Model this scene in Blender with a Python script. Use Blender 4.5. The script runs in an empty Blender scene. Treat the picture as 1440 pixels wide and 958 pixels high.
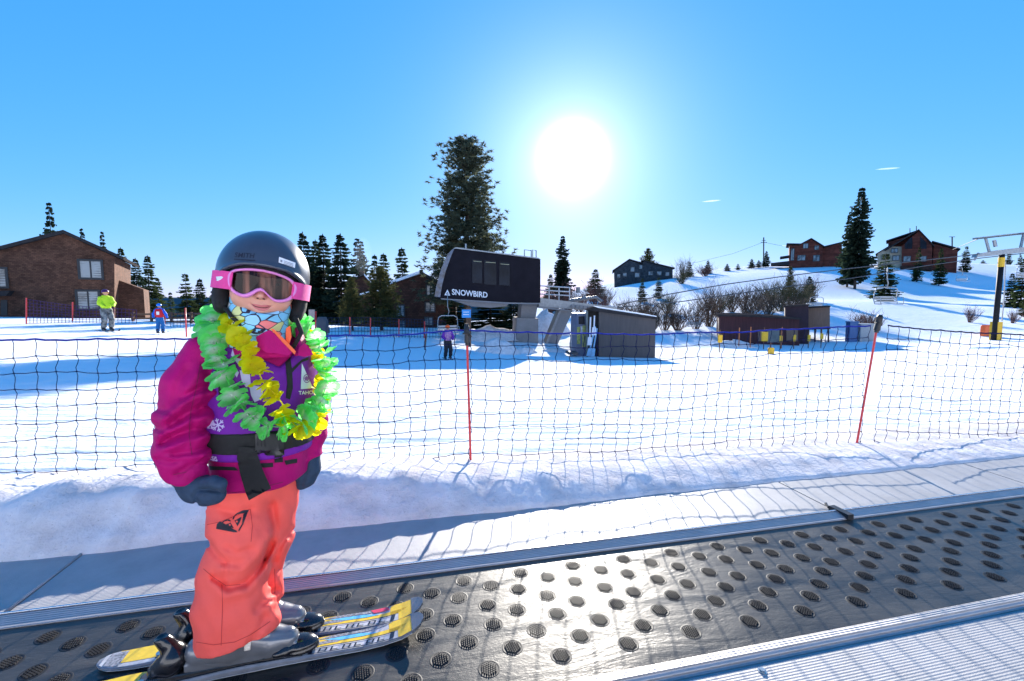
import bpy, bmesh, math, random
import numpy as np
from mathutils import Vector, Matrix, noise
from mathutils.bvhtree import BVHTree
R = math.radians
SC = bpy.context.scene
COL = SC.collection
rnd = random.Random(7)

# ------------------------------------------------------------------ camera
F, HOR, CAMH = 640.0, 425.0, 1.0
TH = math.atan((479 - HOR) / F)
CT, ST = math.cos(TH), math.sin(TH)
cam = bpy.data.cameras.new('camera'); cam.lens = 16; cam.sensor_width = 36; cam.clip_start = .05; cam.clip_end = 20000
co = bpy.data.objects.new('camera', cam); COL.objects.link(co)
co.location = (0, 0, CAMH); co.rotation_euler = (math.pi / 2 - TH, 0, 0)
SC.camera = co
CAM = Vector((0, 0, CAMH))
def DM(d): return d if d <= 38 else 38 + (d - 38) * 2.0
def CS(px): return math.cos(math.atan((px - 720) / F))

def ray(px, py):
    cx = (px - 720) / F; cy = (479 - py) / F
    return Vector((cx, CT + cy * ST, -ST + cy * CT))
def P(px, py, d):
    r = ray(px, py); return CAM + r * (d / r.y)
def GZ(px, py, z=0.0):
    r = ray(px, py); return CAM + r * ((z - CAMH) / r.z)
def PX(p):
    """picture position of a world point (numpy arrays allowed)"""
    x, y, z = p[0], p[1], p[2] - CAMH
    f = y * CT - z * ST; u = y * ST + z * CT
    return 720 + F * x / f, 479 - F * u / f

# ------------------------------------------------------------------ light
SUN_EL, SUN_AZ = R(16.9), R(7.35)
S = Vector((math.cos(SUN_EL) * math.sin(SUN_AZ), math.cos(SUN_EL) * math.cos(SUN_AZ), math.sin(SUN_EL)))
sl = bpy.data.lights.new('sun', 'SUN'); sl.energy = 4.2; sl.angle = R(.5); sl.color = (1, .93, .83)
so = bpy.data.objects.new('sun', sl); COL.objects.link(so)
so.rotation_euler = S.to_track_quat('Z', 'Y').to_euler(); so.location = (0, 0, 50)

w = bpy.data.worlds.new('World'); SC.world = w; w.use_nodes = True
nt = w.node_tree; nt.nodes.clear()
def N(t, typ, **kw):
    n = t.nodes.new(typ)
    for k, v in kw.items():
        if k.startswith('_'):
            setattr(n, k[1:], v)
        else:
            n.inputs[k].default_value = v
    return n
def math_(t, op, a, b=None, c=None):
    n = t.nodes.new('ShaderNodeMath'); n.operation = op
    for i, q in enumerate((a, b, c)):
        if q is None: continue
        if isinstance(q, (int, float)): n.inputs[i].default_value = q
        else: t.links.new(q, n.inputs[i])
    return n.outputs[0]
sky = nt.nodes.new('ShaderNodeTexSky'); sky.sky_type = 'NISHITA'; sky.sun_disc = False
sky.sun_elevation = SUN_EL; sky.sun_rotation = SUN_AZ; sky.altitude = 1800; sky.air_density = 1.0; sky.dust_density = .15; sky.ozone_density = 2.0
sep = nt.nodes.new('ShaderNodeSeparateColor'); nt.links.new(sky.outputs[0], sep.inputs[0])
hs = nt.nodes.new('ShaderNodeCombineColor')
for i, (A_, p_) in enumerate(((.241, 1.15), (1.058, .494), (2.5, .30))):
    nt.links.new(math_(nt, 'MULTIPLY', math_(nt, 'POWER', sep.outputs[i], p_), A_), hs.inputs[i])
tc = nt.nodes.new('ShaderNodeTexCoord')
dp = nt.nodes.new('ShaderNodeVectorMath'); dp.operation = 'DOT_PRODUCT'; dp.inputs[1].default_value = S
nt.links.new(tc.outputs['Generated'], dp.inputs[0])
om = math_(nt, 'SUBTRACT', 1.0, dp.outputs['Value'])
g1 = math_(nt, 'MULTIPLY', math_(nt, 'EXPONENT', math_(nt, 'MULTIPLY', om, -1 / R(1.45) ** 2)), 40.0)
g2 = math_(nt, 'MULTIPLY', math_(nt, 'EXPONENT', math_(nt, 'MULTIPLY', math_(nt, 'SQRT', math_(nt, 'MAXIMUM', om, 0.0)), -1 / .066)), 5.0)
gs = math_(nt, 'ADD', g1, g2)
gl = nt.nodes.new('ShaderNodeVectorMath'); gl.operation = 'SCALE'; gl.inputs[0].default_value = (1, 1, .97)
nt.links.new(gs, gl.inputs['Scale'])
ad = nt.nodes.new('ShaderNodeVectorMath'); ad.operation = 'ADD'
nt.links.new(hs.outputs[0], ad.inputs[0]); nt.links.new(gl.outputs[0], ad.inputs[1])
bg = N(nt, 'ShaderNodeBackground', Strength=.12 * 2 ** (1.25 - 1.6))
nt.links.new(ad.outputs[0], bg.inputs['Color'])
wo = nt.nodes.new('ShaderNodeOutputWorld'); nt.links.new(bg.outputs[0], wo.inputs[0])

v = SC.view_settings
v.view_transform = 'Standard'; v.look = 'None'; v.gamma = 1; v.use_curve_mapping = False; v.exposure = 1.6
SC.render.engine = 'CYCLES'
cy = SC.cycles
cy.use_denoising = True; cy.max_bounces = 7; cy.diffuse_bounces = 4; cy.glossy_bounces = 3; cy.transparent_max_bounces = 12; cy.transmission_bounces = 4
cy.sample_clamp_indirect = 6; cy.caustics_reflective = False; cy.caustics_refractive = False
SC.cycles.use_adaptive_sampling = True; SC.cycles.adaptive_threshold = .015

# ------------------------------------------------------------------ materials
def new_mat(name):
    m = bpy.data.materials.new(name); m.use_nodes = True
    return m, m.node_tree, m.node_tree.nodes['Principled BSDF']
def mat(name, c, rough=.6, var=.12, scale=12.0, bump=0.0, bscale=None, metal=0.0, coat=0.0, spec=None, c2=None, stretch=(1, 1, 1), sss=0.0, sheen=0.0, trans=0.0):
    """procedural Principled material: noise-mottled base colour, noise bump"""
    m, t, b = new_mat(name)
    b.inputs['Roughness'].default_value = rough; b.inputs['Metallic'].default_value = metal
    if spec is not None: b.inputs['Specular IOR Level'].default_value = spec
    if coat: b.inputs['Coat Weight'].default_value = coat; b.inputs['Coat Roughness'].default_value = .12
    if sheen: b.inputs['Sheen Weight'].default_value = sheen
    if sss:
        b.inputs['Subsurface Weight'].default_value = sss; b.inputs['Subsurface Radius'].default_value = (.012, .005, .003); b.inputs['Subsurface Scale'].default_value = 1
    tcn = t.nodes.new('ShaderNodeTexCoord'); mp = t.nodes.new('ShaderNodeMapping'); mp.inputs['Scale'].default_value = stretch
    t.links.new(tcn.outputs['Object'], mp.inputs[0])
    nz = N(t, 'ShaderNodeTexNoise', Scale=scale, Detail=5.0, Roughness=.6); t.links.new(mp.outputs[0], nz.inputs['Vector'])
    rp = t.nodes.new('ShaderNodeValToRGB')
    a = [max(0, x * (1 - var)) for x in c]; d = [min(1, x * (1 + var)) for x in c] if c2 is None else c2
    if c2 is not None: a = c
    rp.color_ramp.elements[0].position = .32; rp.color_ramp.elements[1].position = .68
    rp.color_ramp.elements[0].color = (*a[:3], 1); rp.color_ramp.elements[1].color = (*d[:3], 1)
    t.links.new(nz.outputs['Fac'], rp.inputs[0]); t.links.new(rp.outputs[0], b.inputs['Base Color'])
    if bump:
        n2 = N(t, 'ShaderNodeTexNoise', Scale=bscale or scale * 4, Detail=6.0, Roughness=.65); t.links.new(mp.outputs[0], n2.inputs['Vector'])
        bm_ = N(t, 'ShaderNodeBump', Strength=1.0, Distance=bump); t.links.new(n2.outputs['Fac'], bm_.inputs['Height']); t.links.new(bm_.outputs[0], b.inputs['Normal'])
    if trans:
        tr = N(t, 'ShaderNodeBsdfTranslucent'); t.links.new(rp.outputs[0], tr.inputs[0])
        mx = N(t, 'ShaderNodeMixShader', Fac=trans); o = t.nodes['Material Output']
        t.links.new(b.outputs[0], mx.inputs[1]); t.links.new(tr.outputs[0], mx.inputs[2]); t.links.new(mx.outputs[0], o.inputs[0])
    return m

# ------------------------------------------------------------------ objects
def link(o, parent=None):
    COL.objects.link(o)
    if parent is not None: o.parent = parent
    return o
def tag(o, label=None, cat=None, group=None, kind=None):
    if label: o['label'] = label
    if cat: o['category'] = cat
    if group: o['group'] = group
    if kind: o['kind'] = kind
    return o
def thing(name, label, cat, loc=(0, 0, 0), rz=0.0, group=None):
    o = bpy.data.objects.new(name, None); link(o); o.location = loc; o.rotation_euler = (0, 0, rz); o.empty_display_size = .1
    return tag(o, label, cat, group)
def copy_tree(o, parent=None):
    c = o.copy(); COL.objects.link(c)
    if parent is not None: c.parent = parent
    for ch in list(o.children): copy_tree(ch, c)
    return c
def smooth(me, ang=None):
    me.polygons.foreach_set('use_smooth', [True] * len(me.polygons))
    if ang is not None:
        try: me.set_sharp_from_angle(angle=R(ang))
        except Exception: pass
class MB:
    """collects shapes, linked as ONE mesh object by build()"""
    def __init__(s): s.v, s.f = [], []
    def add(s, vs, fs):
        k = len(s.v); s.v += [tuple(q) for q in vs]; s.f += [tuple(i + k for i in f) for f in fs]; return s
    def box(s, a, b, M=None):
        (x0, y0, z0), (x1, y1, z1) = a, b
        vs = [Vector((x, y, z)) for z in (z0, z1) for y in (y0, y1) for x in (x0, x1)]
        if M is not None: vs = [M @ q for q in vs]
        return s.add(vs, [(0, 2, 3, 1), (4, 5, 7, 6), (0, 1, 5, 4), (2, 6, 7, 3), (0, 4, 6, 2), (1, 3, 7, 5)])
    def hexa(s, b4, t4):
        """box from four bottom corners and four top corners, both counter-clockwise"""
        return s.add(list(b4) + list(t4), [(3, 2, 1, 0), (4, 5, 6, 7), (0, 1, 5, 4), (1, 2, 6, 5), (2, 3, 7, 6), (3, 0, 4, 7)])
    def tube(s, pts, r, n=6, cap=True, r2=None):
        pts = [Vector(q) for q in pts]; m = len(pts); rs = r if isinstance(r, (list, tuple)) else [r + (((r2 if r2 is not None else r) - r) * i / max(1, m - 1)) for i in range(m)]
        vs = []; up = None
        for i, q in enumerate(pts):
            d = (pts[min(i + 1, m - 1)] - pts[max(i - 1, 0)])
            if d.length < 1e-9: d = Vector((0, 0, 1))
            d.normalize()
            if up is None:
                up = Vector((0, 0, 1)) if abs(d.z) < .9 else Vector((1, 0, 0))
            a = d.cross(up)
            if a.length < 1e-6: a = d.cross(Vector((1, .3, 0)))
            a.normalize(); b = a.cross(d)
            up = b
            for k in range(n):
                an = 2 * math.pi * k / n; vs.append(q + (a * math.cos(an) + b * math.sin(an)) * rs[i])
        fs = [(i * n + k, i * n + (k + 1) % n, (i + 1) * n + (k + 1) % n, (i + 1) * n + k) for i in range(m - 1) for k in range(n)]
        if cap: fs += [tuple(range(n))[::-1], tuple((m - 1) * n + k for k in range(n))]
        return s.add(vs, fs)
    def prism(s, poly, dv):
        """closed polygon (3-D points) swept along a vector"""
        n = len(poly); dv = Vector(dv); vs = [Vector(q) for q in poly] + [Vector(q) + dv for q in poly]
        return s.add(vs, [tuple(range(n)), tuple(range(2 * n - 1, n - 1, -1))] + [(i, i + n, (i + 1) % n + n, (i + 1) % n) for i in range(n)])
    def ball(s, c, r, nu=12, nv=8, M=None):
        rx, ry, rz = r if isinstance(r, (tuple, list)) else (r, r, r); c = Vector(c); vs = []
        for j in range(nv + 1):
            t = math.pi * j / nv
            for i in range(nu):
                p = 2 * math.pi * i / nu; q = Vector((rx * math.sin(t) * math.cos(p), ry * math.sin(t) * math.sin(p), rz * math.cos(t)))
                vs.append(c + (M @ q if M is not None else q))
        return s.add(vs, [(j * nu + i, (j + 1) * nu + i, (j + 1) * nu + (i + 1) % nu, j * nu + (i + 1) % nu) for j in range(nv) for i in range(nu)])
    def loft(s, rings, cap=True, closed=True):
        n = len(rings[0]); vs = [q for r_ in rings for q in r_]
        fs = [(i * n + k, i * n + (k + 1) % n, (i + 1) * n + (k + 1) % n, (i + 1) * n + k) for i in range(len(rings) - 1) for k in range(n if closed else n - 1)]
        if cap: fs += [tuple(range(n))[::-1], tuple((len(rings) - 1) * n + k for k in range(n))]
        return s.add(vs, fs)
    def build(s, name, m, parent=None, sm=False, ang=None, bevel=0, mod=None):
        me = bpy.data.meshes.new(name); me.from_pydata(s.v, [], s.f); me.validate()
        bm = bmesh.new(); bm.from_mesh(me); bmesh.ops.recalc_face_normals(bm, faces=bm.faces); bm.to_mesh(me); bm.free()
        for q in (m if isinstance(m, (list, tuple)) else [m]): me.materials.append(q)
        if sm: smooth(me, ang)
        o = bpy.data.objects.new(name, me); link(o, parent)
        if bevel:
            bv = o.modifiers.new('bevel', 'BEVEL'); bv.width = bevel; bv.segments = 2; bv.limit_method = 'ANGLE'; bv.angle_limit = R(40)
        return o
def recenter(o, base):
    """move the mesh data so that the object's origin sits at base"""
    b = Vector(base); o.data.transform(Matrix.Translation(-b)); o.location = b; return o
def bvh_of(o):
    me = o.data; M = o.matrix_world if o.parent is None else Matrix.Identity(4)
    return BVHTree.FromPolygons([q.co.copy() for q in me.vertices], [tuple(p.vertices) for p in me.polygons])

# ---- signed-distance modelling: naive surface nets
def surfnet(f, lo, hi, h):
    xs, ys, zs = [np.arange(a, b + h, h) for a, b in zip(lo, hi)]
    X, Y, Z = np.meshgrid(xs, ys, zs, indexing='ij')
    D = f(X, Y, Z).astype(np.float64)
    ins = D < 0
    n = np.array(D.shape)
    cs = [(i, j, k) for i in (0, 1) for j in (0, 1) for k in (0, 1)]
    sub = lambda A, o: A[o[0]:n[0] - 1 + o[0], o[1]:n[1] - 1 + o[1], o[2]:n[2] - 1 + o[2]]
    cnt = sum(sub(ins, o).astype(int) for o in cs)
    act = (cnt > 0) & (cnt < 8)
    ci = np.argwhere(act); m = len(ci)
    idx = -np.ones(act.shape, int); idx[act] = np.arange(m)
    acc = np.zeros((m, 3)); num = np.zeros(m)
    for a in cs:
        for ax in range(3):
            if a[ax]: continue
            b = list(a); b[ax] = 1
            da = D[tuple((ci + a).T)]; db = D[tuple((ci + b).T)]
            x = (da < 0) != (db < 0)
            t = np.where(x, da / np.where(x, da - db, 1), 0)
            p = np.array(a, float)[None, :].repeat(m, 0); p[:, ax] = t
            acc[x] += p[x]; num[x] += 1
    V = (ci + acc / num[:, None]) * h + np.array(lo)
    FC = []
    for ax in range(3):
        b1, b2 = (ax + 1) % 3, (ax + 2) % 3
        s0 = [slice(None)] * 3; s1 = [slice(None)] * 3
        s0[ax] = slice(0, -1); s1[ax] = slice(1, None)
        d0, d1 = ins[tuple(s0)], ins[tuple(s1)]
        e = np.argwhere(d0 != d1)
        e = e[(e[:, b1] > 0) & (e[:, b2] > 0) & (e[:, b1] < n[b1] - 1) & (e[:, b2] < n[b2] - 1)]
        flip = ins[tuple(e.T)]
        def cell(o1, o2):
            q = e.copy(); q[:, b1] -= o1; q[:, b2] -= o2; return idx[tuple(q.T)]
        q = np.stack([cell(1, 1), cell(0, 1), cell(0, 0), cell(1, 0)], 1)
        q[~flip] = q[~flip][:, ::-1]
        FC.append(q)
    return V, np.concatenate(FC)
def sdf_obj(name, f, lo, hi, h, m, parent=None, relax=2):
    V, Q = surfnet(f, lo, hi, h)
    me = bpy.data.meshes.new(name); me.from_pydata(V.tolist(), [], Q.tolist()); me.validate()
    if relax:
        bm = bmesh.new(); bm.from_mesh(me)
        for _ in range(relax): bmesh.ops.smooth_vert(bm, verts=bm.verts, factor=.5, use_axis_x=True, use_axis_y=True, use_axis_z=True)
        bm.to_mesh(me); bm.free()
    smooth(me); me.materials.append(m)
    return link(bpy.data.objects.new(name, me), parent)
def smin(a, b, k):
    hh = np.clip(.5 + .5 * (b - a) / k, 0, 1); return b * (1 - hh) + a * hh - k * hh * (1 - hh)
def smax(a, b, k): return -smin(-a, -b, k)
def cap(X, Y, Z, a, b, ra, rb):
    a = np.array(a); d = np.array(b) - a; L = d @ d
    t = np.clip(((X - a[0]) * d[0] + (Y - a[1]) * d[1] + (Z - a[2]) * d[2]) / L, 0, 1)
    return np.sqrt((X - a[0] - t * d[0]) ** 2 + (Y - a[1] - t * d[1]) ** 2 + (Z - a[2] - t * d[2]) ** 2) - (ra + (rb - ra) * t)
def chain(X, Y, Z, pts, rs, k=.02):
    o = None
    for i in range(len(pts) - 1):
        c = cap(X, Y, Z, pts[i], pts[i + 1], rs[i], rs[i + 1]); o = c if o is None else smin(o, c, k)
    return o
def ell(X, Y, Z, c, ax, r):
    """ellipsoid: ax = 3 unit axes, r = 3 radii (approximate distance)"""
    d = [X - c[0], Y - c[1], Z - c[2]]; q = [sum(d[i] * a[i] for i in range(3)) for a in ax]
    k0 = np.sqrt(sum((q[i] / r[i]) ** 2 for i in range(3))); k1 = np.sqrt(sum((q[i] / r[i] ** 2) ** 2 for i in range(3))) + 1e-9
    return k0 * (k0 - 1) / k1
def pdist(px, py, pl):
    """distance in picture pixels to a polyline"""
    o = None
    for (x0, y0), (x1, y1) in zip(pl[:-1], pl[1:]):
        dx, dy = x1 - x0, y1 - y0; t = np.clip(((px - x0) * dx + (py - y0) * dy) / (dx * dx + dy * dy + 1e-9), 0, 1)
        d = np.hypot(px - x0 - t * dx, py - y0 - t * dy); o = d if o is None else np.minimum(o, d)
    return o

# ---- prints: a flat outline given on the photo, laid on a surface as a thin mesh
def font_mesh(txt, bold=0.0, size=1.0, shear=0.0, space=1.0):
    cu = bpy.data.curves.new('t', 'FONT'); cu.body = txt; cu.size = size; cu.offset = bold; cu.shear = shear; cu.align_x = 'CENTER'; cu.align_y = 'CENTER'; cu.space_character = space; cu.resolution_u = 3
    o = bpy.data.objects.new('t', cu); COL.objects.link(o)
    dg = bpy.context.evaluated_depsgraph_get(); me = bpy.data.meshes.new_from_object(o.evaluated_get(dg))
    bpy.data.objects.remove(o); bpy.data.curves.remove(cu)
    return me
def poly_mesh(polys, sub=3.0):
    """outlines (each a list of 2-D points) -> triangulated mesh cut to pieces about sub wide"""
    bm = bmesh.new()
    for pl in polys:
        f = bm.faces.new([bm.verts.new((x, y, 0)) for x, y in pl])
    bmesh.ops.triangulate(bm, faces=bm.faces)
    for _ in range(5):
        es = [e for e in bm.edges if e.calc_length() > sub]
        if not es: break
        bmesh.ops.subdivide_edges(bm, edges=es, cuts=1); bmesh.ops.triangulate(bm, faces=bm.faces)
    me = bpy.data.meshes.new('p'); bm.to_mesh(me); bm.free(); return me
def lay(name, me2, to_px, bvh, m, parent, off=.0015, bad=None):
    """drop a flat mesh on the surface seen at its picture position, off metres proud, 0.5 mm thick"""
    bm = bmesh.new(); bm.from_mesh(me2); lost = []; last = None
    for q in bm.verts:
        x, y = to_px(q.co.x, q.co.y); r = ray(x, y).normalized()
        h, nn, i, d = bvh.ray_cast(CAM, r)
        if h is None:
            lost.append(q); continue
        q.co = CAM + r * (d - off)
    if lost: bmesh.ops.delete(bm, geom=lost, context='VERTS')
    me = bpy.data.meshes.new(name); bm.to_mesh(me); bm.free(); smooth(me); me.materials.append(m)
    return link(bpy.data.objects.new(name, me), parent)
# ================================================================== SETTING
def fbm(x, y, s=1.0, o=4):
    return noise.fractal(Vector((x * s, y * s, 3.7)), 1.0, 2.0, o, noise_basis='PERLIN_ORIGINAL')
UA = R(12.82)
U = Vector((math.cos(UA), math.sin(UA), 0)); V_ = Vector((-math.sin(UA), math.cos(UA), 0))
def B(u, v, z=0.0): return U * u + V_ * v + Vector((0, 0, z))
def UVof(p): return p.x * U.x + p.y * U.y, p.x * V_.x + p.y * V_.y

# ---- terrain: thin-plate surface through points read from the photo (px, py, distance)
ctl = []
for px, py, d in [(0, 560, 4.9), (150, 466, 20), (226, 468, 20.5), (632, 506, 15), (870, 503, 20), (745, 493, 22), (100, 447, 31), (300, 452, 30), (530, 470, 27), (690, 471, 26),
                  (1060, 486, 30), (1145, 483, 31), (1200, 477, 32), (1398, 479, 30), (1012, 496, 24), (1083, 497, 22), (1440, 482, 27),
                  (880, 462, 38), (1000, 463, 38), (1080, 460, 39), (870, 404, 75), (960, 393, 78), (1040, 384, 80), (1125, 375, 80), (1200, 390, 66), (1290, 383, 70), (1360, 386, 70), (1440, 380, 80),
                  (1240, 424, 45), (1370, 440, 42), (1440, 424, 50), (1200, 446, 40), (1100, 421, 55), (960, 424, 56), (400, 456, 45), (200, 451, 45), (0, 450, 45), (550, 465, 45), (700, 457, 55), (800, 440, 55), (1440, 410, 62)]:
    q = P(px, py, DM(d)); ctl.append((q.x, q.y, q.z))
for x in (-5, -3, -1, 0, 2, 4, 6):
    ctl.append((x, 1.2, -.12)); ctl.append((x, -3, -.15))
for u, z in ((-3, -.03), (-1, -.03), (.5, -.03), (2, -.05), (3.5, -.07), (6, -.1), (9, -.18)):
    q = B(u, 2.9); ctl.append((q.x, q.y, z))
ctl += [(9.5, 10, -.5), (0, 8, -.38), (-8, 8, -.14), (-25, 12, .1), (22, 14, -.6), (35, 24, -.9), (-40, 30, .3), (-45, 60, -2), (-20, 120, -6), (-60, 140, -11), (0, 140, -4), (15, 175, 2.5), (60, 185, 11), (140, 170, 16), (85, 55, 4), (95, 30, 2),
        (-90, 60, -4), (-60, 0, 1), (60, -20, -1), (0, -40, -1), (40, 230, 5), (150, 230, 12), (-90, 200, -22), (0, 210, -12)]
CT_ = np.array(ctl)
def tps(r): return np.where(r > 1e-9, r * r * np.log(r + 1e-12), 0)
_n = len(CT_); _K = tps(np.linalg.norm(CT_[:, None, :2] - CT_[None, :, :2], axis=2)) + np.eye(_n) * 1.5
_Pm = np.c_[np.ones(_n), CT_[:, :2]]
_A = np.zeros((_n + 3, _n + 3)); _A[:_n, :_n] = _K; _A[:_n, _n:] = _Pm; _A[_n:, :_n] = _Pm.T
_w = np.linalg.solve(_A, np.r_[CT_[:, 2], 0, 0, 0])
def terr_np(X, Y):
    X = np.asarray(X, float); Y = np.asarray(Y, float); sh = X.shape; q = np.c_[X.ravel(), Y.ravel()]
    r = np.linalg.norm(q, axis=1); far = np.clip(210 / np.maximum(r, 1e-6), None, 1); qc = q * far[:, None]
    out = np.zeros(len(q))
    for i in range(0, len(q), 20000):
        s = slice(i, i + 20000)
        out[s] = tps(np.linalg.norm(qc[s][:, None, :] - CT_[None, :, :2], axis=2)) @ _w[:_n] + _w[_n] + qc[s] @ _w[_n + 1:]
    out = out - np.maximum(0, r - 210) * .07
    rise = -(q @ np.array([V_.x, V_.y])) - 1.25; rise = np.where(rise > 0, rise ** 2 / (rise + 1.5), 0)      # added unseen snow slope behind the camera, bounces sun onto the child
    out = out + .62 * np.minimum(rise, 14) + .08 * np.clip(rise - 14, 0, 60)
    nearw = np.clip((2.9 - np.abs(q @ np.array([V_.x, V_.y]) - 0.0)) / .35, 0, 1)
    out = out * (1 - nearw) + np.minimum(out, -.06) * nearw
    return out.reshape(sh)
def terr(x, y): return float(terr_np([x], [y])[0])

m_snow, t, b = new_mat('snow')
b.inputs['Roughness'].default_value = .6; b.inputs['Specular IOR Level'].default_value = 0
b.inputs['Subsurface Weight'].default_value = 0.0
tcn = t.nodes.new('ShaderNodeTexCoord')
nA = N(t, 'ShaderNodeTexNoise', Scale=2.2, Detail=7.0, Roughness=.62); t.links.new(tcn.outputs['Object'], nA.inputs['Vector'])
mpS = t.nodes.new('ShaderNodeMapping'); mpS.inputs['Scale'].default_value = (.35, 2.6, 1); mpS.inputs['Rotation'].default_value = (0, 0, R(-14)); t.links.new(tcn.outputs['Object'], mpS.inputs[0])
nT = N(t, 'ShaderNodeTexNoise', Scale=1.6, Detail=4.0, Roughness=.5); t.links.new(mpS.outputs[0], nT.inputs['Vector'])
nB = N(t, 'ShaderNodeTexNoise', Scale=45.0, Detail=5.0, Roughness=.7); t.links.new(tcn.outputs['Object'], nB.inputs['Vector'])
b1 = N(t, 'ShaderNodeBump', Strength=.7, Distance=.06); t.links.new(nA.outputs['Fac'], b1.inputs['Height'])
b2 = N(t, 'ShaderNodeBump', Strength=.8, Distance=.07); t.links.new(nT.outputs['Fac'], b2.inputs['Height']); t.links.new(b1.outputs[0], b2.inputs['Normal'])
wv = N(t, 'ShaderNodeTexWave', Scale=2.4, Distortion=3.5, Detail=3.0); wv.inputs['Detail Scale'].default_value = .6; wv.bands_direction = 'Y'
mpW = t.nodes.new('ShaderNodeMapping'); mpW.inputs['Scale'].default_value = (.25, 1, 1); mpW.inputs['Rotation'].default_value = (0, 0, R(-20)); t.links.new(tcn.outputs['Object'], mpW.inputs[0]); t.links.new(mpW.outputs[0], wv.inputs['Vector'])
nM = N(t, 'ShaderNodeTexNoise', Scale=.35, Detail=3.0); t.links.new(tcn.outputs['Object'], nM.inputs['Vector'])
b4 = N(t, 'ShaderNodeBump', Strength=.25, Distance=.02); t.links.new(math_(t, 'MULTIPLY', wv.outputs['Fac'], math_(t, 'GREATER_THAN', nM.outputs['Fac'], .5)), b4.inputs['Height']); t.links.new(b2.outputs[0], b4.inputs['Normal'])
b3 = N(t, 'ShaderNodeBump', Strength=.6, Distance=.006); t.links.new(nB.outputs['Fac'], b3.inputs['Height']); t.links.new(b4.outputs[0], b3.inputs['Normal'])
t.links.new(b3.outputs[0], b.inputs['Normal'])
rp = t.nodes.new('ShaderNodeValToRGB'); rp.color_ramp.elements[0].color = (.80, .82, .86, 1); rp.color_ramp.elements[1].color = (.90, .91, .93, 1)
t.links.new(nA.outputs['Fac'], rp.inputs[0]); t.links.new(rp.outputs[0], b.inputs['Base Color'])

# polar sheet, dense ahead
ang = np.concatenate([np.linspace(-80, 80, 321), np.linspace(90, 270, 25)]); nr = 200
rad = np.concatenate([[.3], np.geomspace(1.0, 2500, nr)])
AA, RR = np.meshgrid(np.radians(ang), rad)
TX, TY = RR * np.sin(AA), RR * np.cos(AA)
TZ = terr_np(TX, TY)
for i in range(TX.shape[0]):
    if 2 < rad[i] < 200:
        for j in range(321):
            x, y = TX[i, j], TY[i, j]
            a = min(1, max(0, (rad[i] - 2) / 2)) 
            TZ[i, j] += a * (.018 * fbm(x, y, .9, 3) + (.035 * fbm(x, y, .16, 3) if rad[i] > 6 else 0) + (.16 * fbm(x, y, .05, 3) * min(1, max(0, (rad[i] - 38) / 20)) if rad[i] > 38 else 0))
na = len(ang); nv = TX.shape[0]
vs = np.stack([TX, TY, TZ], -1).reshape(-1, 3)
fs = [(i * na + j, i * na + (j + 1) % na, (i + 1) * na + (j + 1) % na, (i + 1) * na + j) for i in range(nv - 1) for j in range(na)]
fs.append(tuple(range(na))[::-1])
me = bpy.data.meshes.new('snow_ground'); me.from_pydata(vs.tolist(), [], [f[::-1] for f in fs]); smooth(me); me.materials.append(m_snow)
ground = link(bpy.data.objects.new('snow_ground', me)); tag(ground, kind='structure')
def on(px, py, d):
    q = P(px, py, DM(d)); return Vector((q.x, q.y, terr(q.x, q.y)))

# far blue ridge at the horizon
m_hill = mat('far_forest_hill', (.05, .10, .13), rough=.9, scale=.004, var=.2)
mb = MB(); prof = []
for k in range(61):
    px = -500 + k * 22; q = P(px, 425, 5200); hgt = 95 + 60 * fbm(px, 3, .004, 4) + 25 * fbm(px, 9, .02, 3)
    prof.append((q.x, q.y, hgt))
mb.loft([[(x, y, -420) for x, y, h in prof], [(x, y, h * .55) for x, y, h in prof], [(x, y + 300, h) for x, y, h in prof], [(x, y + 1500, -400) for x, y, h in prof]], cap=False, closed=False)
tag(mb.build('hills', m_hill, sm=True), kind='structure')

# ---- snow bank along the walkway
def bank_h(u):
    xs = [-6, -1.9, -1.0, -.3, .35, .8, 1.3, 2.2, 3.2, 8]; hs_ = [.20, .20, .19, .155, .095, .07, .055, .045, .03, .02]
    return float(np.interp(u, xs, hs_))
us = np.linspace(-5, 9, 520); rings = []
pv = [2.035, 2.05, 2.07, 2.10, 2.14, 2.18, 2.22, 2.26, 2.30, 2.34, 2.40, 2.47, 2.54, 2.62, 2.72, 2.85, 3.0, 3.2]
pz = [-.09, -.03, .10, .26, .44, .61, .76, .88, .96, 1.0, .98, .93, .90, .84, .68, .45, .15, -.25]
for u in us:
    h = bank_h(u); row = []; lump = .5 + .5 * fbm(u, 1, 2.2, 3)
    edge = min(.03, .006 + .15 * h) * fbm(u, 5, 1.3, 3) + .004 * fbm(u, 8, 9, 3)
    for k, (vv, zz) in enumerate(zip(pv, pz)):
        v2 = vv + edge * (1.0 if k > 1 else .25) * (1 if k < 13 else .3)
        z = zz * h + (.0 if zz > 0 else 0)
        if zz < 0: z = zz
        if k > 14: q = B(u, v2); z = (terr(q.x, q.y) - .02 - .02 * (k - 15)) * (k - 14) / 3 + z * (1 - (k - 14) / 3) if zz > 0 else terr(q.x, q.y) - .06
        amp = (.015 if 3 < k < 15 else .004) * (.2 + 1.15 * h / .17)
        z += amp * fbm(u * 1.0, vv, 6.5, 4) + .3 * amp * fbm(u, vv, 22, 3) + (.018 * min(1, h / .12) * (lump - .5) if k > 4 else 0)
        row.append(B(u, v2 + (.012 * fbm(u, zz * .6, 8, 3) if 1 < k < 9 else 0), z))
    rings.append(row)
m_bank, t, b = new_mat('packed_snow')
b.inputs['Roughness'].default_value = .6; b.inputs['Specular IOR Level'].default_value = 0
tcn = t.nodes.new('ShaderNodeTexCoord')
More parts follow.
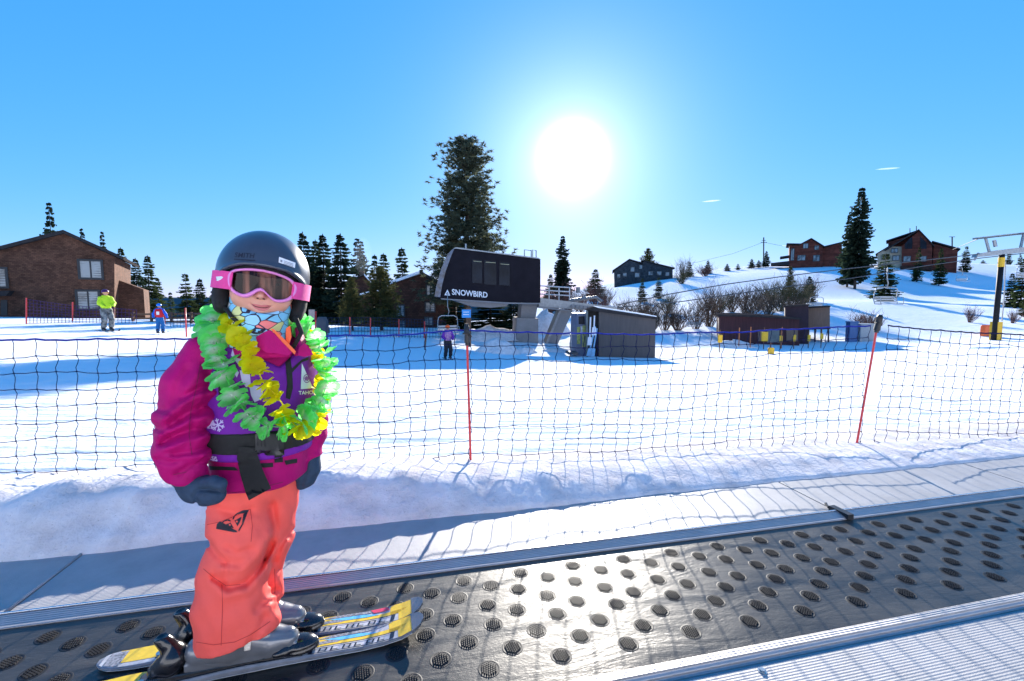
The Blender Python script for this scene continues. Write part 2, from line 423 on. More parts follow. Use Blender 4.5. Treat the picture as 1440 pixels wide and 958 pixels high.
nA = N(t, 'ShaderNodeTexNoise', Scale=7.0, Detail=6.0, Roughness=.6); nB = N(t, 'ShaderNodeTexNoise', Scale=60.0, Detail=6.0, Roughness=.7); nD = N(t, 'ShaderNodeTexNoise', Scale=120.0, Detail=2.0)
for q in (nA, nB, nD): t.links.new(tcn.outputs['Object'], q.inputs['Vector'])
rp = t.nodes.new('ShaderNodeValToRGB'); rp.color_ramp.elements[0].position = .3; rp.color_ramp.elements[1].position = .62; rp.color_ramp.elements[0].color = (.60, .545, .53, 1); rp.color_ramp.elements[1].color = (.80, .755, .745, 1)
t.links.new(nA.outputs['Fac'], rp.inputs[0])
rd = t.nodes.new('ShaderNodeValToRGB'); rd.color_ramp.elements[0].position = .25; rd.color_ramp.elements[1].position = .33; rd.color_ramp.elements[0].color = (.5, .45, .4, 1); rd.color_ramp.elements[1].color = (1, 1, 1, 1)
t.links.new(nD.outputs['Fac'], rd.inputs[0])
mm = t.nodes.new('ShaderNodeMix'); mm.data_type = 'RGBA'; mm.blend_type = 'MULTIPLY'; mm.inputs['Factor'].default_value = .6
t.links.new(rp.outputs[0], mm.inputs['A']); t.links.new(rd.outputs[0], mm.inputs['B']); t.links.new(mm.outputs['Result'], b.inputs['Base Color'])
b1 = N(t, 'ShaderNodeBump', Strength=.7, Distance=.03); t.links.new(nA.outputs['Fac'], b1.inputs['Height'])
b2 = N(t, 'ShaderNodeBump', Strength=.8, Distance=.006); t.links.new(nB.outputs['Fac'], b2.inputs['Height']); t.links.new(b1.outputs[0], b2.inputs['Normal']); t.links.new(b2.outputs[0], b.inputs['Normal'])
mb = MB(); mb.loft(rings, cap=False, closed=False); tag(mb.build('snow_bank', m_bank, sm=True), kind='structure')

# ---- conveyor
def ribbed(name, c, rough, axis, freq, depth, metal=0.0, frost=0.0, var=.1, turn=-UA):
    m, t, b = new_mat(name); b.inputs['Metallic'].default_value = metal; b.inputs['Roughness'].default_value = rough
    tcn = t.nodes.new('ShaderNodeTexCoord'); sp = t.nodes.new('ShaderNodeSeparateXYZ'); mp = t.nodes.new('ShaderNodeMapping'); mp.inputs['Rotation'].default_value = (0, 0, turn)
    t.links.new(tcn.outputs['Object'], mp.inputs[0]); t.links.new(mp.outputs[0], sp.inputs[0])
    nz = N(t, 'ShaderNodeTexNoise', Scale=9.0, Detail=6.0, Roughness=.65); t.links.new(mp.outputs[0], nz.inputs['Vector'])
    nf = N(t, 'ShaderNodeTexNoise', Scale=260.0, Detail=3.0, Roughness=.7); t.links.new(mp.outputs[0], nf.inputs['Vector'])
    s = math_(t, 'SINE', math_(t, 'MULTIPLY', sp.outputs[axis], freq))
    s = math_(t, 'ADD', math_(t, 'MULTIPLY', s, .5), math_(t, 'MULTIPLY', nf.outputs['Fac'], frost))
    bm_ = N(t, 'ShaderNodeBump', Strength=.8, Distance=depth); t.links.new(s, bm_.inputs['Height']); t.links.new(bm_.outputs[0], b.inputs['Normal'])
    rp = t.nodes.new('ShaderNodeValToRGB'); rp.color_ramp.elements[0].position = .3; rp.color_ramp.elements[1].position = .7
    rp.color_ramp.elements[0].color = (*[x * (1 - var) for x in c], 1); rp.color_ramp.elements[1].color = (*[min(1, x * (1 + var)) for x in c], 1)
    t.links.new(nz.outputs['Fac'], rp.inputs[0]); t.links.new(rp.outputs[0], b.inputs['Base Color'])
    return m
m_board = ribbed('white_ribbed_board', (.37, .355, .35), .55, 'Y', 2 * math.pi / .0085, .0008, frost=1.6, var=.12)
m_alu = ribbed('grooved_aluminium', (.44, .42, .42), .42, 'Y', 2 * math.pi / .0078, .0030, metal=.45, frost=.25, turn=0)
m_alu_p = mat('plain_aluminium', (.60, .61, .64), rough=.24, metal=.95, var=.08, scale=30, bump=.0004, bscale=90)
m_bolt = mat('bolt_steel', (.55, .54, .52), rough=.3, metal=1, var=.2, scale=200)
m_gap = mat('dark_gap', (.012, .012, .014), rough=.7, var=.2)
m_belt, t, b = new_mat('worn_black_rubber')
tcn = t.nodes.new('ShaderNodeTexCoord')
n1 = N(t, 'ShaderNodeTexNoise', Scale=5.0, Detail=7.0, Roughness=.65, Distortion=.6); n2 = N(t, 'ShaderNodeTexNoise', Scale=70.0, Detail=5.0, Roughness=.7); n3 = N(t, 'ShaderNodeTexVoronoi', Scale=85.0)
mpB = t.nodes.new('ShaderNodeMapping'); mpB.inputs['Rotation'].default_value = (0, 0, -UA); mpB.inputs['Scale'].default_value = (.6, 2.2, 1); t.links.new(tcn.outputs['Object'], mpB.inputs[0])
t.links.new(mpB.outputs[0], n1.inputs['Vector'])
for q in (n2, n3): t.links.new(tcn.outputs['Object'], q.inputs['Vector'])
rp = t.nodes.new('ShaderNodeValToRGB'); rp.color_ramp.elements[0].position = .3; rp.color_ramp.elements[1].position = .72; rp.color_ramp.elements[0].color = (.020, .018, .016, 1); rp.color_ramp.elements[1].color = (.066, .058, .048, 1)
t.links.new(n1.outputs['Fac'], rp.inputs[0])
rv = t.nodes.new('ShaderNodeValToRGB'); rv.color_ramp.elements[0].position = .05; rv.color_ramp.elements[1].position = .12; rv.color_ramp.elements[0].color = (.22, .22, .22, 1); rv.color_ramp.elements[1].color = (0, 0, 0, 1)
t.links.new(n3.outputs['Distance'], rv.inputs[0])
mm = t.nodes.new('ShaderNodeMix'); mm.data_type = 'RGBA'; mm.blend_type = 'ADD'; mm.inputs['Factor'].default_value = .3
b.inputs['Specular IOR Level'].default_value = .5
t.links.new(rp.outputs[0], mm.inputs['A']); t.links.new(rv.outputs[0], mm.inputs['B']); t.links.new(mm.outputs['Result'], b.inputs['Base Color'])
rr = N(t, 'ShaderNodeMapRange'); rr.inputs['To Min'].default_value = .24; rr.inputs['To Max'].default_value = .46; t.links.new(n1.outputs['Fac'], rr.inputs['Value']); t.links.new(rr.outputs[0], b.inputs['Roughness'])
b1 = N(t, 'ShaderNodeBump', Strength=.35, Distance=.01); t.links.new(n1.outputs['Fac'], b1.inputs['Height'])
b2 = N(t, 'ShaderNodeBump', Strength=.5, Distance=.0012); t.links.new(n2.outputs['Fac'], b2.inputs['Height']); t.links.new(b1.outputs[0], b2.inputs['Normal']); t.links.new(b2.outputs[0], b.inputs['Normal'])
m_plug = mat('black_grip_rubber', (.020, .020, .022), rough=.55, spec=.3, var=.2, scale=120)

carp = thing('conveyor_carpet', 'black rubber ski conveyor belt dotted with round ribbed grips, running between two metal rails', 'conveyor', B(0, 1.32, 0), UA)
def CL(u, v, z): return Vector((u, v - 1.32, z))           # carpet-local coordinates
mb = MB(); mb.add([CL(-5, 1.02, 0), CL(9, 1.02, 0), CL(9, 1.63, 0), CL(-5, 1.63, 0), CL(-5, 1.02, -.03), CL(9, 1.02, -.03), CL(9, 1.63, -.03), CL(-5, 1.63, -.03)], [(0, 1, 2, 3), (7, 6, 5, 4), (0, 4, 5, 1), (1, 5, 6, 2), (2, 6, 7, 3), (3, 7, 4, 0)])
mb.build('belt', m_belt, carp)
# one grip: worn rubber rim, dark dish, short ridges in staggered rows
g = MB(); n = 28; rr_ = .0275
ring = lambda r, z: [(r * math.cos(2 * math.pi * k / n), r * math.sin(2 * math.pi * k / n), z) for k in range(n)]
g.loft([ring(rr_ + .0035, .0004), ring(rr_ + .002, .0008), ring(rr_, .0008), ring(rr_ - .002, .0005)], cap=False)
g.loft([ring(rr_ - .0015, .0005), ring(rr_ - .003, .0002)], cap=False); g.add(ring(rr_ - .003, .0002), [tuple(range(n))])
gmb = MB(); rg = random.Random(3)
for r_i in range(-4, 5):
    y = r_i * .0062
    for c_i in range(-5, 6):
        x = c_i * .0072 + (.0036 if r_i % 2 else 0)
        if math.hypot(x, y) > rr_ - .003: continue
        h = .0038; a, e = .0026, .0017
        gmb.add([(x - a, y - e, .0009), (x + a, y - e, .0009), (x + a, y + e, .0009), (x - a, y + e, .0009), (x - a * .9, y - e * .75, h), (x + a * .9, y - e * .75, h), (x + a * .9, y + e * .75, h), (x - a * .9, y + e * .75, h)],
                [(0, 1, 5, 4), (1, 2, 6, 5), (2, 3, 7, 6), (3, 0, 4, 7), (4, 5, 6, 7)])
g.v, g.f = g.v, g.f
k0 = len(g.v); g.add(gmb.v, gmb.f)
g0 = g.build('grip', m_plug, carp)
phase = [(.178, 1.561), (.061, 1.5125), (.150, 1.469), (.031, 1.413), (.119, 1.366), (.032, 1.319), (.157, 1.2625), (.070, 1.211), (.196, 1.152)]
spots = []
for ph, v in phase:
    for k in range(-9, 40):
        u = ph + k * .2083; q = B(u, v); px, py = PX(q)
        if q.y > .3 and -40 < px < 1480 and py < 1000: spots.append((q.y, u, v))
spots.sort(); far_ = MB(); first = True
for i, (d, u, v) in enumerate(spots):
    jx, jy = rg.uniform(-.002, .002), rg.uniform(-.002, .002)
    if i < 100:
        o = g0 if first else g0.copy()
        if not first: link(o, carp)
        first = False
        o.location = CL(u + jx, v + jy, 0); o.rotation_euler = (0, 0, R(90) + rg.uniform(-.2, .2))
    else:
        Mx = Matrix.Translation(CL(u + jx, v + jy, 0)) @ Matrix.Rotation(R(90) + rg.uniform(-.2, .2), 4, 'Z')
        far_.add([Mx @ Vector(q) for q in g.v], g.f)
fo = far_.build('grip', m_plug, carp); fo['kind'] = 'stuff'

# ---- rails: profile in (v, z), run along u
def rail(name, label, prof, u0, u1, bolts, bolt_v, bolt_z, mats, lipname='rail_body'):
    o = thing(name, label, 'rail', B(0, prof[0][0], 0), UA)
    v0 = prof[0][0]
    mb = MB(); mb.loft([[Vector((u, v - v0, z)) for v, z in prof] for u in (u0, u1)], cap=True)
    mb.build(lipname, mats, o, bevel=.0012)
    for u in bolts:
        b_ = MB(); b_.tube([(u, bolt_v - v0, bolt_z), (u, bolt_v - v0, bolt_z + .006)], .0075, 6); b_.tube([(u, bolt_v - v0, bolt_z - .0005), (u, bolt_v - v0, bolt_z + .0015)], .012, 12)
        b_.build('bolt', m_bolt, o)
    return o
fp_top = [(1.632, -.02), (1.628, .004), (1.636, .010), (1.676, .020), (1.682, .020), (1.684, -.02)]
us_far = [GZ(x, y, .02) for x, y in [(535, 803), (876, 757), (1178, 716)]]
SEAM = UVof(GZ(1200, 730, .01))[0]
r1 = rail('edge_rail', 'grooved aluminium rail behind the skier, between belt and white walkway boards', fp_top, -5, SEAM - .004, [UVof(GZ(535, 803, .02))[0], UVof(GZ(876, 757, .02))[0], UVof(GZ(148, 858, .02))[0]], 1.692, .003, m_alu)
mb = MB(); mb.box((-5, 1.684 - 1.632, -.02), (SEAM - .004, 1.712 - 1.632, .002)); mb.build('mounting_flange', m_alu_p, r1, bevel=.001)
mb = MB(); mb.box((-5, 1.676 - 1.632, .0205), (SEAM - .004, 1.6835 - 1.632, .0245)); mb.build('top_lip', m_alu_p, r1, bevel=.001)
r2 = rail('edge_rail', 'grooved aluminium rail past the joint clip, far stretch of the conveyor', fp_top, SEAM + .004, 9, [SEAM + .16, SEAM + .9, SEAM + 1.7], 1.692, .003, m_alu)
mb = MB(); mb.box((SEAM + .004, 1.684 - 1.632, -.02), (9, 1.712 - 1.632, .002)); mb.build('mounting_flange', m_alu_p, r2, bevel=.001)
mb = MB(); mb.box((SEAM + .004, 1.676 - 1.632, .0205), (9, 1.6835 - 1.632, .0245)); mb.build('top_lip', m_alu_p, r2, bevel=.001)
mb = MB(); mb.box((SEAM - .02, 1.62, .003), (SEAM + .012, 1.72, .027)); mb.tube([(SEAM - .02, 1.72, .018), (SEAM - .005, 1.75, .02), (SEAM + .02, 1.77, .012)], .006, 6)
mb.v = [tuple(B(a, b_, c)) for a, b_, c in mb.v]
jc = mb.build('joint_clip', mat('black_clip', (.02, .02, .022), rough=.4)); tag(jc, 'small dark metal clip joining two lengths of grooved rail', 'clip')
recenter(jc, B(SEAM, 1.68, .003))
np_ = [(1.052, -.03), (1.050, .014), (1.044, .018), (1.022, .018), (1.012, .002), (1.000, -.006), (.995, -.03)]
r3 = rail('edge_rail', 'bright aluminium rail nearest the camera, along the lower edge of the belt', np_, -3, 7, [UVof(GZ(1052, 926))[0], UVof(GZ(1430, 856))[0]], .972, .006, m_alu)
# near ledge under the bolts

# ---- walkway boards
def board(label, u0, u1, v0, v1, s0, s1, z=0.0, th=.025):
    o = MB(); c0, c1 = B(0, 0), 0
    b4 = [B(u0 + s0 * 0, v0, z - th), B(u1, v0, z - th), B(u1 + s1, v1, z - th), B(u0 + s0, v1, z - th)]
    t4 = [q + Vector((0, 0, th)) for q in b4]
    o.hexa(b4, t4); ob = o.build('walkway_board', m_board, bevel=.002)
    tag(ob, label, 'board', 'white walkway boards beside the conveyor'); recenter(ob, (b4[0] + b4[2]) / 2); return ob
a0 = UVof(GZ(0, 870))[0]; a1 = UVof(GZ(110, 785))[0]
c0_ = UVof(GZ(1205, 733))[0]; c1_ = UVof(GZ(1120, 690))[0]; d0_ = UVof(GZ(1440, 680))[0]; d1_ = UVof(GZ(1365, 655))[0]
board('white ribbed walkway board lying left of the diagonal seam, wholly in shade', -5, a0 - .012, 1.716, 2.09, 0, a1 - a0)
board('long white ribbed walkway board behind the child, crossed by net shadows', a0 + .0, c0_ - .004, 1.716, 2.09, a1 - a0, c1_ - c0_)
board('white ribbed walkway board beyond the joint clip, below the leaning red pole', c0_ + .004, d0_ - .004, 1.716, 2.09, c1_ - c0_, d1_ - d0_)
board('farthest white ribbed walkway board at the edge of the picture', d0_ + .004, 9, 1.716, 2.09, d1_ - d0_, 0)
board('white ribbed walkway board nearest the camera, on the near side of the belt', -3, 7, -.6, .990, 0, 0, z=.006)
# raised batten over the left seam
mb = MB(); q0, q1 = B(a0 - .006, 1.72), B(a1 - .006, 2.085)
mb.tube([q0 + Vector((0, 0, .002)), q1 + Vector((0, 0, .002))], .006, 6); bt = mb.build('seam_batten', m_board, sm=True); tag(bt, 'thin frosted strip covering the diagonal seam between walkway boards', 'strip'); recenter(bt, q0)
# ================================================================== SAFETY NET AND ITS POLES
m_net = mat('dark_blue_net_cord', (.012, .013, .055), rough=.9, spec=.1, var=.3, scale=60)
m_rope = mat('blue_rope', (.018, .03, .26), rough=.9, spec=.1, var=.25, scale=60)
m_red = mat('red_plastic_pole', (.62, .03, .035), rough=.35, var=.15, scale=14)
m_blk = mat('black_rubber', (.012, .012, .013), rough=.45, var=.2, scale=40)
def netz(px):
    """net top/bottom picture rows and distance at a picture column"""
    top = float(np.interp(px, [-300, 0, 250, 420, 560, 650, 760, 900, 1050, 1150, 1232, 1250, 1340, 1440, 1800], [484, 478, 477, 473, 471, 464, 468, 470, 466, 461, 458, 458, 466, 471, 470]))
    d = float(np.interp(px, [-300, 0, 650, 1235, 1440, 1800], [1.93, 2.13, 2.58, 3.08, 3.27, 3.62]))
    bot = float(np.interp(px, [-300, 0, 250, 440, 560, 650, 760, 900, 1050, 1200, 1260, 1440, 1800], [698, 684, 676, 672, 668, 664, 664, 660, 655, 645, 640, 630, 612]))
    return top, d, bot
def make_net(name, label, px0, px1, nrow, topmat, extra_bottom_rope):
    rg = random.Random(17 + int(px0))
    # columns stepped by real distance .083 m along the net
    cols = []; px = px0
    while px < px1:
        top, d, bot = netz(px); cols.append(px)
        a = P(px, top, d)
        step = 8
        for _ in range(60):
            bq = P(px + step, netz(px + step)[0], netz(px + step)[1])
            L = (Vector((bq.x, bq.y, 0)) - Vector((a.x, a.y, 0))).length
            if L >= .083 or px + step > px1 + 40: break
            step += .5
        px += step
    cols[-1] = min(cols[-1], px1)
    grid = []
    for ci, px in enumerate(cols):
        top, d, bot = netz(px); col = []; ph = rg.uniform(0, 6.28); wob = rg.uniform(.5, 1.3)
        a = P(px, top, d); e = P(px, bot, d); L = a.z - e.z; n = max(3, int(L / .0805))
        for r in range(n + 1):
            f = r * .0805 / .9
            sway = (.010 * math.sin(f * 5.2 + .15 * ci) * wob + .012 * f * math.sin(ci * .37) - .03 * f)
            zz = a.z - r * .0805 - (.006 * math.sin(ci * .9 + r * 1.3) if r else 0) + rg.uniform(-.004, .004)
            col.append(Vector((a.x + sway, a.y + .02 * math.sin(f * 3 + ci * .2) * f + rg.uniform(-.003, .003), zz)))
        grid.append(col)
    o = thing(name, label, 'net', grid[0][-1])
    base = Vector(o.location)
    mb = MB()
    for ci, col in enumerate(grid):                      # vertical cords with the wavy set of knotted twine
        pts = []
        for r in range(len(col) - 1):
            a, e = col[r], col[r + 1]
            for s in range(4):
                f = s / 4; q = a.lerp(e, f); q.x += .007 * math.sin(f * math.pi * 2) * (1 if r % 2 else .4) + .004 * math.sin(f * math.pi)
                pts.append(q - base)
        pts.append(col[-1] - base); tail = col[-1] + Vector((.012, 0, -.045)); pts.append(tail - base)
        mb.tube(pts, .0021, 4)
    nmax = max(len(c) for c in grid)
    for r in range(1, nmax):
        run = []
        for ci, col in enumerate(grid):
            if r < len(col):
                if run: 
                    mid = run[-1].lerp(col[r] - base, .5); mid.z -= .0035; run.append(mid)
                run.append(col[r] - base)
            else:
                if len(run) > 1: mb.tube(run, .0021, 4)
                run = []
        if len(run) > 1: mb.tube(run, .0021, 4)
    for col in grid:
        for q in col: mb.ball(q - base, .0046, 5, 4)
    mb.build('mesh', m_net, o)
    mb = MB(); run = []
    for ci in range(len(grid)):
        if run: mid = run[-1].lerp(grid[ci][0] - base, .5); mid.z -= .003; run.append(mid)
        run.append(grid[ci][0] - base)
    mb.tube(run, .0052, 6); mb.build('top_rope', topmat, o, sm=True)
    if extra_bottom_rope:
        mb = MB(); run = [c[-1] - base for c, px in zip(grid, cols) if px > extra_bottom_rope]
        mb.tube(run, .0032, 5); mb.build('bottom_rope', m_blk, o, sm=True)
    return o
make_net('safety_net', 'long dark blue mesh safety net with blue top rope, hung behind the child', -260, 1229, 11, m_rope, 1120)
make_net('safety_net', 'dark mesh safety net with thin black top rope, starting just past the leaning red pole', 1249, 1760, 11, m_net, 0)
def pole(label, bot, top, d0, d1, cap0, caps):
    a = P(*bot, d0); e = P(*top, d1); a.z -= .12
    o = thing('net_pole', label, 'pole', a, 0, 'red poles holding the safety net')
    k = P(*cap0, d1); mb = MB(); mb.tube([Vector((0, 0, 0)), k - a], .0068, 8); mb.build('shaft', m_red, o, sm=True, ang=50)
    mb = MB(); ax = (e - k); L = ax.length
    pts = [k - a, k - a + ax * .12, k - a + ax * .14, k - a + ax * .5, k - a + ax * .52, k - a + ax * .86, k - a + ax * .88, e - a]
    mb.tube(pts, caps, 10); mb.build('grip_top', m_blk, o, sm=True, ang=50)
    mb = MB(); c = k - a + ax * .45; mb.tube([c + Vector((-.022, -.01, .012)), c + Vector((-.006, -.016, .018)), c + Vector((.016, -.012, .012)), c + Vector((.024, .0, -.006))], .005, 6); mb.build('net_hook', m_blk, o, sm=True)
    return o
pole('straight red pole with black top holding the net, beside the pupil in the orange helmet', (663, 666), (656, 455), 2.60, 2.57, (657, 486), [.011, .011, .016, .014, .017, .015, .012, .011])
pole('leaning red pole with ribbed black top, holding the net on the slope side', (1199, 643), (1238, 443), 3.06, 3.10, (1232, 468), [.014, .014, .021, .018, .022, .018, .02, .012])
# ================================================================== THE CHILD
m_skin = mat('child_skin', (.62, .30, .22), rough=.5, var=.06, scale=30, sss=.25, bump=.0004, bscale=240)
m_lip = mat('lips', (.50, .13, .13), rough=.35, var=.08, scale=60)
m_mouth = mat('mouth_line', (.10, .02, .02), rough=.6)
m_eye = mat('eye_white', (.7, .68, .66), rough=.15, var=.03); m_iris = mat('iris_brown', (.05, .025, .012), rough=.1)
m_mag = mat('magenta_nylon', (.42, .005, .13), rough=.55, var=.14, scale=9, bump=.0022, bscale=46, spec=.1)
m_vio = mat('violet_nylon', (.16, .018, .30), rough=.45, var=.14, scale=9, spec=.1, bump=.0018, bscale=46)
m_lav = mat('lavender_print', (.50, .43, .72), rough=.6, var=.06)
m_coral = mat('coral_nylon', (1.0, .128, .104), rough=.55, var=.07, scale=6, bump=.0022, bscale=42, spec=.12)
m_navy = mat('navy_softshell', (.018, .042, .085), rough=.8, var=.2, scale=60, bump=.0006, bscale=300)
m_web = mat('black_webbing', (.008, .008, .009), rough=.8, var=.25, scale=90, bump=.0005, bscale=420)
m_buck = mat('black_buckle_plastic', (.012, .012, .013), rough=.3, var=.2)
m_helm = mat('slate_blue_helmet_paint', (.038, .047, .070), rough=.33, var=.06, scale=40, coat=.45)
m_foam = mat('black_helmet_padding', (.010, .010, .012), rough=.9, var=.3, scale=80, bump=.001, bscale=150)
m_pink = mat('pink_goggle_plastic', (.74, .24, .55), rough=.45, spec=.2, var=.06, scale=20)
m_strap = mat('hot_pink_goggle_strap', (.78, .05, .28), rough=.7, var=.10, scale=50, bump=.0005, bscale=300)
m_white = mat('white_print', (.75, .75, .78), rough=.5, var=.04)
m_orange = mat('orange_lining', (.85, .12, .03), rough=.6, var=.1)
m_blkprint = mat('black_print', (.012, .010, .022), rough=.6, var=.2)
m_grey = mat('silver_grey_boot_plastic', (.20, .20, .21), rough=.22, metal=.35, var=.12, scale=25, coat=.3, bump=.0004, bscale=40)
m_bind = mat('glossy_black_binding', (.012, .011, .013), rough=.18, var=.2, coat=.4)

kid = thing('person', 'small child in pink goggles, dark helmet, magenta jacket and coral trousers standing on skis', 'person', B(-.42, 1.36, 0))
KB = Vector(kid.location)
def own(o):
    """world-built mesh -> child of the person"""
    o.data.transform(Matrix.Translation(-KB)); return o
def px_np(X, Y, Z): return PX((X, Y, Z))

KS = .94                                                   # child scaled about the camera: its distances and girths below were first taken a little too far off
def Q(px, py, d): return P(px, py, d * KS)
def chainK(X, Y, Z, pts, rs, k=.02): return chain(X, Y, Z, pts, [r * KS for r in rs], k)
def zk(z): return 1 - (1 - z) * KS
class Any:
    def __init__(s, *b): s.b = b
    def ray_cast(s, o, d):
        hs_ = [q for q in (x.ray_cast(o, d) for x in s.b) if q[0] is not None]
        return min(hs_, key=lambda q: q[3]) if hs_ else (None,) * 4
# ---- head frame: faces the camera, rolled nine degrees
HC = Q(372, 388, 1.285)
AW = Vector((HC.x, HC.y, 0)).normalized(); R0 = Vector((AW.y, -AW.x, 0)); ZZ = Vector((0, 0, 1)); rl = R(9)
HX = R0 * math.cos(rl) - ZZ * math.sin(rl); HZ = ZZ * math.cos(rl) + R0 * math.sin(rl)
HM = Matrix(((HX.x, AW.x, HZ.x, HC.x), (HX.y, AW.y, HZ.y, HC.y), (HX.z, AW.z, HZ.z, HC.z), (0, 0, 0, 1))) @ Matrix.Scale(KS, 4)
HI = HM.inverted()
def PL(px, py, q):
    """where a picture ray meets the head-local plane y = q (world point)"""
    r = ray(px, py); t = ((HC + AW * q * KS) - CAM).dot(AW) / r.dot(AW); return CAM + r * t
def hl(px, py, q): return HI @ PL(px, py, q)
def sdf_head(name, f, lo, hi, h, m, relax=2):
    o = sdf_obj(name, f, lo, hi, h, m, None, relax); o.data.transform(HM); return o

nose = hl(366, 417, -.108); mouth = hl(367, 432, -.105)
I3 = ((1, 0, 0), (0, 1, 0), (0, 0, 1))
mc = [hl(352, 427, -.095), hl(360, 431.5, -.10), hl(372, 433.5, -.10), hl(381, 431, -.096)]
armR = [Q(290, 500, 1.235), Q(270, 545, 1.20), Q(259, 592, 1.175), Q(257, 636, 1.155), Q(264, 668, 1.15)]
armL = [Q(428, 502, 1.42), Q(437, 560, 1.44), Q(437, 602, 1.43), Q(434, 638, 1.40)]
hq = lambda *a: tuple(HI @ Q(*a))
BODY = [([(0, .015, -.06), hq(377, 470, 1.31), hq(372, 520, 1.335), hq(369, 600, 1.335), hq(366, 670, 1.33)], [.05, .045, .070, .075, .075]),
        ([hq(372, 515, 1.335)] + [tuple(HI @ q) for q in armR] + [hq(276, 685, 1.145)], [.05, .035, .032, .028, .025, .02, .02]),
        ([hq(372, 515, 1.335)] + [tuple(HI @ q) for q in armL] + [hq(432, 660, 1.395)], [.05, .03, .028, .025, .02, .018]),
        ([hq(345, 680, 1.30), hq(338, 755, 1.27), hq(331, 802, 1.265), hq(329, 880, 1.265)], [.06, .05, .042, .03]),
        ([hq(382, 680, 1.36), hq(376, 750, 1.37), hq(362, 800, 1.37), hq(358, 860, 1.374)], [.055, .045, .038, .028])]
def f_head(X, Y, Z):
    d = ell(X, Y, Z, (0, .005, -.012), I3, (.087, .100, .112))
    d = smin(d, ell(X, Y, Z, (0, -.045, -.068), I3, (.062, .050, .056)), .03)          # jaw
    for s in (-1, 1):
        d = smin(d, ell(X, Y, Z, (s * .040 + nose.x * .4, -.070, -.062), I3, (.030, .026, .027)), .02)   # cheeks
    d = smin(d, ell(X, Y, Z, (mouth.x * .6, -.076, mouth.z - .024), I3, (.022, .022, .017)), .014)         # chin
    d = smin(d, ell(X, Y, Z, (mouth.x, -.083, mouth.z + .001), I3, (.026, .018, .014)), .012)     # lips rise
    d = smin(d, cap(X, Y, Z, (nose.x * .5, -.088, -.02), (nose.x, -.104, nose.z + .004), .007, .009), .008)
    d = smin(d, ell(X, Y, Z, (nose.x, -.107, nose.z + .001), I3, (.0095, .010, .0080)), .006)
    for s in (-1, 1):
        d = smin(d, ell(X, Y, Z, (nose.x + s * .0085, -.098, nose.z - .0005), I3, (.0062, .008, .0055)), .004)
    g = None
    for a, b in zip(mc[:-1], mc[1:]):
        c = cap(X, Y * .3, Z, (a.x, a.y * .3, a.z), (b.x, b.y * .3, b.z), .0, .0); g = c if g is None else np.minimum(g, c)
    d = d + .0045 * np.exp(-(g / .0022) ** 2)
    for pts, rs in BODY: d = smin(d, chain(X, Y, Z, pts, rs, .03), .02)
    return d
body = sdf_head('body', f_head, (-.26, -.16, -.66), (.26, .30, .12), .0065, m_skin, 1)
face = sdf_head('face', f_head, (-.10, -.125, -.16), (.10, .0, .03), .0024, m_skin, 2)
# keep the fine face in front and the coarse body behind it as one mesh
bm = bmesh.new(); bm.from_mesh(body.data)
bmesh.ops.delete(bm, geom=[q for q in bm.verts if (lambda l: l.y < -.012 and -.150 < l.z < .022 and abs(l.x) < .092)(HI @ q.co)], context='VERTS')
bm.from_mesh(face.data); bm.to_mesh(body.data); bm.free(); smooth(body.data)
bpy.data.objects.remove(face)
fb = bvh_of(body)
own(body); body.parent = kid
ident = lambda x, y: (x, y)
up = [(351.5, 427), (357, 427.5), (363, 428.2), (367, 429.3), (371, 428.8), (376, 429), (382, 430.8), (376, 432.6), (370, 433.2), (363, 432), (357, 430)]
lo_ = [(354, 428.8), (360, 431.6), (366, 433), (372, 433.6), (377.5, 432.8), (381, 431.2), (377, 435.5), (371, 437.6), (364, 436.6), (358, 433.4)]
own(lay('upper_lip', poly_mesh([up], 2.5), ident, fb, m_lip, kid, .0009)); own(lay('lower_lip', poly_mesh([lo_], 2.5), ident, fb, m_lip, kid, .0007))
own(lay('mouth_line', poly_mesh([[(352.5, 427.4), (360, 430.8), (367, 432.2), (373, 432.6), (381.5, 430.7), (374, 433.8), (366, 433.4), (359.5, 432)]], 2.5), ident, fb, m_mouth, kid, .0013))
for cx, cy_ in ((362.2, 419.6), (371.2, 420.8)):
    own(lay('nostril', poly_mesh([[(cx + 2.0 * math.cos(a), cy_ + 1.1 * math.sin(a) + .25 * math.cos(a)) for a in np.linspace(0, 6.28, 10)[:-1]]], 1.5), ident, fb, m_mouth, kid, .0007))
for ex in (353, 389):
    e = hl(ex, 398 + (ex - 369) * .14, -.080); mb = MB(); c = HM @ Vector((e.x, -.076, e.z)); mb.ball(c, .0125, 16, 10); eo = own(mb.build('eye', m_eye, None, sm=True)); eo.parent = kid
    mb = MB(); mb.ball(HM @ Vector((e.x, -.0845, e.z)), .0062, 12, 8); own(mb.build('iris', m_iris, eo, sm=True))

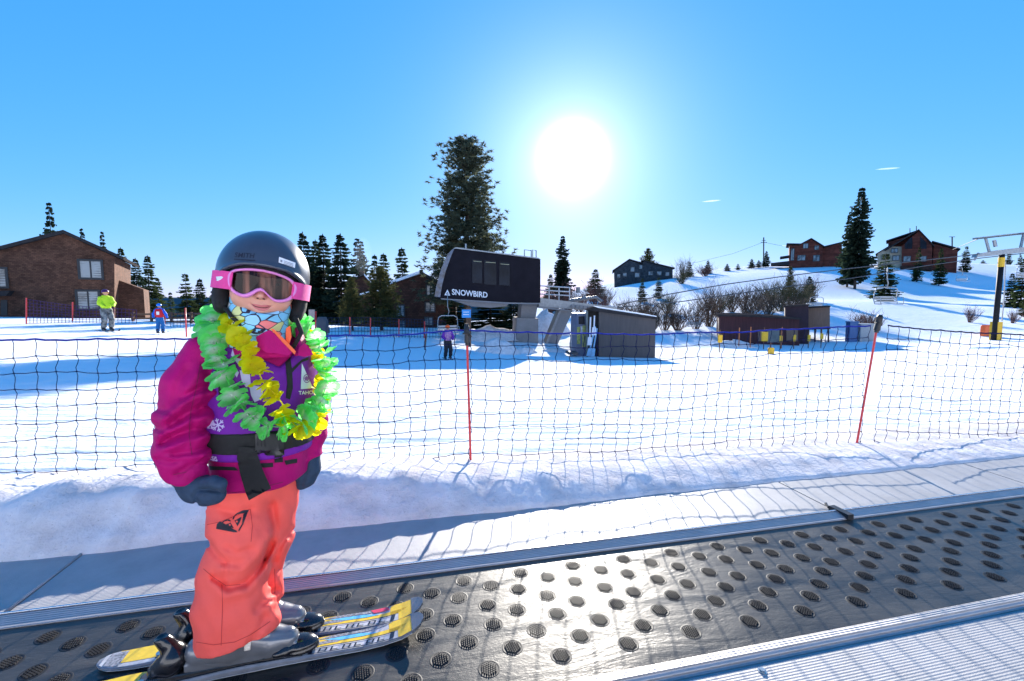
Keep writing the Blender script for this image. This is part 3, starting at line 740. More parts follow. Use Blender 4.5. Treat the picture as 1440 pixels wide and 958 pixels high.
# ---- helmet
def zcut(X, Y): return np.interp(Y, [-.16, -.12, -.05, .02, .16], [.018, .014, -.014, -.040, -.075]) - .9 * X ** 2
def f_helm(X, Y, Z):
    zc = zcut(X, Y)
    e = ell(X, Y, Z, (0, .006, 0), I3, (.1165, .141, .124))
    lip = .0055 * np.exp(-((Z - zc - .004) / .007) ** 2) * np.clip(-Y / .08, 0, 1)
    e = e - lip
    return smax(smax(e, -(e + .011), .003), zc - Z, .004)
helm = sdf_head('helmet', f_helm, (-.135, -.17, -.115), (.135, .165, .14), .0038, m_helm, 3)
hb = bvh_of(helm); own(helm); helm.parent = kid
def f_pad(X, Y, Z):
    zc = zcut(X, Y)
    e = ell(X, Y, Z, (0, .008, -.004), I3, (.1065, .128, .113)); d = smax(smax(e, -(e + .016), .004), zc - .010 - Z, .006)
    for s in (-1, 1):
        d = smin(d, ell(X, Y, Z, (s * .096, .005, -.066), I3, (.022, .046, .050)), .012)
        d = smin(d, cap(X, Y, Z, (s * .092, -.03, -.095), (s * .090, .02, -.105), .014, .016), .012)
    return smin(d, ell(X, Y, Z, (0, .105, -.06), I3, (.075, .022, .035)), .02)
pad = own(sdf_head('padding', f_pad, (-.14, -.15, -.14), (.14, .16, .13), .005, m_foam, 2)); pad.parent = helm
rot = lambda cx, cy_, s, a: (lambda x, y: (cx + s * (x * math.cos(a) + y * math.sin(a)), cy_ - s * (y * math.cos(a) - x * math.sin(a))))
own(lay('lettering', font_mesh('SMITH', .012, 1.0, .15, 1.05), rot(343.5, 359.5, 9.6, R(3)), hb, m_blkprint, helm, .0012))
own(lay('underline', poly_mesh([[(329, 364), (359, 365.6), (359, 366.9), (329, 365.2)]], 3), ident, hb, m_blkprint, helm, .0012))
own(lay('sticker', poly_mesh([[(392.5, 361.3), (415.6, 369.6), (414.8, 377), (391.8, 369.2)]], 2.5), ident, hb, m_white, helm, .0013))
mb_ = []
for k in range(3): mb_.append([(399, 366.5 + k * 1.9), (412.5, 371.2 + k * 1.9), (412.4, 372 + k * 1.9), (399, 367.3 + k * 1.9)])
own(lay('sticker_text', poly_mesh(mb_ + [[(394.3, 365), (397.2, 366), (397, 369.4), (394.1, 368.4)]], 3), ident, hb, mat('grey_print', (.25, .26, .3)), helm, .002))
mb = MB(); q = [HM @ Vector(p_) for p_ in ((.094, -.02, -.085), (.090, -.045, -.105))] + [PL(424, 468, -.085), PL(416, 482, -.085), PL(410, 492, -.07)]
mb.tube([q_ - KB for q_ in q], .006, 6); mb.build('chin_strap', m_web, helm, sm=True)
mb = MB(); q = [HM @ Vector((-.092, -.02, -.09))] + [PL(327, 447, -.07), PL(345, 462, -.08)]
mb.tube([q_ - KB for q_ in q], .005, 6); mb.build('chin_strap', m_web, helm, sm=True)

# ---- goggles: frame and lens outlines from the photo, wrapped on a curved front
CR = lambda L: [(300 + x * .1252, 360 + y * .1252) for x, y in L]
outer = CR([(152, 270), (160, 195), (195, 155), (300, 138), (420, 134), (560, 148), (700, 182), (830, 232), (915, 285), (948, 350), (935, 420), (895, 485), (820, 520), (740, 528), (680, 518), (640, 480), (600, 435), (555, 402), (520, 398), (480, 412), (445, 440), (400, 467), (340, 472), (270, 448), (205, 405), (163, 350)])
inner = CR([(190, 260), (203, 192), (260, 172), (400, 167), (560, 180), (700, 215), (830, 266), (888, 312), (904, 360), (882, 430), (840, 470), (780, 488), (710, 490), (660, 470), (612, 422), (568, 375), (535, 356), (480, 364), (430, 392), (380, 420), (330, 428), (270, 405), (215, 365), (193, 310)])
GC = (369, 391)
def polar(L, n=120):
    a = np.array([math.atan2(y - GC[1], x - GC[0]) for x, y in L]); r = np.array([math.hypot(x - GC[0], y - GC[1]) for x, y in L])
    o = np.argsort(a); a, r = a[o], r[o]
    # resample straight edges so the polar curve follows the outline
    pts = [L[i] for i in o]; A_, R_ = [], []
    for (x0, y0), (x1, y1) in zip(pts, pts[1:] + pts[:1]):
        for f in np.linspace(0, 1, 8)[:-1]:
            x, y = x0 + (x1 - x0) * f, y0 + (y1 - y0) * f; A_.append(math.atan2(y - GC[1], x - GC[0])); R_.append(math.hypot(x - GC[0], y - GC[1]))
    A_, R_ = np.array(A_), np.array(R_); o = np.argsort(A_); A_, R_ = A_[o], R_[o]
    t = np.linspace(-math.pi, math.pi, n, endpoint=False)
    rr = np.interp(t, np.r_[A_ - 2 * math.pi, A_, A_ + 2 * math.pi], np.r_[R_, R_, R_])
    for _ in range(2): rr = .25 * np.roll(rr, 1) + .5 * rr + .25 * np.roll(rr, -1)
    return [(GC[0] + r_ * math.cos(a_), GC[1] + r_ * math.sin(a_)) for a_, r_ in zip(t, rr)]
def wrap(px, py, off):
    q = -.118
    for _ in range(3): q = -.124 + 3.6 * hl(px, py, q).x ** 2
    return PL(px, py, q) + AW * off
OU, IN = polar(outer), polar(inner)
mix = lambda f: [(a[0] + (b[0] - a[0]) * f, a[1] + (b[1] - a[1]) * f) for a, b in zip(OU, IN)]
mb = MB(); mb.loft([[wrap(x, y, o) - KB for x, y in mix(f)] for f, o in ((.12, .034), (.02, .014), (0, .007), (.12, .001), (.32, -.002), (.68, -.002), (.9, .001), (1.0, .006), (1.0, .016))], cap=False)
gog = mb.build('goggles', m_pink, kid, sm=True)
m_lens, t, b = new_mat('smoky_brown_lens')
b.inputs['Base Color'].default_value = (.030, .014, .010, 1); b.inputs['Roughness'].default_value = .06; b.inputs['Specular IOR Level'].default_value = .3
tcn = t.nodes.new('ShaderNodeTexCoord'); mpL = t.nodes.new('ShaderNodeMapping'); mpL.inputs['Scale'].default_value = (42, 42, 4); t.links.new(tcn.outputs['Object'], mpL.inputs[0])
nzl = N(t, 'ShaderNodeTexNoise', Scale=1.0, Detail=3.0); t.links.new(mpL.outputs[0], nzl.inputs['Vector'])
rl_ = t.nodes.new('ShaderNodeValToRGB'); rl_.color_ramp.elements[0].position = .42; rl_.color_ramp.elements[1].position = .68; rl_.color_ramp.elements[0].color = (.006, .004, .004, 1); rl_.color_ramp.elements[1].color = (.36, .15, .10, 1)  # brown streaks are reflections painted into the lens colour
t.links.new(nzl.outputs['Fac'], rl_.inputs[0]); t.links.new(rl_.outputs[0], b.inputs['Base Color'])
bl = N(t, 'ShaderNodeBump', Strength=.25, Distance=.001); t.links.new(nzl.outputs['Fac'], bl.inputs['Height']); t.links.new(bl.outputs[0], b.inputs['Normal'])
tr = N(t, 'ShaderNodeBsdfTransparent', Color=(.52, .27, .17, 1)); mx = N(t, 'ShaderNodeMixShader', Fac=.2); t.links.new(b.outputs[0], mx.inputs[1]); t.links.new(tr.outputs[0], mx.inputs[2]); t.links.new(mx.outputs[0], t.nodes['Material Output'].inputs[0])
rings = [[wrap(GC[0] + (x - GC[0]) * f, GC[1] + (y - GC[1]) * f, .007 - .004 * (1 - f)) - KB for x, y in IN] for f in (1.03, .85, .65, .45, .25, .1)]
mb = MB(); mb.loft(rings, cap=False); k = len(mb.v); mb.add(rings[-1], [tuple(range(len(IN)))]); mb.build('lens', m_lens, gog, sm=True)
# strap round the helmet
rings = []
for t_ in np.linspace(R(37), R(323), 64):
    s_, c_ = math.sin(t_), math.cos(t_); rx, ry = .1192, .139 + (.018 if c_ < 0 else 0)
    k_ = min(1, max(0, (abs(math.degrees(t_) - 180) - 100) / 45)); bl_ = 1 - .12 * k_
    x, y = rx * s_ * (1 - .05 * k_), -ry * c_ + .004
    zc = -.031; nx, ny = s_, -c_
    rings.append([HM @ Vector((x, y, zc - .0225)) - KB, HM @ Vector((x + nx * .003, y + ny * .003, zc - .0225)) - KB, HM @ Vector((x + nx * .003, y + ny * .003, zc + .0225)) - KB, HM @ Vector((x, y, zc + .0225)) - KB])
mb = MB(); mb.loft(rings); stp = mb.build('strap', m_strap, gog, sm=True, ang=50)
sb = BVHTree.FromPolygons([q.co + KB for q in stp.data.vertices], [tuple(p.vertices) for p in stp.data.polygons])
own(lay('strap_logo', poly_mesh([[(303.5, 389.2), (311, 388.6), (314, 390), (311, 393), (306.5, 395.2), (304, 394.8), (308.4, 391.8), (308.6, 390.6), (303.8, 390.8)]], 2), ident, sb, m_white, gog, .001))

# ---- jacket
shR, shL = Q(284, 500, 1.225), Q(434, 500, 1.44)
WX = Vector((shL.x - shR.x, shL.y - shR.y, 0)).normalized(); FW = Vector((WX.y, -WX.x, 0))
TCx = Q(369, 560, 1.325)
def torso(X, Y, Z, grow=0.0):
    a = (X - TCx.x) * WX.x + (Y - TCx.y) * WX.y; b = (X - TCx.x) * FW.x + (Y - TCx.y) * FW.y
    a = a + np.interp(Z, [zk(.46), zk(.64), zk(.76)], [.012, .010, 0])
    zs = [zk(q) for q in (.46, .52, .60, .70, .80, .86, .89, .915, .94)]
    ra = np.interp(Z, zs, [KS * q for q in (.132, .132, .131, .136, .142, .124, .098, .074, .066)]); rb = np.interp(Z, zs, [KS * q for q in (.112, .114, .114, .118, .118, .104, .088, .072, .064)])
    k = np.sqrt((a / ra) ** 2 + (b / rb) ** 2); return (k - 1) * np.minimum(ra, rb) * np.sqrt(np.where(k > 0, 1.0, 1)) - grow, a, b
creR = [([(304, 540), (280, 546), (256, 560)], .0060, 5), ([(309, 566), (286, 570), (262, 582), (240, 598)], .0085, 6), ([(218, 575), (236, 578), (254, 590)], .005, 5), ([(298, 604), (276, 603), (246, 612), (228, 624)], .0085, 5.5), ([(216, 600), (230, 606), (240, 614)], .004, 4),
        ([(292, 626), (268, 636), (244, 640)], .006, 5), ([(222, 646), (240, 650), (262, 646)], .005, 4.5), ([(290, 650), (268, 655), (250, 666)], .005, 5), ([(264, 520), (250, 542), (244, 572)], .005, 8), ([(290, 512), (297, 535), (292, 556)], .004, 7), ([(282, 575), (272, 592), (270, 602)], .004, 4)]
rdR = [([(304, 553), (274, 558), (248, 574), (230, 590)], .0075, 6), ([(300, 586), (272, 590), (244, 604), (224, 612)], .0075, 6), ([(290, 614), (262, 622), (232, 632)], .006, 5), ([(288, 640), (266, 645), (236, 644)], .0045, 5), ([(276, 526), (264, 548), (258, 566)], .004, 8)]
def f_jack(X, Y, Z):
    d, a, b = torso(X, Y, Z)
    d = smax(d, zk(.475) - Z, .012); d = smax(d, Z - zk(.925), .01)
    px, py = px_np(X, Y, Z)
    r_ = chainK(X, Y, Z, armR, [.058, .066, .063, .059, .048], .02); wr = 0
    for L, am, w_ in creR: wr = wr + am * np.exp(-(pdist(px, py, L) / (w_ * .9)) ** 2)
    for L, am, w_ in rdR: wr = wr - am * np.exp(-(pdist(px, py, L) / (w_ * .9)) ** 2)
    wr = wr + .0016 * np.sin(py * .17 + px * .11 + 2.6 * np.sin(px * .045 + py * .02)) * np.exp(-((py - 600) / 70) ** 2)
    r_ = r_ + wr * 1.7
    # cuff
    r_ = smax(r_, -((X - armR[-1].x) * .1 + (Z - armR[-1].z) * .995 + .012), .006)
    l_ = chainK(X, Y, Z, armL, [.056, .052, .047, .040], .02) + .003 * np.sin(py * .25 + px * .1) * (py > 540)
    l_ = smax(l_, -(Z - armL[-1].z + .006), .006)
    tf = .0035 * np.sin(a * 38 + Z * 9) * np.exp(-((Z - zk(.50)) / .04) ** 2)
    d = smin(d + tf, r_ + .0014 * np.sin(X * 90 + Z * 60) * np.sin(Z * 75 - X * 40), .014); d = smin(d, l_, .018)
    return d
xs = [q.x for q in armR + armL]; 
jack = sdf_obj('jacket', f_jack, (-1.02, .92, .44), (-.44, 1.5, .95), 0.0044, m_mag, None, 1); jb = bvh_of(jack); own(jack); jack.parent = kid
def f_vest(X, Y, Z):
    d, a, b = torso(X, Y, Z, .0125)
    sl = -.05 * a
    d = d + .0022 * np.sin(a * 30 + Z * 22) * np.sin(Z * 40)
    d = smax(d, zk(.566) + sl - Z, .006); d = smax(d, Z - zk(.905), .006)
    nk = smax(np.abs(a - .006) - np.interp(Z, [zk(.80), zk(.86), zk(.90), zk(.95)], [-.03, .058, .072, .08]), -b, .01)
    d = smax(d, -nk, .008)
    inn, _a, _b = torso(X, Y, Z, -.01)
    return smax(d, -inn, .004)
vest = sdf_obj('vest', f_vest, (-.96, 1.0, .55), (-.46, 1.5, .93), .0048, m_vio, None, 2); vb = bvh_of(vest); own(vest); vest.parent = kid
def f_band(X, Y, Z):
    d, a, b = torso(X, Y, Z, .0165); zc = zk(.617) - .06 * a
    inn, _a, _b = torso(X, Y, Z, .004)
    return smax(smax(d, np.abs(Z - zc) - .0275, .003), -inn, .002)
band = sdf_obj('waist_band', f_band, (-.96, 1.0, .58), (-.46, 1.5, .70), .0042, m_web, None, 1); bb_ = bvh_of(band); own(band); band.parent = vest
def slab(name, poly, dfun, th, m, parent, sub=8):
    """outline on the photo given its own distance per point, th thick"""
    me2 = poly_mesh([poly], sub); vs_ = [q.co.copy() for q in me2.vertices]; fs_ = [tuple(p.vertices) for p in me2.polygons]
    top = [P(q.x, q.y, dfun(q.x, q.y)) - KB for q in vs_]; bot = [P(q.x, q.y, dfun(q.x, q.y) + th) - KB for q in vs_]; n = len(vs_)
    from collections import Counter
    ec = Counter()
    for f in fs_:
        for i in range(len(f)): ec[(f[i], f[(i + 1) % len(f)])] += 1
    sides = [(b_, a_, a_ + n, b_ + n) for (a_, b_) in ec if (b_, a_) not in ec]
    mb = MB(); mb.add(top + bot, fs_ + [tuple(i + n for i in f[::-1]) for f in fs_] + sides); return mb.build(name, m, parent, sm=True, ang=45)
def hit_d(bvhs, px, py, default, off):
    ds = []
    for q in bvhs:
        h, _n, _i, d_ = q.ray_cast(CAM, ray(px, py).normalized())
        if h is not None: ds.append(h.y)
    return (min(ds) if ds else default) - off
# buckle, hanging strap, lower strap, zip, trims
slab('buckle', [(359, 611), (366, 609.5), (398, 611), (400, 640), (366, 641.5), (359, 640)], lambda x, y: hit_d([bb_], x, y, 1.15, .010), .008, m_buck, vest)
for k in range(3): slab('buckle_rib', [(362 + k * 5, 612), (363.4 + k * 5, 612), (363.4 + k * 5, 640), (362 + k * 5, 640)], lambda x, y: hit_d([bb_], x, y, 1.15, .0125), .002, m_buck, vest, 20)
tail = [(335, 628), (360, 630), (363, 642), (370, 662), (381.5, 687), (366, 695), (350, 704), (345, 692), (338, 668), (333, 645)]
slab('hanging_strap', tail, lambda x, y: min(hit_d([bb_, vb, jb], x, y, 1.12, .006), 1.124), .003, m_web, vest)
for pl_ in ([(294, 655.5), (330, 657), (335, 662), (295, 661)], [(366, 652), (384, 651), (384, 657), (368, 658)], [(386, 636), (398, 636), (398, 650), (386, 651)], [(400, 648), (418, 645), (418, 651), (402, 654)]):
    own(lay('lower_strap', poly_mesh([pl_], 4), ident, Any(jb, vb), m_web, vest, .003))
zp = [(399, 498), (408, 500), (411, 522), (412, 546), (408, 562), (402, 560), (404, 540), (402, 516)]
own(lay('zip_tape', poly_mesh([zp], 4), ident, vb, m_web, vest, .002))
own(lay('shoulder_trim', poly_mesh([[(288, 470), (300, 462), (306, 486), (311, 522), (313, 560), (309, 572), (306, 540), (300, 508)]], 5), ident, Any(jb, vb), m_web, vest, .003))
own(lay('shoulder_trim', poly_mesh([[(409, 520), (424, 506), (434, 502), (434, 506), (424, 510), (411, 524)]], 4), ident, vb, m_web, vest, .002))
shards = [[(328, 486), (335, 484), (342, 505), (349, 522), (343, 522), (331, 508), (325, 500)], [(337, 521), (351, 522), (353, 543), (346, 545), (340, 536)], [(350, 541), (372, 545), (366, 562), (358, 566), (353, 556)], [(329, 512), (336, 524), (333, 531), (327, 522)]]
own(lay('vest_print', poly_mesh(shards, 4), ident, vb, m_lav, vest, .0018))
def flake(cx, cy_, r, t0):
    out = []
    def bar(x0, y0, x1, y1, w_):
        dx, dy = x1 - x0, y1 - y0; L = math.hypot(dx, dy); nx, ny = -dy / L * w_, dx / L * w_
        out.append([(x0 + nx, y0 + ny), (x1 + nx, y1 + ny), (x1 - nx, y1 - ny), (x0 - nx, y0 - ny)])
    for k in range(6):
        a = t0 + k * math.pi / 3; bar(cx, cy_, cx + r * math.cos(a), cy_ + r * math.sin(a), .8)
        for s in (-1, 1):
            x0, y0 = cx + .55 * r * math.cos(a), cy_ + .55 * r * math.sin(a); bar(x0, y0, x0 + .4 * r * math.cos(a + s * .8), y0 + .4 * r * math.sin(a + s * .8), .7)
    return out
for c in ((306.5, 598, 9.5, .3), (296, 597, 7, .1), (300, 647, 6, .2)):
    own(lay('snowflake_print', poly_mesh(flake(*c), 3), ident, vb, m_lav, vest, .002))
own(lay('badge', poly_mesh([[(424.5, 511), (440.5, 546), (423, 547.5)]], 3), ident, vb, mat('pale_badge', (.55, .56, .74)), vest, .0018))
m_emb = mat('purple_emblem', (.20, .05, .30))
own(lay('emblem', poly_mesh([[(431.5 + r1 * math.cos(a), 532.5 + 1.25 * r1 * math.sin(a)), (431.5 + r1 * math.cos(a2), 532.5 + 1.25 * r1 * math.sin(a2)), (431.5 + r2 * math.cos(a2), 532.5 + 1.25 * r2 * math.sin(a2)), (431.5 + r2 * math.cos(a), 532.5 + 1.25 * r2 * math.sin(a))] for r1, r2 in ((5.0, 4.0),) for a, a2 in [(k * .35, k * .35 + .35) for k in range(18)]] + flake(431.5, 532.5, 3.6, .2), 3), ident, vb, m_emb, vest, .0026))
own(lay('lettering', font_mesh('TAHOE', .01, 1.0), rot(432, 552.5, 7.2, R(-2)), vb, m_white, vest, .002))
# collar
def f_col(X, Y, Z):
    c = Q(377, 478, 1.30); a = (X - c.x) * WX.x + (Y - c.y) * WX.y; b = (X - c.x) * FW.x + (Y - c.y) * FW.y
    r = np.sqrt(a ** 2 + (b * .95) ** 2); R_ = .078 + (zk(.905) - Z) * .35
    d = np.sqrt((r - R_) ** 2 + np.maximum(0, np.abs(Z - zk(.890)) - .028) ** 2) - .0095
    gap = np.where(b > 0, np.abs(a - .022) - np.interp(Z, [zk(.85), zk(.93)], [.002, .040]), 1)
    return smax(d, -gap, .006)
col = own(sdf_obj('collar', f_col, (-.86, 1.04, .84), (-.50, 1.44, .95), .004, m_mag, None, 2)); col.parent = jack
cd = lambda x, y: hit_d([vb, jb], x, y, 1.2, .016)
slab('collar_flap', [(360, 474), (372, 467), (380, 464), (392, 475), (411, 496), (406, 500), (390, 497), (374, 496), (362, 488)], lambda x, y: (1.168 + .0009 * abs(x - 372)) * KS, .006, m_mag, jack)
slab('collar_lining', [(380, 462), (385, 463), (400, 477), (416, 494), (414.5, 499), (397, 481)], lambda x, y: (1.165 + .0009 * abs(x - 372)) * KS, .004, m_orange, jack)
slab('collar_flap', [(420, 489), (429, 483), (437, 491), (440, 499), (428, 502), (419, 500)], lambda x, y: (1.235 + .0009 * (x - 420)) * KS, .006, m_mag, jack)
slab('collar_lining', [(402, 462), (408, 458), (410, 474), (406, 486), (402, 478)], lambda x, y: (1.20) * KS, .004, m_orange, jack)
mb = MB(); sn = Q(367, 467, 1.164) - KB; mb.ball(sn, (.0035, .002, .0035), 10, 6); mb.build('snap', m_buck, jack, sm=True)
mb = MB(); cu = [Q(268, 650, 1.10), Q(296, 645, 1.11)]
slab('cuff_tab', [(258, 668), (272, 655), (289, 642), (294, 651), (279, 664), (268, 676)], lambda x, y: hit_d([jb], x, y, 1.11, .004), .003, m_mag, jack)
# neck gaiter
m_gait, t, b = new_mat('patterned_gaiter'); b.inputs['Roughness'].default_value = .8
tcn = t.nodes.new('ShaderNodeTexCoord'); mpg = t.nodes.new('ShaderNodeMapping'); mpg.inputs['Scale'].default_value = (1, 1, 1.9); t.links.new(tcn.outputs['Object'], mpg.inputs[0])
v1 = N(t, 'ShaderNodeTexVoronoi', Scale=26.0); v2 = N(t, 'ShaderNodeTexVoronoi', Scale=26.0); v2.feature = 'DISTANCE_TO_EDGE'
for q in (v1, v2): t.links.new(mpg.outputs[0], q.inputs['Vector'])
sx = t.nodes.new('ShaderNodeSeparateColor'); t.links.new(v1.outputs['Color'], sx.inputs[0])
rp = t.nodes.new('ShaderNodeValToRGB'); rp.color_ramp.interpolation = 'CONSTANT'
cols = [(0, (.20, .55, .80)), (.34, (.24, .62, .86)), (.52, (.85, .22, .20)), (.68, (.70, .78, .86)), (.80, (.62, .66, .28)), (.9, (.30, .60, .84))]
for i, (p_, c_) in enumerate(cols):
    e = rp.color_ramp.elements[i] if i < 2 else rp.color_ramp.elements.new(p_)
    e.position = p_; e.color = (*c_, 1)
t.links.new(sx.outputs[0], rp.inputs[0])
ln = math_(t, 'GREATER_THAN', v2.outputs['Distance'], .035)
mm = t.nodes.new('ShaderNodeMix'); mm.data_type = 'RGBA'; mm.inputs['A'].default_value = (.02, .02, .05, 1); t.links.new(ln, mm.inputs['Factor']); t.links.new(rp.outputs[0], mm.inputs['B']); t.links.new(mm.outputs['Result'], b.inputs['Base Color'])
rings = []
for k in range(15):
    f = k / 14; row = []
    for j in range(64):
        an = 2 * math.pi * j / 64; s_, c_ = math.sin(an), math.cos(an)      # c_=1 in front
        fr = max(0, c_)
        zt = -.058 - .044 * fr ** 1.5 - .012 * max(0, math.sin(an)) * 0
        z = zt + (-.205 - zt) * f
        rx = .079 - .010 * f + .002 * math.sin(f * 20 + an * 3); ry = (.101 if c_ > 0 else .09) - .018 * f + .0035 * math.sin(f * 17 + an * 2.0) * fr
        if k == 0: rx -= .004; ry -= .004
        row.append(HM @ Vector((rx * s_, -ry * c_ + .0, z)) - KB)
    rings.append(row)
mb = MB(); mb.loft(rings, cap=False); ga = mb.build('neck_gaiter', m_gait, kid, sm=True)
so_ = ga.modifiers.new('thick', 'SOLIDIFY'); so_.thickness = .003

# ---- mittens
def f_mitR(X, Y, Z):
    px, py = px_np(X, Y, Z)
    d = chainK(X, Y, Z, [Q(262, 672, 1.150), Q(276, 686, 1.145), Q(293, 692, 1.14), Q(303, 695, 1.135)], [.034, .036, .033, .025], .012)
    th = chainK(X, Y, Z, [Q(283, 680, 1.125), Q(300, 678, 1.112), Q(310, 681, 1.110), Q(311, 688, 1.112)], [.017, .0155, .014, .011], .008)
    d = smin(d, th, .006)
    return d + .006 * np.exp(-(pdist(px, py, [(276, 708), (273, 697), (279, 689), (294, 689), (308, 692)]) / 2.6) ** 2) + .003 * np.exp(-(pdist(px, py, [(246, 684), (262, 690), (270, 700)]) / 3) ** 2)
mr = own(sdf_obj('mitten', f_mitR, (-.88, .96, .46), (-.6, 1.18, .64), .003, m_navy, None, 2)); mr.parent = kid
def f_mitL(X, Y, Z):
    px, py = px_np(X, Y, Z)
    d = chainK(X, Y, Z, [Q(435, 640, 1.40), Q(434, 658, 1.395), Q(429, 672, 1.39), Q(423, 680, 1.385)], [.033, .034, .030, .019], .012)
    th = chainK(X, Y, Z, [Q(426, 650, 1.372), Q(420, 661, 1.365), Q(418, 671, 1.365)], [.015, .014, .011], .006)
    d = smin(d, th, .005)
    return d + .004 * np.exp(-(pdist(px, py, [(431, 650), (429, 668), (424, 684)]) / 2) ** 2)
ml = own(sdf_obj('mitten', f_mitL, (-.72, 1.18, .42), (-.48, 1.42, .64), .0034, m_navy, None, 2)); ml.parent = kid

# ---- trousers
legR = [Q(334, 684, 1.295), Q(338, 755, 1.27), Q(329, 802, 1.265), Q(328, 850, 1.265), Q(329, 950, 1.268)]
legL = [Q(386, 684, 1.375), Q(376, 750, 1.37), Q(362, 800, 1.37), Q(357, 845, 1.372), Q(358, 900, 1.374)]
creT = [([(292, 712), (330, 722), (352, 716)], .004, 6), ([(382, 765), (368, 795), (345, 820), (322, 826), (300, 812)], .009, 6), ([(318, 770), (335, 778), (350, 772)], .0035, 5), ([(292, 762), (304, 780), (318, 792)], .006, 6), ([(318, 800), (314, 825)], .003, 5), ([(390, 830), (372, 838), (360, 858)], .005, 6), ([(372, 868), (366, 885), (350, 905)], .004, 6), ([(384, 710), (388, 745), (380, 775)], .005, 5), ([(410, 745), (395, 765), (385, 790)], .005, 5), ([(392, 800), (382, 812), (374, 830)], .004, 5), ([(395, 842), (380, 846), (370, 850)], .004, 4)]
rdT = [([(378, 752), (364, 780), (340, 802), (312, 802)], .007, 8), ([(384, 778), (372, 805), (350, 832), (318, 840)], .005, 7), ([(296, 735), (330, 738), (360, 730)], .004, 8), ([(388, 842), (378, 856), (388, 868)], .005, 6), ([(404, 762), (392, 785)], .004, 5)]
def f_trou(X, Y, Z):
    px, py = px_np(X, Y, Z)
    r_ = chainK(X, Y, Z, legR, [.083, .0775, .0800, 0.084, .086], .03); r_ = smin(r_, chainK(X, Y, Z, [Q(312, 800, 1.245), Q(307, 850, 1.238), Q(309, 945, 1.232)], [.045, .056, .062], .02), .03); r_ = smin(r_, chainK(X, Y, Z, [Q(318, 840, 1.235), Q(330, 945, 1.228)], [.05, .060], .02), .03); r_ = smin(r_, chainK(X, Y, Z, [Q(345, 830, 1.26), Q(362, 872, 1.262)], [.06, .062]), .03); l_ = chainK(X, Y, Z, legL, [.074, .072, .066, .070, .080], .03); l_ = smin(l_, chainK(X, Y, Z, [Q(368, 815, 1.365), Q(374, 850, 1.365)], [.05, .044]), .03)
    d = smin(r_, l_, .012)
    d = smin(d, ell(X, Y, Z, Q(351, 672, 1.325), ((WX.x, WX.y, 0), (FW.x, FW.y, 0), (0, 0, 1)), (.113, .098, .085)), .03)
    wr = 0
    for L, am, w_ in creT: wr = wr + 1.9 * am * np.exp(-(pdist(px, py, L) / (w_ * .85)) ** 2)
    for L, am, w_ in rdT: wr = wr - 1.5 * am * np.exp(-(pdist(px, py, L) / (w_ * .85)) ** 2)
    wr = wr + .0016 * np.sin(py * .13 + px * .09) + .0012 * np.sin(px * .21 - py * .11)
    d = d + wr
    u = X * U.x + Y * U.y
    hem = .064 + .22 * np.clip(u + .60, 0, .10) + .16 * np.clip(u + .50, 0, 1) + .1 * np.clip((X * V_.x + Y * V_.y) - 1.37, 0, .1)
    return smax(d, hem - Z, .006)
trou = sdf_obj('trousers', f_trou, (-.96, 1.0, .05), (-.50, 1.45, .64), .0044, m_coral, None, 1); tb = bvh_of(trou); own(trou); trou.parent = kid
m_seam = mat('coral_seam', (.55, .035, .035), rough=.8); m_mseam = mat('magenta_seam', (.16, .002, .05), rough=.8)
def seam(name, pl, w_, bv, m, parent):
    L = [];  Rr = []
    for i, (x, y) in enumerate(pl):
        x0, y0 = pl[max(0, i - 1)]; x1, y1 = pl[min(len(pl) - 1, i + 1)]; n_ = math.hypot(x1 - x0, y1 - y0); L.append((x - (y1 - y0) / n_ * w_, y + (x1 - x0) / n_ * w_)); Rr.append((x + (y1 - y0) / n_ * w_, y - (x1 - x0) / n_ * w_))
    own(lay(name, poly_mesh([L + Rr[::-1]], 4), ident, bv, m, parent, .0009))
for pl in ([(291, 738), (310, 734), (330, 726), (352, 716)], [(352, 716), (355, 740), (353, 762)], [(312, 822), (313, 850), (312, 880), (311, 908)], [(286, 800), (300, 812), (318, 824), (338, 822)], [(386, 800), (387, 825), (386, 846)], [(276, 903), (300, 907), (330, 903), (352, 893), (380, 874)]):
    seam('seam', pl, .45, tb, m_seam, trou)
for pl in ([(243, 668), (262, 664), (286, 651)], [(300, 690), (330, 693), (360, 688), (398, 678)], [(282, 512), (276, 545), (268, 580), (266, 612), (270, 640)]):
    seam('seam', pl, .45, jb, m_mseam, jack)
# heart of two peaks on the thigh, seen on the photo
LG = lambda L: [(285 + x * .06265, 700 + y * .06265) for x, y in L]
logo = [LG([(300, 700), (320, 590), (385, 530), (440, 555), (392, 605), (412, 672), (510, 716), (775, 757), (770, 778), (690, 775), (480, 735)]),
        LG([(400, 600), (440, 540), (520, 490), (590, 490), (640, 525), (618, 535), (560, 515), (490, 535), (425, 600)]),
        LG([(478, 614), (625, 562), (678, 650), (698, 686), (515, 640)]),
        LG([(668, 490), (690, 420), (770, 345), (900, 285), (1040, 270), (1020, 320), (900, 355), (780, 370), (720, 420), (700, 480)]),
        LG([(716, 518), (866, 428), (870, 444), (834, 552), (782, 645)]),
        LG([(1040, 275), (1010, 330), (915, 590), (815, 765), (800, 728), (880, 590), (932, 440), (915, 365)])]
own(lay('heart_logo', poly_mesh(logo, 2.2), ident, tb, m_blkprint, trou, .0014))
def star(cx, cy_, r): return LG([(cx + (r if k % 2 == 0 else r * .45) * math.cos(k * math.pi / 5 - 1.4), cy_ + (r if k % 2 == 0 else r * .45) * math.sin(k * math.pi / 5 - 1.4)) for k in range(10)])
own(lay('logo_star', poly_mesh([star(610, 612, 30), star(765, 535, 34)], 2.2), ident, tb, m_coral, trou, .0024))

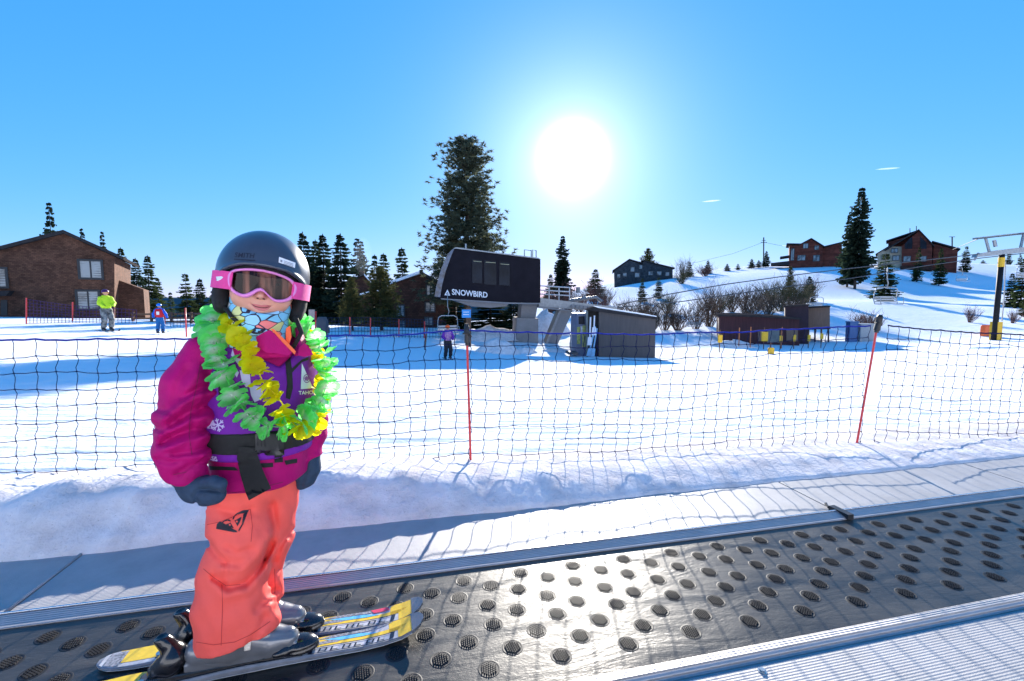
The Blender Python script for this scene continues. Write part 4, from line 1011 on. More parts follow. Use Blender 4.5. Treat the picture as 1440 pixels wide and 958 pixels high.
# ---- skis with bindings, and the boots
m_yel = mat('yellow_ski_print', (.78, .52, .02), rough=.3, var=.1, scale=60, coat=.4); m_wsk = mat('white_ski_print', (.48, .48, .50), rough=.35, var=.22, scale=45, coat=.3)
m_bsk = mat('blue_ski_print', (.12, .45, .72), rough=.3, var=.2, scale=70, coat=.3); m_ksk = mat('black_ski_print', (.015, .015, .03), rough=.3, var=.2, coat=.3); m_rsk = mat('red_ski_print', (.65, .05, .10), rough=.3, var=.2, coat=.3)
m_gsk = mat('grey_speckled_print', (.22, .22, .24), rough=.4, var=.7, scale=160, coat=.2); m_base = mat('ski_sidewall', (.20, .20, .22), rough=.35, var=.25, scale=30, coat=.3); m_edge = mat('steel_edge', (.5, .5, .5), rough=.3, metal=1)
def ski_w(l): return float(np.interp(l, [-.44, -.425, -.40, -.34, -.1, .05, .30, .37, .405, .425, .434], [.010, .026, .034, .038, .033, .033, .040, .041, .037, .026, .008]))
def ski_z(l): return .004 + float(np.interp(l, [-.44, -.38, -.2, .26, .32, .37, .41, .434], [.006, .001, 0, 0, .004, .012, .025, .035]))
def ski_t(l): return float(np.interp(l, [-.44, -.3, -.05, .3, .434], [.006, .010, .018, .009, .006]))
def make_ski(label, cu, cv, an, red, bootname):
    o = thing('ski', label, 'ski', B(cu, cv, 0), UA + an, 'skis on the child\'s feet')
    ls = np.linspace(-.44, .434, 70); mb = MB(); rings = []
    for l in ls:
        w_, z, th = ski_w(l), ski_z(l), ski_t(l); rings.append([(l, -w_, z), (l, w_, z), (l, w_, z + th * .7), (l, w_ - .004, z + th), (l, -w_ + .004, z + th), (l, -w_, z + th * .7)])
    mb.loft(rings); mb.build('ski_body', m_base, o, sm=True, ang=35)
    mb = MB()
    for s in (-1, 1):
        mb.tube([(l, s * (ski_w(l) + .0005), ski_z(l) + .001) for l in ls[2:-2]], .0014, 4)
    mb.build('steel_edge', m_edge, o, sm=True)
    def ink(name, polys, m, lift):
        me2 = poly_mesh(polys, .02); mb2 = MB(); fs_ = [tuple(p.vertices) for p in me2.polygons]
        vs_ = []
        for q in me2.vertices:
            l, f = q.co.x, q.co.y; w_ = ski_w(l) - .0035; vs_.append((l, f * w_, ski_z(l) + ski_t(l) + lift))
        mb2.add(vs_, fs_); return mb2.build(name, m, o, sm=True)
    def inks(name, polys, m, lift):
        for p_ in polys: ink(name, [p_], m, lift)
    strip = lambda l0, l1, f0, f1, sk=0.0, n=8: [(l0 + (l1 - l0) * i / n, f0) for i in range(n + 1)] + [(l1 + (l0 - l1) * i / n + sk, f1) for i in range(n + 1)]
    ink('top_sheet', [strip(-.43, .425, -1, 1, 0, 40)], m_wsk, .0006)
    inks('yellow_print', [strip(.335, .418, -.2, .98, 0), strip(.36, .42, -1, -.2, 0), strip(.13, .36, -.18, .22, .03), strip(-.40, -.25, -.55, .98), strip(.10, .16, .3, .98, .02)], m_yel, .0012)
    inks('blue_print', [strip(.20, .305, .18, .58, -.05)], m_bsk, .0018)
    if red: ink('red_print', [strip(.285, .335, .5, .95, -.01)], m_rsk, .0022)
    inks('speckled_print', [strip(.12, .30, .66, .95, .05), strip(.11, .19, .05, .40, .03), strip(-.42, -.38, -.9, .9)], m_gsk, .0016)
    mb = MB(); lt = np.linspace(.400, .436, 8); mb.loft([[(l, -ski_w(l) - .001, ski_z(l) - .001), (l, ski_w(l) + .001, ski_z(l) - .001), (l, ski_w(l) + .001, ski_z(l) + ski_t(l) + .0025), (l, -ski_w(l) - .001, ski_z(l) + ski_t(l) + .0025)] for l in lt]); mb.build('tip_guard', m_grey, o, sm=True, ang=40)
    # outlined block letters along the near edge
    K = [strip(.115, .34, -.98, -.90), strip(.125, .345, -.30, -.22), strip(.115, .125, -.92, -.25), strip(.335, .347, -.92, -.25, .004)]
    for k in range(6):
        l0 = .140 + k * .032
        K += [strip(l0, l0 + .020, -.82, -.74, 0, 2), strip(l0, l0 + .005, -.82, -.40, .004, 1)]
        if k % 2 == 0: K += [strip(l0 + .004, l0 + .022, -.48, -.40, 0, 2), strip(l0 + .017, l0 + .022, -.78, -.44, .004, 1)]
    ink('black_print', K, m_ksk, .0021)
    ink('black_print', [strip(-.27, .10, -.98, .98, 0, 20)], m_ksk, .0014)
    # binding: long black plate, toe piece, heel piece with raised lever
    mb = MB(); mb.hexa([(-.30, -.026, .014), (.12, -.026, .014), (.12, .026, .014), (-.30, .026, .014)], [(-.27, -.022, .030), (.10, -.022, .030), (.10, .022, .030), (-.27, .022, .030)])
    mb.build('binding_plate', m_bind, o, bevel=.004)
    def f_toe(X, Y, Z):
        d = ell(X, Y, Z, (.085, 0, .030), I3, (.058, .037, .030)); d = smin(d, ell(X, Y, Z, (.055, 0, .044), I3, (.032, .036, .020)), .012)
        d = smin(d, cap(X, Y, Z, (.035, -.034, .040), (.065, -.030, .038), .009, .009), .006); d = smin(d, cap(X, Y, Z, (.035, .034, .040), (.065, .030, .038), .009, .009), .006)
        d = d + .003 * np.exp(-((X - .070) / .0035) ** 2) + .0025 * np.exp(-((Z - .036) / .003) ** 2) * (X > .07)
        return smax(d, .022 - Z, .004)
    sdf_obj('toe_piece', f_toe, (.0, -.055, .01), (.17, .055, .09), .003, m_bind, o, 2)
    def f_heel(X, Y, Z):
        d = chain(X, Y, Z, [(-.255, 0, .036), (-.225, 0, .050), (-.212, 0, .070)], [.020, .028, .026], .02)
        d = smin(d, ell(X, Y, Z, (-.210, 0, .062), I3, (.030, .036, .034)), .014)
        lev = chain(X, Y, Z, [(-.212, 0, .080), (-.226, 0, .104), (-.238, 0, .120)], [.020, .017, .017], .012)
        d = smin(d, lev, .012)
        d = smax(d, -ell(X, Y, Z, (-.241, 0, .134), I3, (.016, .012, .012)), .004)
        return smax(d, .022 - Z, .004)
    sdf_obj('heel_piece', f_heel, (-.31, -.055, .01), (-.15, .055, .16), .003, m_bind, o, 2)
    mb = MB(); mb.tube([(-.285, -.018, .020), (-.285, -.018, .026)], .010, 12); mb.build('screw', m_bolt, o)
    # boot, worn by the child
    def f_boot(X, Y, Z):
        X = X + .015
        d = chain(X, Y, Z, [(-.135, 0, .072), (-.06, 0, .070), (.03, 0, .064), (.075, 0, .060)], [.038, .039, .037, .030], .02)
        d = smin(d, chain(X, Y, Z, [(-.085, 0, .080), (-.070, 0, .115), (-.055, 0, .150)], [.046, .048, .048], .02), .02)
        d = smin(d, chain(X, Y, Z, [(-.05, 0, .10), (.0, 0, .088)], [.044, .036], .02), .02)
        sole = np.maximum(np.maximum(np.abs(X + .030) - .138, np.abs(Y) - np.interp(X, [-.17, -.1, .04, .11], [.030, .034, .036, .022])), np.abs(Z - .045) - .011)
        d = smin(d, sole, .004)
        d = d + .0022 * np.exp(-((Z - .100 + .25 * X) / .003) ** 2) + .0018 * np.exp(-((X - .028 - .3 * (Z - .06)) / .003) ** 2)
        return smax(d, .034 - Z, .002)
    bt = sdf_obj(bootname, f_boot, (-.25, -.065, .025), (.09, .065, .25), .0034, m_grey, None, 2)
    Mx = Matrix.Translation(o.location) @ Matrix.Rotation(UA + an, 4, 'Z'); bt.data.transform(Mx); bb = bvh_of(bt); own(bt); bt.parent = kid
    mb = MB()
    for x0, z0 in ((-.03, .098),):
        for k in range(1): mb.hexa(*[[Mx @ Vector(q) - KB for q in L] for L in ([(x0 - .008, -.046, z0 - .022), (x0 + .008, -.044, z0 - .024), (x0 + .008, -.040, z0 - .024), (x0 - .008, -.041, z0 - .022)], [(x0 - .006, -.041, z0 + .006), (x0 + .010, -.038, z0 + .003), (x0 + .010, -.034, z0 + .003), (x0 - .006, -.036, z0 + .006)])])
    mb.build('buckle', m_bolt, bt, bevel=.0015)
    return o, bb
s1, bb1 = make_ski('yellow and white ski under the child\'s near boot, closest to the camera', -.408, 1.312, R(3.6), False, 'ski_boot')
s2, bb2 = make_ski('yellow ski with a red patch at the tip, under the child\'s far boot', -.408, 1.404, R(1.2), True, 'ski_boot')

# ---- leis
def petal_mat(name, c_in, c_out, r0, r1):
    m, t, b = new_mat(name); b.inputs['Roughness'].default_value = .55
    tcn = t.nodes.new('ShaderNodeTexCoord'); L = t.nodes.new('ShaderNodeVectorMath'); L.operation = 'LENGTH'; t.links.new(tcn.outputs['Object'], L.inputs[0])
    nz = N(t, 'ShaderNodeTexNoise', Scale=90.0, Detail=3.0); t.links.new(tcn.outputs['Object'], nz.inputs['Vector'])
    s = math_(t, 'ADD', L.outputs['Value'], math_(t, 'MULTIPLY', nz.outputs['Fac'], .012))
    mr_ = N(t, 'ShaderNodeMapRange'); mr_.inputs['From Min'].default_value = r0; mr_.inputs['From Max'].default_value = r1; t.links.new(s, mr_.inputs['Value'])
    mm = t.nodes.new('ShaderNodeMix'); mm.data_type = 'RGBA'; mm.inputs['A'].default_value = (*c_in, 1); mm.inputs['B'].default_value = (*c_out, 1); t.links.new(mr_.outputs[0], mm.inputs['Factor'])
    t.links.new(mm.outputs['Result'], b.inputs['Base Color'])
    tr = N(t, 'ShaderNodeBsdfTranslucent'); t.links.new(mm.outputs['Result'], tr.inputs[0]); mx = N(t, 'ShaderNodeMixShader', Fac=.7); t.links.new(b.outputs[0], mx.inputs[1]); t.links.new(tr.outputs[0], mx.inputs[2]); t.links.new(mx.outputs[0], t.nodes['Material Output'].inputs[0])
    return m
m_lg = petal_mat('green_petal_fabric', (.88, .93, .88), (.20, .90, .22), .014, .030); m_ly = petal_mat('yellow_petal_fabric', (.88, .76, .02), (.90, .84, .01), .008, .024)
def blossom_mesh(name, m, seed, R_, npet=6):
    rg = random.Random(seed); mb = MB()
    for k in range(npet):
        a = 2 * math.pi * k / npet + rg.uniform(-.18, .18); L = R_ * rg.uniform(.88, 1.15); W = L * 1.02 * 2.35 / npet * rg.uniform(.9, 1.15); lift = rg.uniform(.0, .6) * L; curl = rg.uniform(-.5, .3); tw = rg.uniform(-.5, .5)
        vs_ = []; nu, nv_ = 7, 6
        for i in range(nu + 1):
            f = i / nu; wd = W * (.10 + .90 * math.sin(math.pi * min(1.0, .52 * f ** .8 + .02))) * (1 if f < .8 else math.sqrt(max(.12, 1 - ((f - .8) / .24) ** 2)))
            for j in range(nv_ + 1):
                g_ = j / nv_ * 2 - 1; x = L * f * (1 - .10 * abs(g_) * f + (.0 if abs(g_) > .2 else -.05 * (f > .9))); y = wd * g_
                z = lift * f ** 1.4 + curl * L * .4 * f ** 3 + .22 * wd * g_ * g_ + tw * wd * g_ * f * .4 + .0012 * math.sin(g_ * 6 + k) * f
                vs_.append((x * math.cos(a) - y * math.sin(a), x * math.sin(a) + y * math.cos(a), z))
        mb.add(vs_, [(i * (nv_ + 1) + j, i * (nv_ + 1) + j + 1, (i + 1) * (nv_ + 1) + j + 1, (i + 1) * (nv_ + 1) + j) for i in range(nu) for j in range(nv_)])
    mb.ball((0, 0, .002), .003, 8, 5)
    return mb.build(name, m, None, sm=True)
def lei(name, label, path, m, R_, step, dep, seed, backpath, npet=6):
    rg = random.Random(seed); pts = []
    for px, py, d in path:
        dd = min(d * KS, hit_d([vb, jb], px, py, 9, .020)); pts.append(P(px, py, dd))
    allp = pts + [Q(*q) for q in backpath]
    o = thing(name, label, 'lei', allp[len(pts) // 2]); ob = Vector(o.location)
    # resample
    n = len(allp); cl = allp + [allp[0]]
    if not backpath: cl = allp
    seg = [(cl[i + 1] - cl[i]).length for i in range(len(cl) - 1)]; tot = sum(seg); k = max(4, int(tot / step)); out = []
    for i in range(k):
        s = tot * (i + .5) / k; j = 0
        while s > seg[j] and j < len(seg) - 1: s -= seg[j]; j += 1
        out.append((cl[j].lerp(cl[j + 1], s / seg[j]), (cl[j + 1] - cl[j]).normalized()))
    vars_ = [blossom_mesh('blossom', m, seed + q, R_, npet) for q in range(4)]; used = set()
    for i, (p_, tg) in enumerate(out):
        src = vars_[i % 4]
        b_ = src if i % 4 not in used and i < 4 else src.copy()
        if b_ is not src: link(b_, o)
        else: b_.parent = o
        used.add(i % 4)
        tocam = (CAM - p_).normalized(); ax = (tg * (1 if rg.random() < .7 else -1) + tocam * rg.uniform(.0, .9) + Vector((rg.uniform(-.4, .4), rg.uniform(-.3, .3), rg.uniform(-.4, .4)))).normalized()
        b_.rotation_mode = 'QUATERNION'; b_.rotation_quaternion = ax.to_track_quat('Z', 'Y') @ Matrix.Rotation(rg.uniform(0, 6.28), 3, 'Z').to_quaternion()
        b_.location = p_ - ob + Vector((rg.uniform(-.009, .009), rg.uniform(-.012, .0), rg.uniform(-.007, .007))); s = rg.uniform(.8, 1.2); b_.scale = (s, s, s)
    mb = MB(); mb.tube([q - ob for q in cl], .0015, 5); mb.build('string', m, o, sm=True)
    return o
lei('flower_lei', 'green and white fabric flower lei hanging around the child\'s neck', [(304, 446, 1.26), (298, 462, 1.24), (304, 482, 1.20), (311, 505, 1.18), (318, 530, 1.17), (328, 553, 1.16), (341, 574, 1.16), (357, 590, 1.16), (376, 599, 1.17), (396, 601, 1.19), (416, 596, 1.21), (433, 586, 1.24), (450, 568, 1.28), (458, 545, 1.31), (459, 520, 1.33), (455, 498, 1.34), (445, 478, 1.345), (432, 464, 1.35)],
    m_lg, .0335, .0185, 0, 11, [(410, 450, 1.42), (380, 448, 1.44), (345, 446, 1.40), (318, 444, 1.33)])
lei('flower_lei', 'yellow fabric flower lei hanging around the child\'s neck inside the green one', [(322, 452, 1.22), (334, 462, 1.20), (343, 480, 1.165), (351, 500, 1.16), (362, 520, 1.15), (370, 538, 1.15), (384, 552, 1.16), (396, 566, 1.17), (404, 582, 1.185), (414, 598, 1.20), (430, 606, 1.24), (440, 602, 1.26)],
    m_ly, .027, .0185, 0, 31, [(452, 580, 1.31), (456, 545, 1.345), (452, 505, 1.375), (436, 472, 1.38), (405, 455, 1.44), (360, 450, 1.44)], 5)
# ================================================================== TREES AND BUSHES
m_bark = mat('conifer_bark', (.055, .036, .026), rough=.9, var=.3, scale=6)
m_fir = mat('fir_needles', (.048, .066, .026), rough=.85, var=.5, scale=3.0, trans=.34, spec=.1)
m_fir2 = mat('dark_fir_needles', (.028, .044, .026), rough=.85, var=.5, scale=3.0, trans=.28, spec=.1)
m_pine = mat('pine_needles', (.085, .085, .030), rough=.85, var=.4, scale=3.0, trans=.3, spec=.1)
m_bigp = mat('old_pine_needles', (.100, .112, .070), rough=.85, var=.35, scale=1.2, trans=.58, spec=.1)
m_twig = mat('bare_twigs', (.12, .075, .048), rough=.9, var=.3, scale=2); m_twig2 = mat('reddish_twigs', (.14, .060, .045), rough=.9, var=.3, scale=2); m_twig3 = mat('olive_twigs', (.085, .070, .025), rough=.9, var=.35, scale=2)
def fir_mesh(seed, mcrown, rmax=.2, whorls=30, nb=8, dense=1.0, low=.06, shape=.85, droop=.35):
    rg = random.Random(seed); mb = MB(); whorls = int(whorls * 1.6)
    for w_ in range(whorls):
        f = (w_ + rg.uniform(-.9, .9)) / whorls; f = min(.985, max(0, f)); z = low + (1 - low) * f ** .9
        base = rmax * ((1 - f) ** shape) * (.80 + .2 * math.sin(f * 23 + seed)) + .006
        if f < .1: base *= .75 + 2.5 * f
        n = max(5, int(nb * 1.25 * (1 - .45 * f)))
        for b_ in range(n):
            a = rg.uniform(0, 6.283); L = base * rg.uniform(.55, 1.18); ca, sa = math.cos(a), math.sin(a)
            if rg.random() < .08: continue
            st = max(3, int(L / .019 * dense))
            for s in range(1, st + 1):
                t_ = s / st; r = L * t_; zz = z - droop * L * t_ + .22 * L * t_ * t_ * t_ + rg.uniform(-.006, .006)
                wd = (.020 + .027 * (1 - t_)) * rg.uniform(.6, 1.3) * (.55 + .55 * (1 - f))
                for side in (-1, 1):
                    x, y = r * ca, r * sa; ex = -sa * side * wd + ca * wd * .65; ey = ca * side * wd + sa * wd * .65
                    dz = -wd * rg.uniform(.15, .95); h_ = wd * .36
                    mb.add([(x - ca * .008, y - sa * .008, zz + .004), (x + ex * .55 + ca * h_, y + ey * .55 + sa * h_, zz + dz * .3 + .004), (x + ex, y + ey, zz + dz), (x + ex * .5 - ca * h_, y + ey * .5 - sa * h_, zz + dz * .7 - .004)], [(0, 1, 2, 3)])
            x, y = L * ca, L * sa
    for k in range(6):
        a = k * 1.05; mb.add([(0, 0, .965), (.006 * math.cos(a), .006 * math.sin(a), .975), (0, 0, 1.0)], [(0, 1, 2)])
    tr = MB(); tr.tube([(0, 0, -.06), (0, 0, .3), (0, 0, .98)], [.014, .010, .001], 6)
    return mb, tr, mcrown
def pine_mesh(seed, mcrown, nbr=120, rprof=None, low=.1, tuft=.020, ntri=12, per=1.0, tiers=0):
    rg = random.Random(seed); mb = MB(); tr = MB(); tr.tube([(0, 0, -.06), (.004, 0, .3), (-.003, .002, .6), (.0, 0, .97)], [.018, .014, .009, .002], 7)
    for b_ in range(nbr):
        f = (b_ + rg.random()) / nbr
        if tiers: f = (math.floor(f * tiers) + rg.uniform(.0, .34) + .3) / (tiers + .4)
        z = low + (1 - low) * f; R_ = float(np.interp(z, *rprof)) * rg.uniform(.66, 1.02); a = b_ * 2.399 + rg.uniform(-.4, .4); ca, sa = math.cos(a), math.sin(a)
        up = rg.uniform(-.12, .18) + .35 * (z > .8); pts = []
        for s in range(5):
            t_ = s / 4; pts.append(Vector((ca * R_ * t_ + rg.uniform(-.004, .004), sa * R_ * t_ + rg.uniform(-.004, .004), z + up * R_ * t_ + .28 * R_ * t_ * t_ - .12 * R_ * t_)))
        tr.tube(pts, [.004 * (1 - z) + .0018, .003 * (1 - z) + .0014, .0013, .001, .0007], 3, cap=False)
        nt_ = max(3, int(R_ / .012 * per))
        for k in range(nt_):
            t_ = .25 + .78 * (k + rg.random()) / nt_; i = min(3, int(t_ * 4)); p_ = pts[i].lerp(pts[i + 1], min(1.1, t_ * 4 - i)); spread = .036 * (.3 + t_) * (R_ / .15) ** .5
            p_ = p_ + Vector((rg.uniform(-1, 1) * spread, rg.uniform(-1, 1) * spread, rg.uniform(-.5, .9) * spread * .8))
            for q in range(ntri):
                d_ = Vector((rg.gauss(0, 1), rg.gauss(0, 1), rg.gauss(.35, .9))); d_.normalize(); s_ = d_.orthogonal().normalized() * tuft * .13; L = tuft * rg.uniform(.6, 1.15)
                mb.add([p_ - s_, p_ + s_, p_ + d_ * L], [(0, 1, 2)])
    return mb, tr, mcrown
def as_tree(name, meshes):
    mb, tr, mc = meshes; o = bpy.data.objects.new(name, None); o.empty_display_size = .1; link(o)
    tr.build('trunk', m_bark, o, sm=True); mb.build('crown', mc, o); return o
proto = {
    'fir1': as_tree('fir_tree', fir_mesh(1, m_fir)), 'fir2': as_tree('fir_tree', fir_mesh(2, m_fir2, rmax=.19, whorls=34, shape=.8)), 'fir3': as_tree('fir_tree', fir_mesh(3, m_fir, rmax=.2, whorls=24, nb=7, droop=.5)),
    'slim': as_tree('fir_tree', fir_mesh(4, m_fir2, rmax=.27, whorls=27, nb=7, droop=.3, shape=.95)), 'wide': as_tree('fir_tree', fir_mesh(5, m_fir, rmax=.2, whorls=26, nb=10, shape=.6, low=.03)),
    'pine': as_tree('pine_tree', pine_mesh(6, m_pine, 90, ([0, .1, .25, .5, .8, 1], [.13, .19, .20, .15, .08, .01]), .16, .045, 9)),
    'pine2': as_tree('pine_tree', pine_mesh(8, m_pine, 85, ([0, .1, .3, .6, .85, 1], [.10, .17, .20, .17, .09, .01]), .10, .045, 9)),
    'big': as_tree('pine_tree', pine_mesh(11, m_bigp, 215, ([0, .15, .3, .42, .5, .6, .7, .8, .88, .95, 1], [.17, .225, .215, .205, .175, .165, .15, .125, .10, .055, .01]), .12, .0215, 15, 1.75, 17)),
    'tall': as_tree('fir_tree', fir_mesh(9, m_fir2, rmax=.2, whorls=36, nb=9, dense=1.4, low=.12, shape=.62, droop=.45)),
}
used_proto = set()
def tree(kind, px, ytop, d, wpx, label, group=None, base=None, rz=None, cat='tree', unit=.2):
    q = on(px, 440, d) if base is None else P(px, base, DM(d))
    if base is not None: q.z = min(q.z, terr(q.x, q.y)) if abs(q.z - terr(q.x, q.y)) < 1.0 else terr(q.x, q.y)
    top = P(px, ytop, DM(d)); h = top.z - q.z; r = wpx / 2 * DM(d) / F * CS(px) * (1.3 if kind[:3] in ('fir', 'sli', 'wid') else 1.0) * (1.35 if group in (G1, G2) and kind[:3] != 'wid' else 1.0)
    src = proto[kind]; o = src if kind not in used_proto else copy_tree(src); used_proto.add(kind)
    o.location = (q.x, q.y, q.z); s = r / unit; o.scale = (s, s, h); o.rotation_euler = (rnd.uniform(-.02, .02), rnd.uniform(-.02, .02), rz if rz is not None else rnd.uniform(0, 6.28))
    return tag(o, label, cat, group)
G1, G2, G3, G4 = 'conifers beside the brown shingled house', 'conifers behind the child\'s helmet', 'conifers along the hill', 'young pines in front of the brown lodge'
tree('slim', 78, 284, 50, 36, 'dark fir rising behind the brown house roof, close to its ridge', G1)
tree('slim', 127, 321, 52, 26, 'fir tip showing over the right roof slope, nearer the ridge', G1)
tree('slim', 150, 325, 53, 24, 'thin fir tip showing over the eave end of the brown house', G1)
tree('fir1', 178, 347, 47, 32, 'fir standing tight against the right wall of the brown house', G1)
tree('fir2', 194, 362, 46, 30, 'bushy fir second from the brown house wall', G1)
tree('fir1', 211, 358, 48, 34, 'tallest full fir to the right of the brown house', G1)
tree('fir3', 225, 391, 50, 26, 'shorter fir at the outer end of the row beside the brown house', G1)
tree('fir3', 242, 410, 70, 22, 'small fir behind the blue clad skier, lowest in its row', G1)
tree('wide', 265, 384, 62, 36, 'broad dark fir between the blue skier and the child\'s sleeve', G1)
tree('fir2', 282, 391, 64, 30, 'fir just right of the broad dark one near the child\'s shoulder', G1)
tree('fir3', 300, 408, 66, 26, 'small fir partly hidden by the child\'s goggle strap', G1)
tree('fir2', 433, 325, 40, 40, 'tall dark fir touching the rim of the child\'s helmet', G2)
tree('fir1', 446, 336, 43, 34, 'shorter dark fir squeezed between two taller ones by the helmet', G2)
tree('fir2', 457, 328, 41, 42, 'dark fir in the middle of the clump behind the helmet', G2)
tree('fir2', 480, 327, 40, 46, 'tall dark fir with blunt top at the right of the helmet clump', G2)
tree('slim', 505, 335, 62, 34, 'bluish hazy fir seen through chimney smoke', G2)
tree('slim', 512, 339, 64, 26, 'thin hazy fir just right of the smoky one', G2)
tree('fir3', 527, 357, 60, 30, 'fir tip behind the small roof with the chimney', G2)
tree('fir1', 541, 355, 58, 34, 'dark round topped fir above the olive pine', G2)
tree('fir1', 568, 347, 52, 36, 'dark fir standing alone left of the brown lodge roof', G2)
tree('slim', 594, 376, 75, 22, 'tiny far fir just above the lodge ridge', G2)
tree('pine', 496, 392, 29, 44, 'olive young pine nearer the grey bin', G4, base=466)
tree('pine2', 537, 376, 30, 62, 'wide olive pine covering the corner of the brown lodge', G4, base=468)
tree('big', 657, 190, 36, 118, 'huge old pine towering over the dark lift terminal', None)
tree('tall', 790, 331, 62, 38, 'dense fir under the sun, behind the lift terminal', G3)
tree('wide', 640, 418, 30, 46, 'dark bushy conifer under the terminal, close to the chair', G2)
tree('wide', 690, 414, 31, 72, 'broad dark conifer in shade below the terminal floor', G2)
tree('fir2', 722, 420, 32, 36, 'small dark conifer beside the concrete pedestal', G2)
tree('fir1', 774, 385, 60, 24, 'short fir at the foot of the dense one, by the white railings', G3)
tree('fir1', 836, 378, 66, 30, 'fir left of the grey hillside building', G3)
tree('pine2', 909, 350, 92, 26, 'pine sticking up behind the grey hillside building', G3)
tree('fir1', 902, 391, 58, 14, 'little fir on the snow in front of the grey building', G3)
tree('wide', 925, 390, 60, 14, 'little round fir at the right end of the grey building', G3)
tree('fir3', 968, 368, 82, 16, 'small fir beside the round bare bush on the ridge', G3)
tree('fir1', 993, 366, 84, 14, 'small fir inside the purple bare bush on the ridge', G3)
tree('fir1', 1020, 371, 86, 10, 'tiny fir on the skyline, first after the purple bush', G3)
tree('fir3', 1035, 371, 86, 9, 'tiny fir on the skyline, second after the purple bush', G3)
tree('fir1', 1054, 364, 86, 12, 'small fir on the skyline left of the utility pole', G3)
tree('slim', 1064, 366, 86, 10, 'thin fir on the skyline touching the utility pole fir', G3)
tree('fir2', 1074, 353, 85, 14, 'fir standing right below the utility pole', G3)
tree('pine', 1110, 376, 44, 26, 'olive topped conifer among bare bushes left of the tan cabin', G3, base=425)
tree('fir2', 1137, 388, 46, 26, 'dark conifer at the right edge of the bare bushes', G3, base=428)
tree('tall', 1203, 263, 60, 62, 'big spreading fir between the two red houses', G3, base=388)
tree('fir2', 1192, 300, 61, 34, 'lower fir joined to the left flank of the big spreading one', G3, base=388)
tree('wide', 1243, 356, 47, 42, 'full dark fir on the slope behind the empty chair', G3, base=422)
tree('fir3', 1290, 347, 64, 20, 'narrow fir in front of the glass gabled house', G3, base=382)
tree('fir1', 1321, 348, 62, 22, 'fir on the snow in front of the dark right wing', G3, base=390)
tree('wide', 1352, 346, 72, 18, 'dark fir behind the right wing of the glass gabled house', G3)
tree('fir1', 1434, 362, 44, 34, 'dark fir at the picture edge behind the lift tower', G3)
tree('wide', 1419, 384, 45, 24, 'low dark fir just right of the lift tower pole', G3)
tree('wide', 1443, 400, 40, 24, 'low fir cut by the picture edge under the hanging chair', G3)
for px, yt, d in ((1376, 366, 95), (1384, 372, 96), (1428, 356, 98), (1412, 350, 97), (1366, 372, 94)):
    tree('slim', px, yt, d, 13, {1376: 'pale thin fir on the far ridge left of the tower arm', 1384: 'pale short fir on the far ridge under the tower arm', 1428: 'pale fir on the far ridge right of the tower pole', 1412: 'pale tall fir on the far ridge directly behind the tower pole', 1366: 'shortest pale fir on the far ridge by the house'}[px], G3)
# ---- bare bushes
def bush_mesh(seed, stems=16, twig=5, r0=.012):
    rg = random.Random(seed); mb = MB()
    def grow(p_, d_, L, r, lv):
        pts = [p_]; q = p_
        for s in range(3):
            d_ = (d_ + Vector((rg.uniform(-.18, .18), rg.uniform(-.18, .18), rg.uniform(-.02, .12)))).normalized(); q = q + d_ * L / 3; pts.append(q)
        mb.tube(pts, [r, r * .8, r * .65, r * .4], 3, cap=False)
        if lv > 0:
            for k in range(twig if lv > 1 else twig - 1):
                i = rg.randint(1, 3); d2 = (d_ + Vector((rg.uniform(-.8, .8), rg.uniform(-.8, .8), rg.uniform(-.2, .5)))).normalized(); grow(pts[i], d2, L * rg.uniform(.45, .75), r * .55, lv - 1)
    for s in range(stems):
        a = rg.uniform(0, 6.28); t_ = rg.uniform(.05, .75); grow(Vector((.10 * math.cos(a) * t_, .10 * math.sin(a) * t_, -.05)), Vector((math.cos(a) * t_, math.sin(a) * t_, 1)).normalized(), rg.uniform(.45, .62), r0 * rg.uniform(.6, 1.1), 2)
    zs = max(v_[2] for v_ in mb.v); mb.v = [(x / zs, y / zs, z / zs) for x, y, z in mb.v]
    rad = np.percentile([math.hypot(x, y) for x, y, z in mb.v], 92)
    mb.v = [(x / rad * .5, y / rad * .5, z) for x, y, z in mb.v]
    return mb
bproto = {}
for k, (s, n, m) in {'a': (1, 20, m_twig), 'b': (2, 30, m_twig), 'c': (3, 24, m_twig2), 'd': (4, 30, m_twig3)}.items():
    o = bush_mesh(s, n, 5, .013).build('bare_bush', m); bproto[k] = o
bused = set()
def bush(kind, px, ytop, base, d, wpx, label, group='bare bushes on the hillside'):
    q = P(px, base, DM(d)); q.z = terr(q.x, q.y); h = P(px, ytop, DM(d)).z - q.z; src = bproto[kind]
    if kind in bused: o = src.copy(); link(o)
    else: o = src; bused.add(kind)
    o.location = q; r = wpx * DM(d) / F * CS(px); o.scale = (r, r, h); o.rotation_euler = (0, 0, rnd.uniform(0, 6.28)); return tag(o, label, 'bush', group)
bush('a', 890, 408, 462, 37, 40, 'bare bush just behind the roof of the grey ski shed')
bush('b', 906, 402, 463, 38, 44, 'taller bare bush over the right end of the grey ski shed roof')
bush('a', 934, 412, 464, 37, 44, 'bare bush right of the grey ski shed, before the parked chair')
bush('b', 952, 420, 464, 37, 40, 'low dense bare bush beside the parked chair')
bush('b', 997, 380, 464, 39, 46, 'tallest bare bush, in the middle of the thicket above the parked chair')
bush('a', 978, 410, 464, 38, 40, 'bare bush directly above the parked chair frame')
bush('b', 1028, 396, 448, 44, 38, 'bare bush left of centre above the dark red barn')
bush('a', 1046, 392, 446, 45, 40, 'pale twiggy bush in the middle above the dark red barn')
bush('b', 1066, 396, 446, 44, 38, 'bare bush above the right half of the dark red barn')
bush('d', 1098, 378, 446, 43, 58, 'wide olive bush left of the tan cabin, fullest of the thicket')
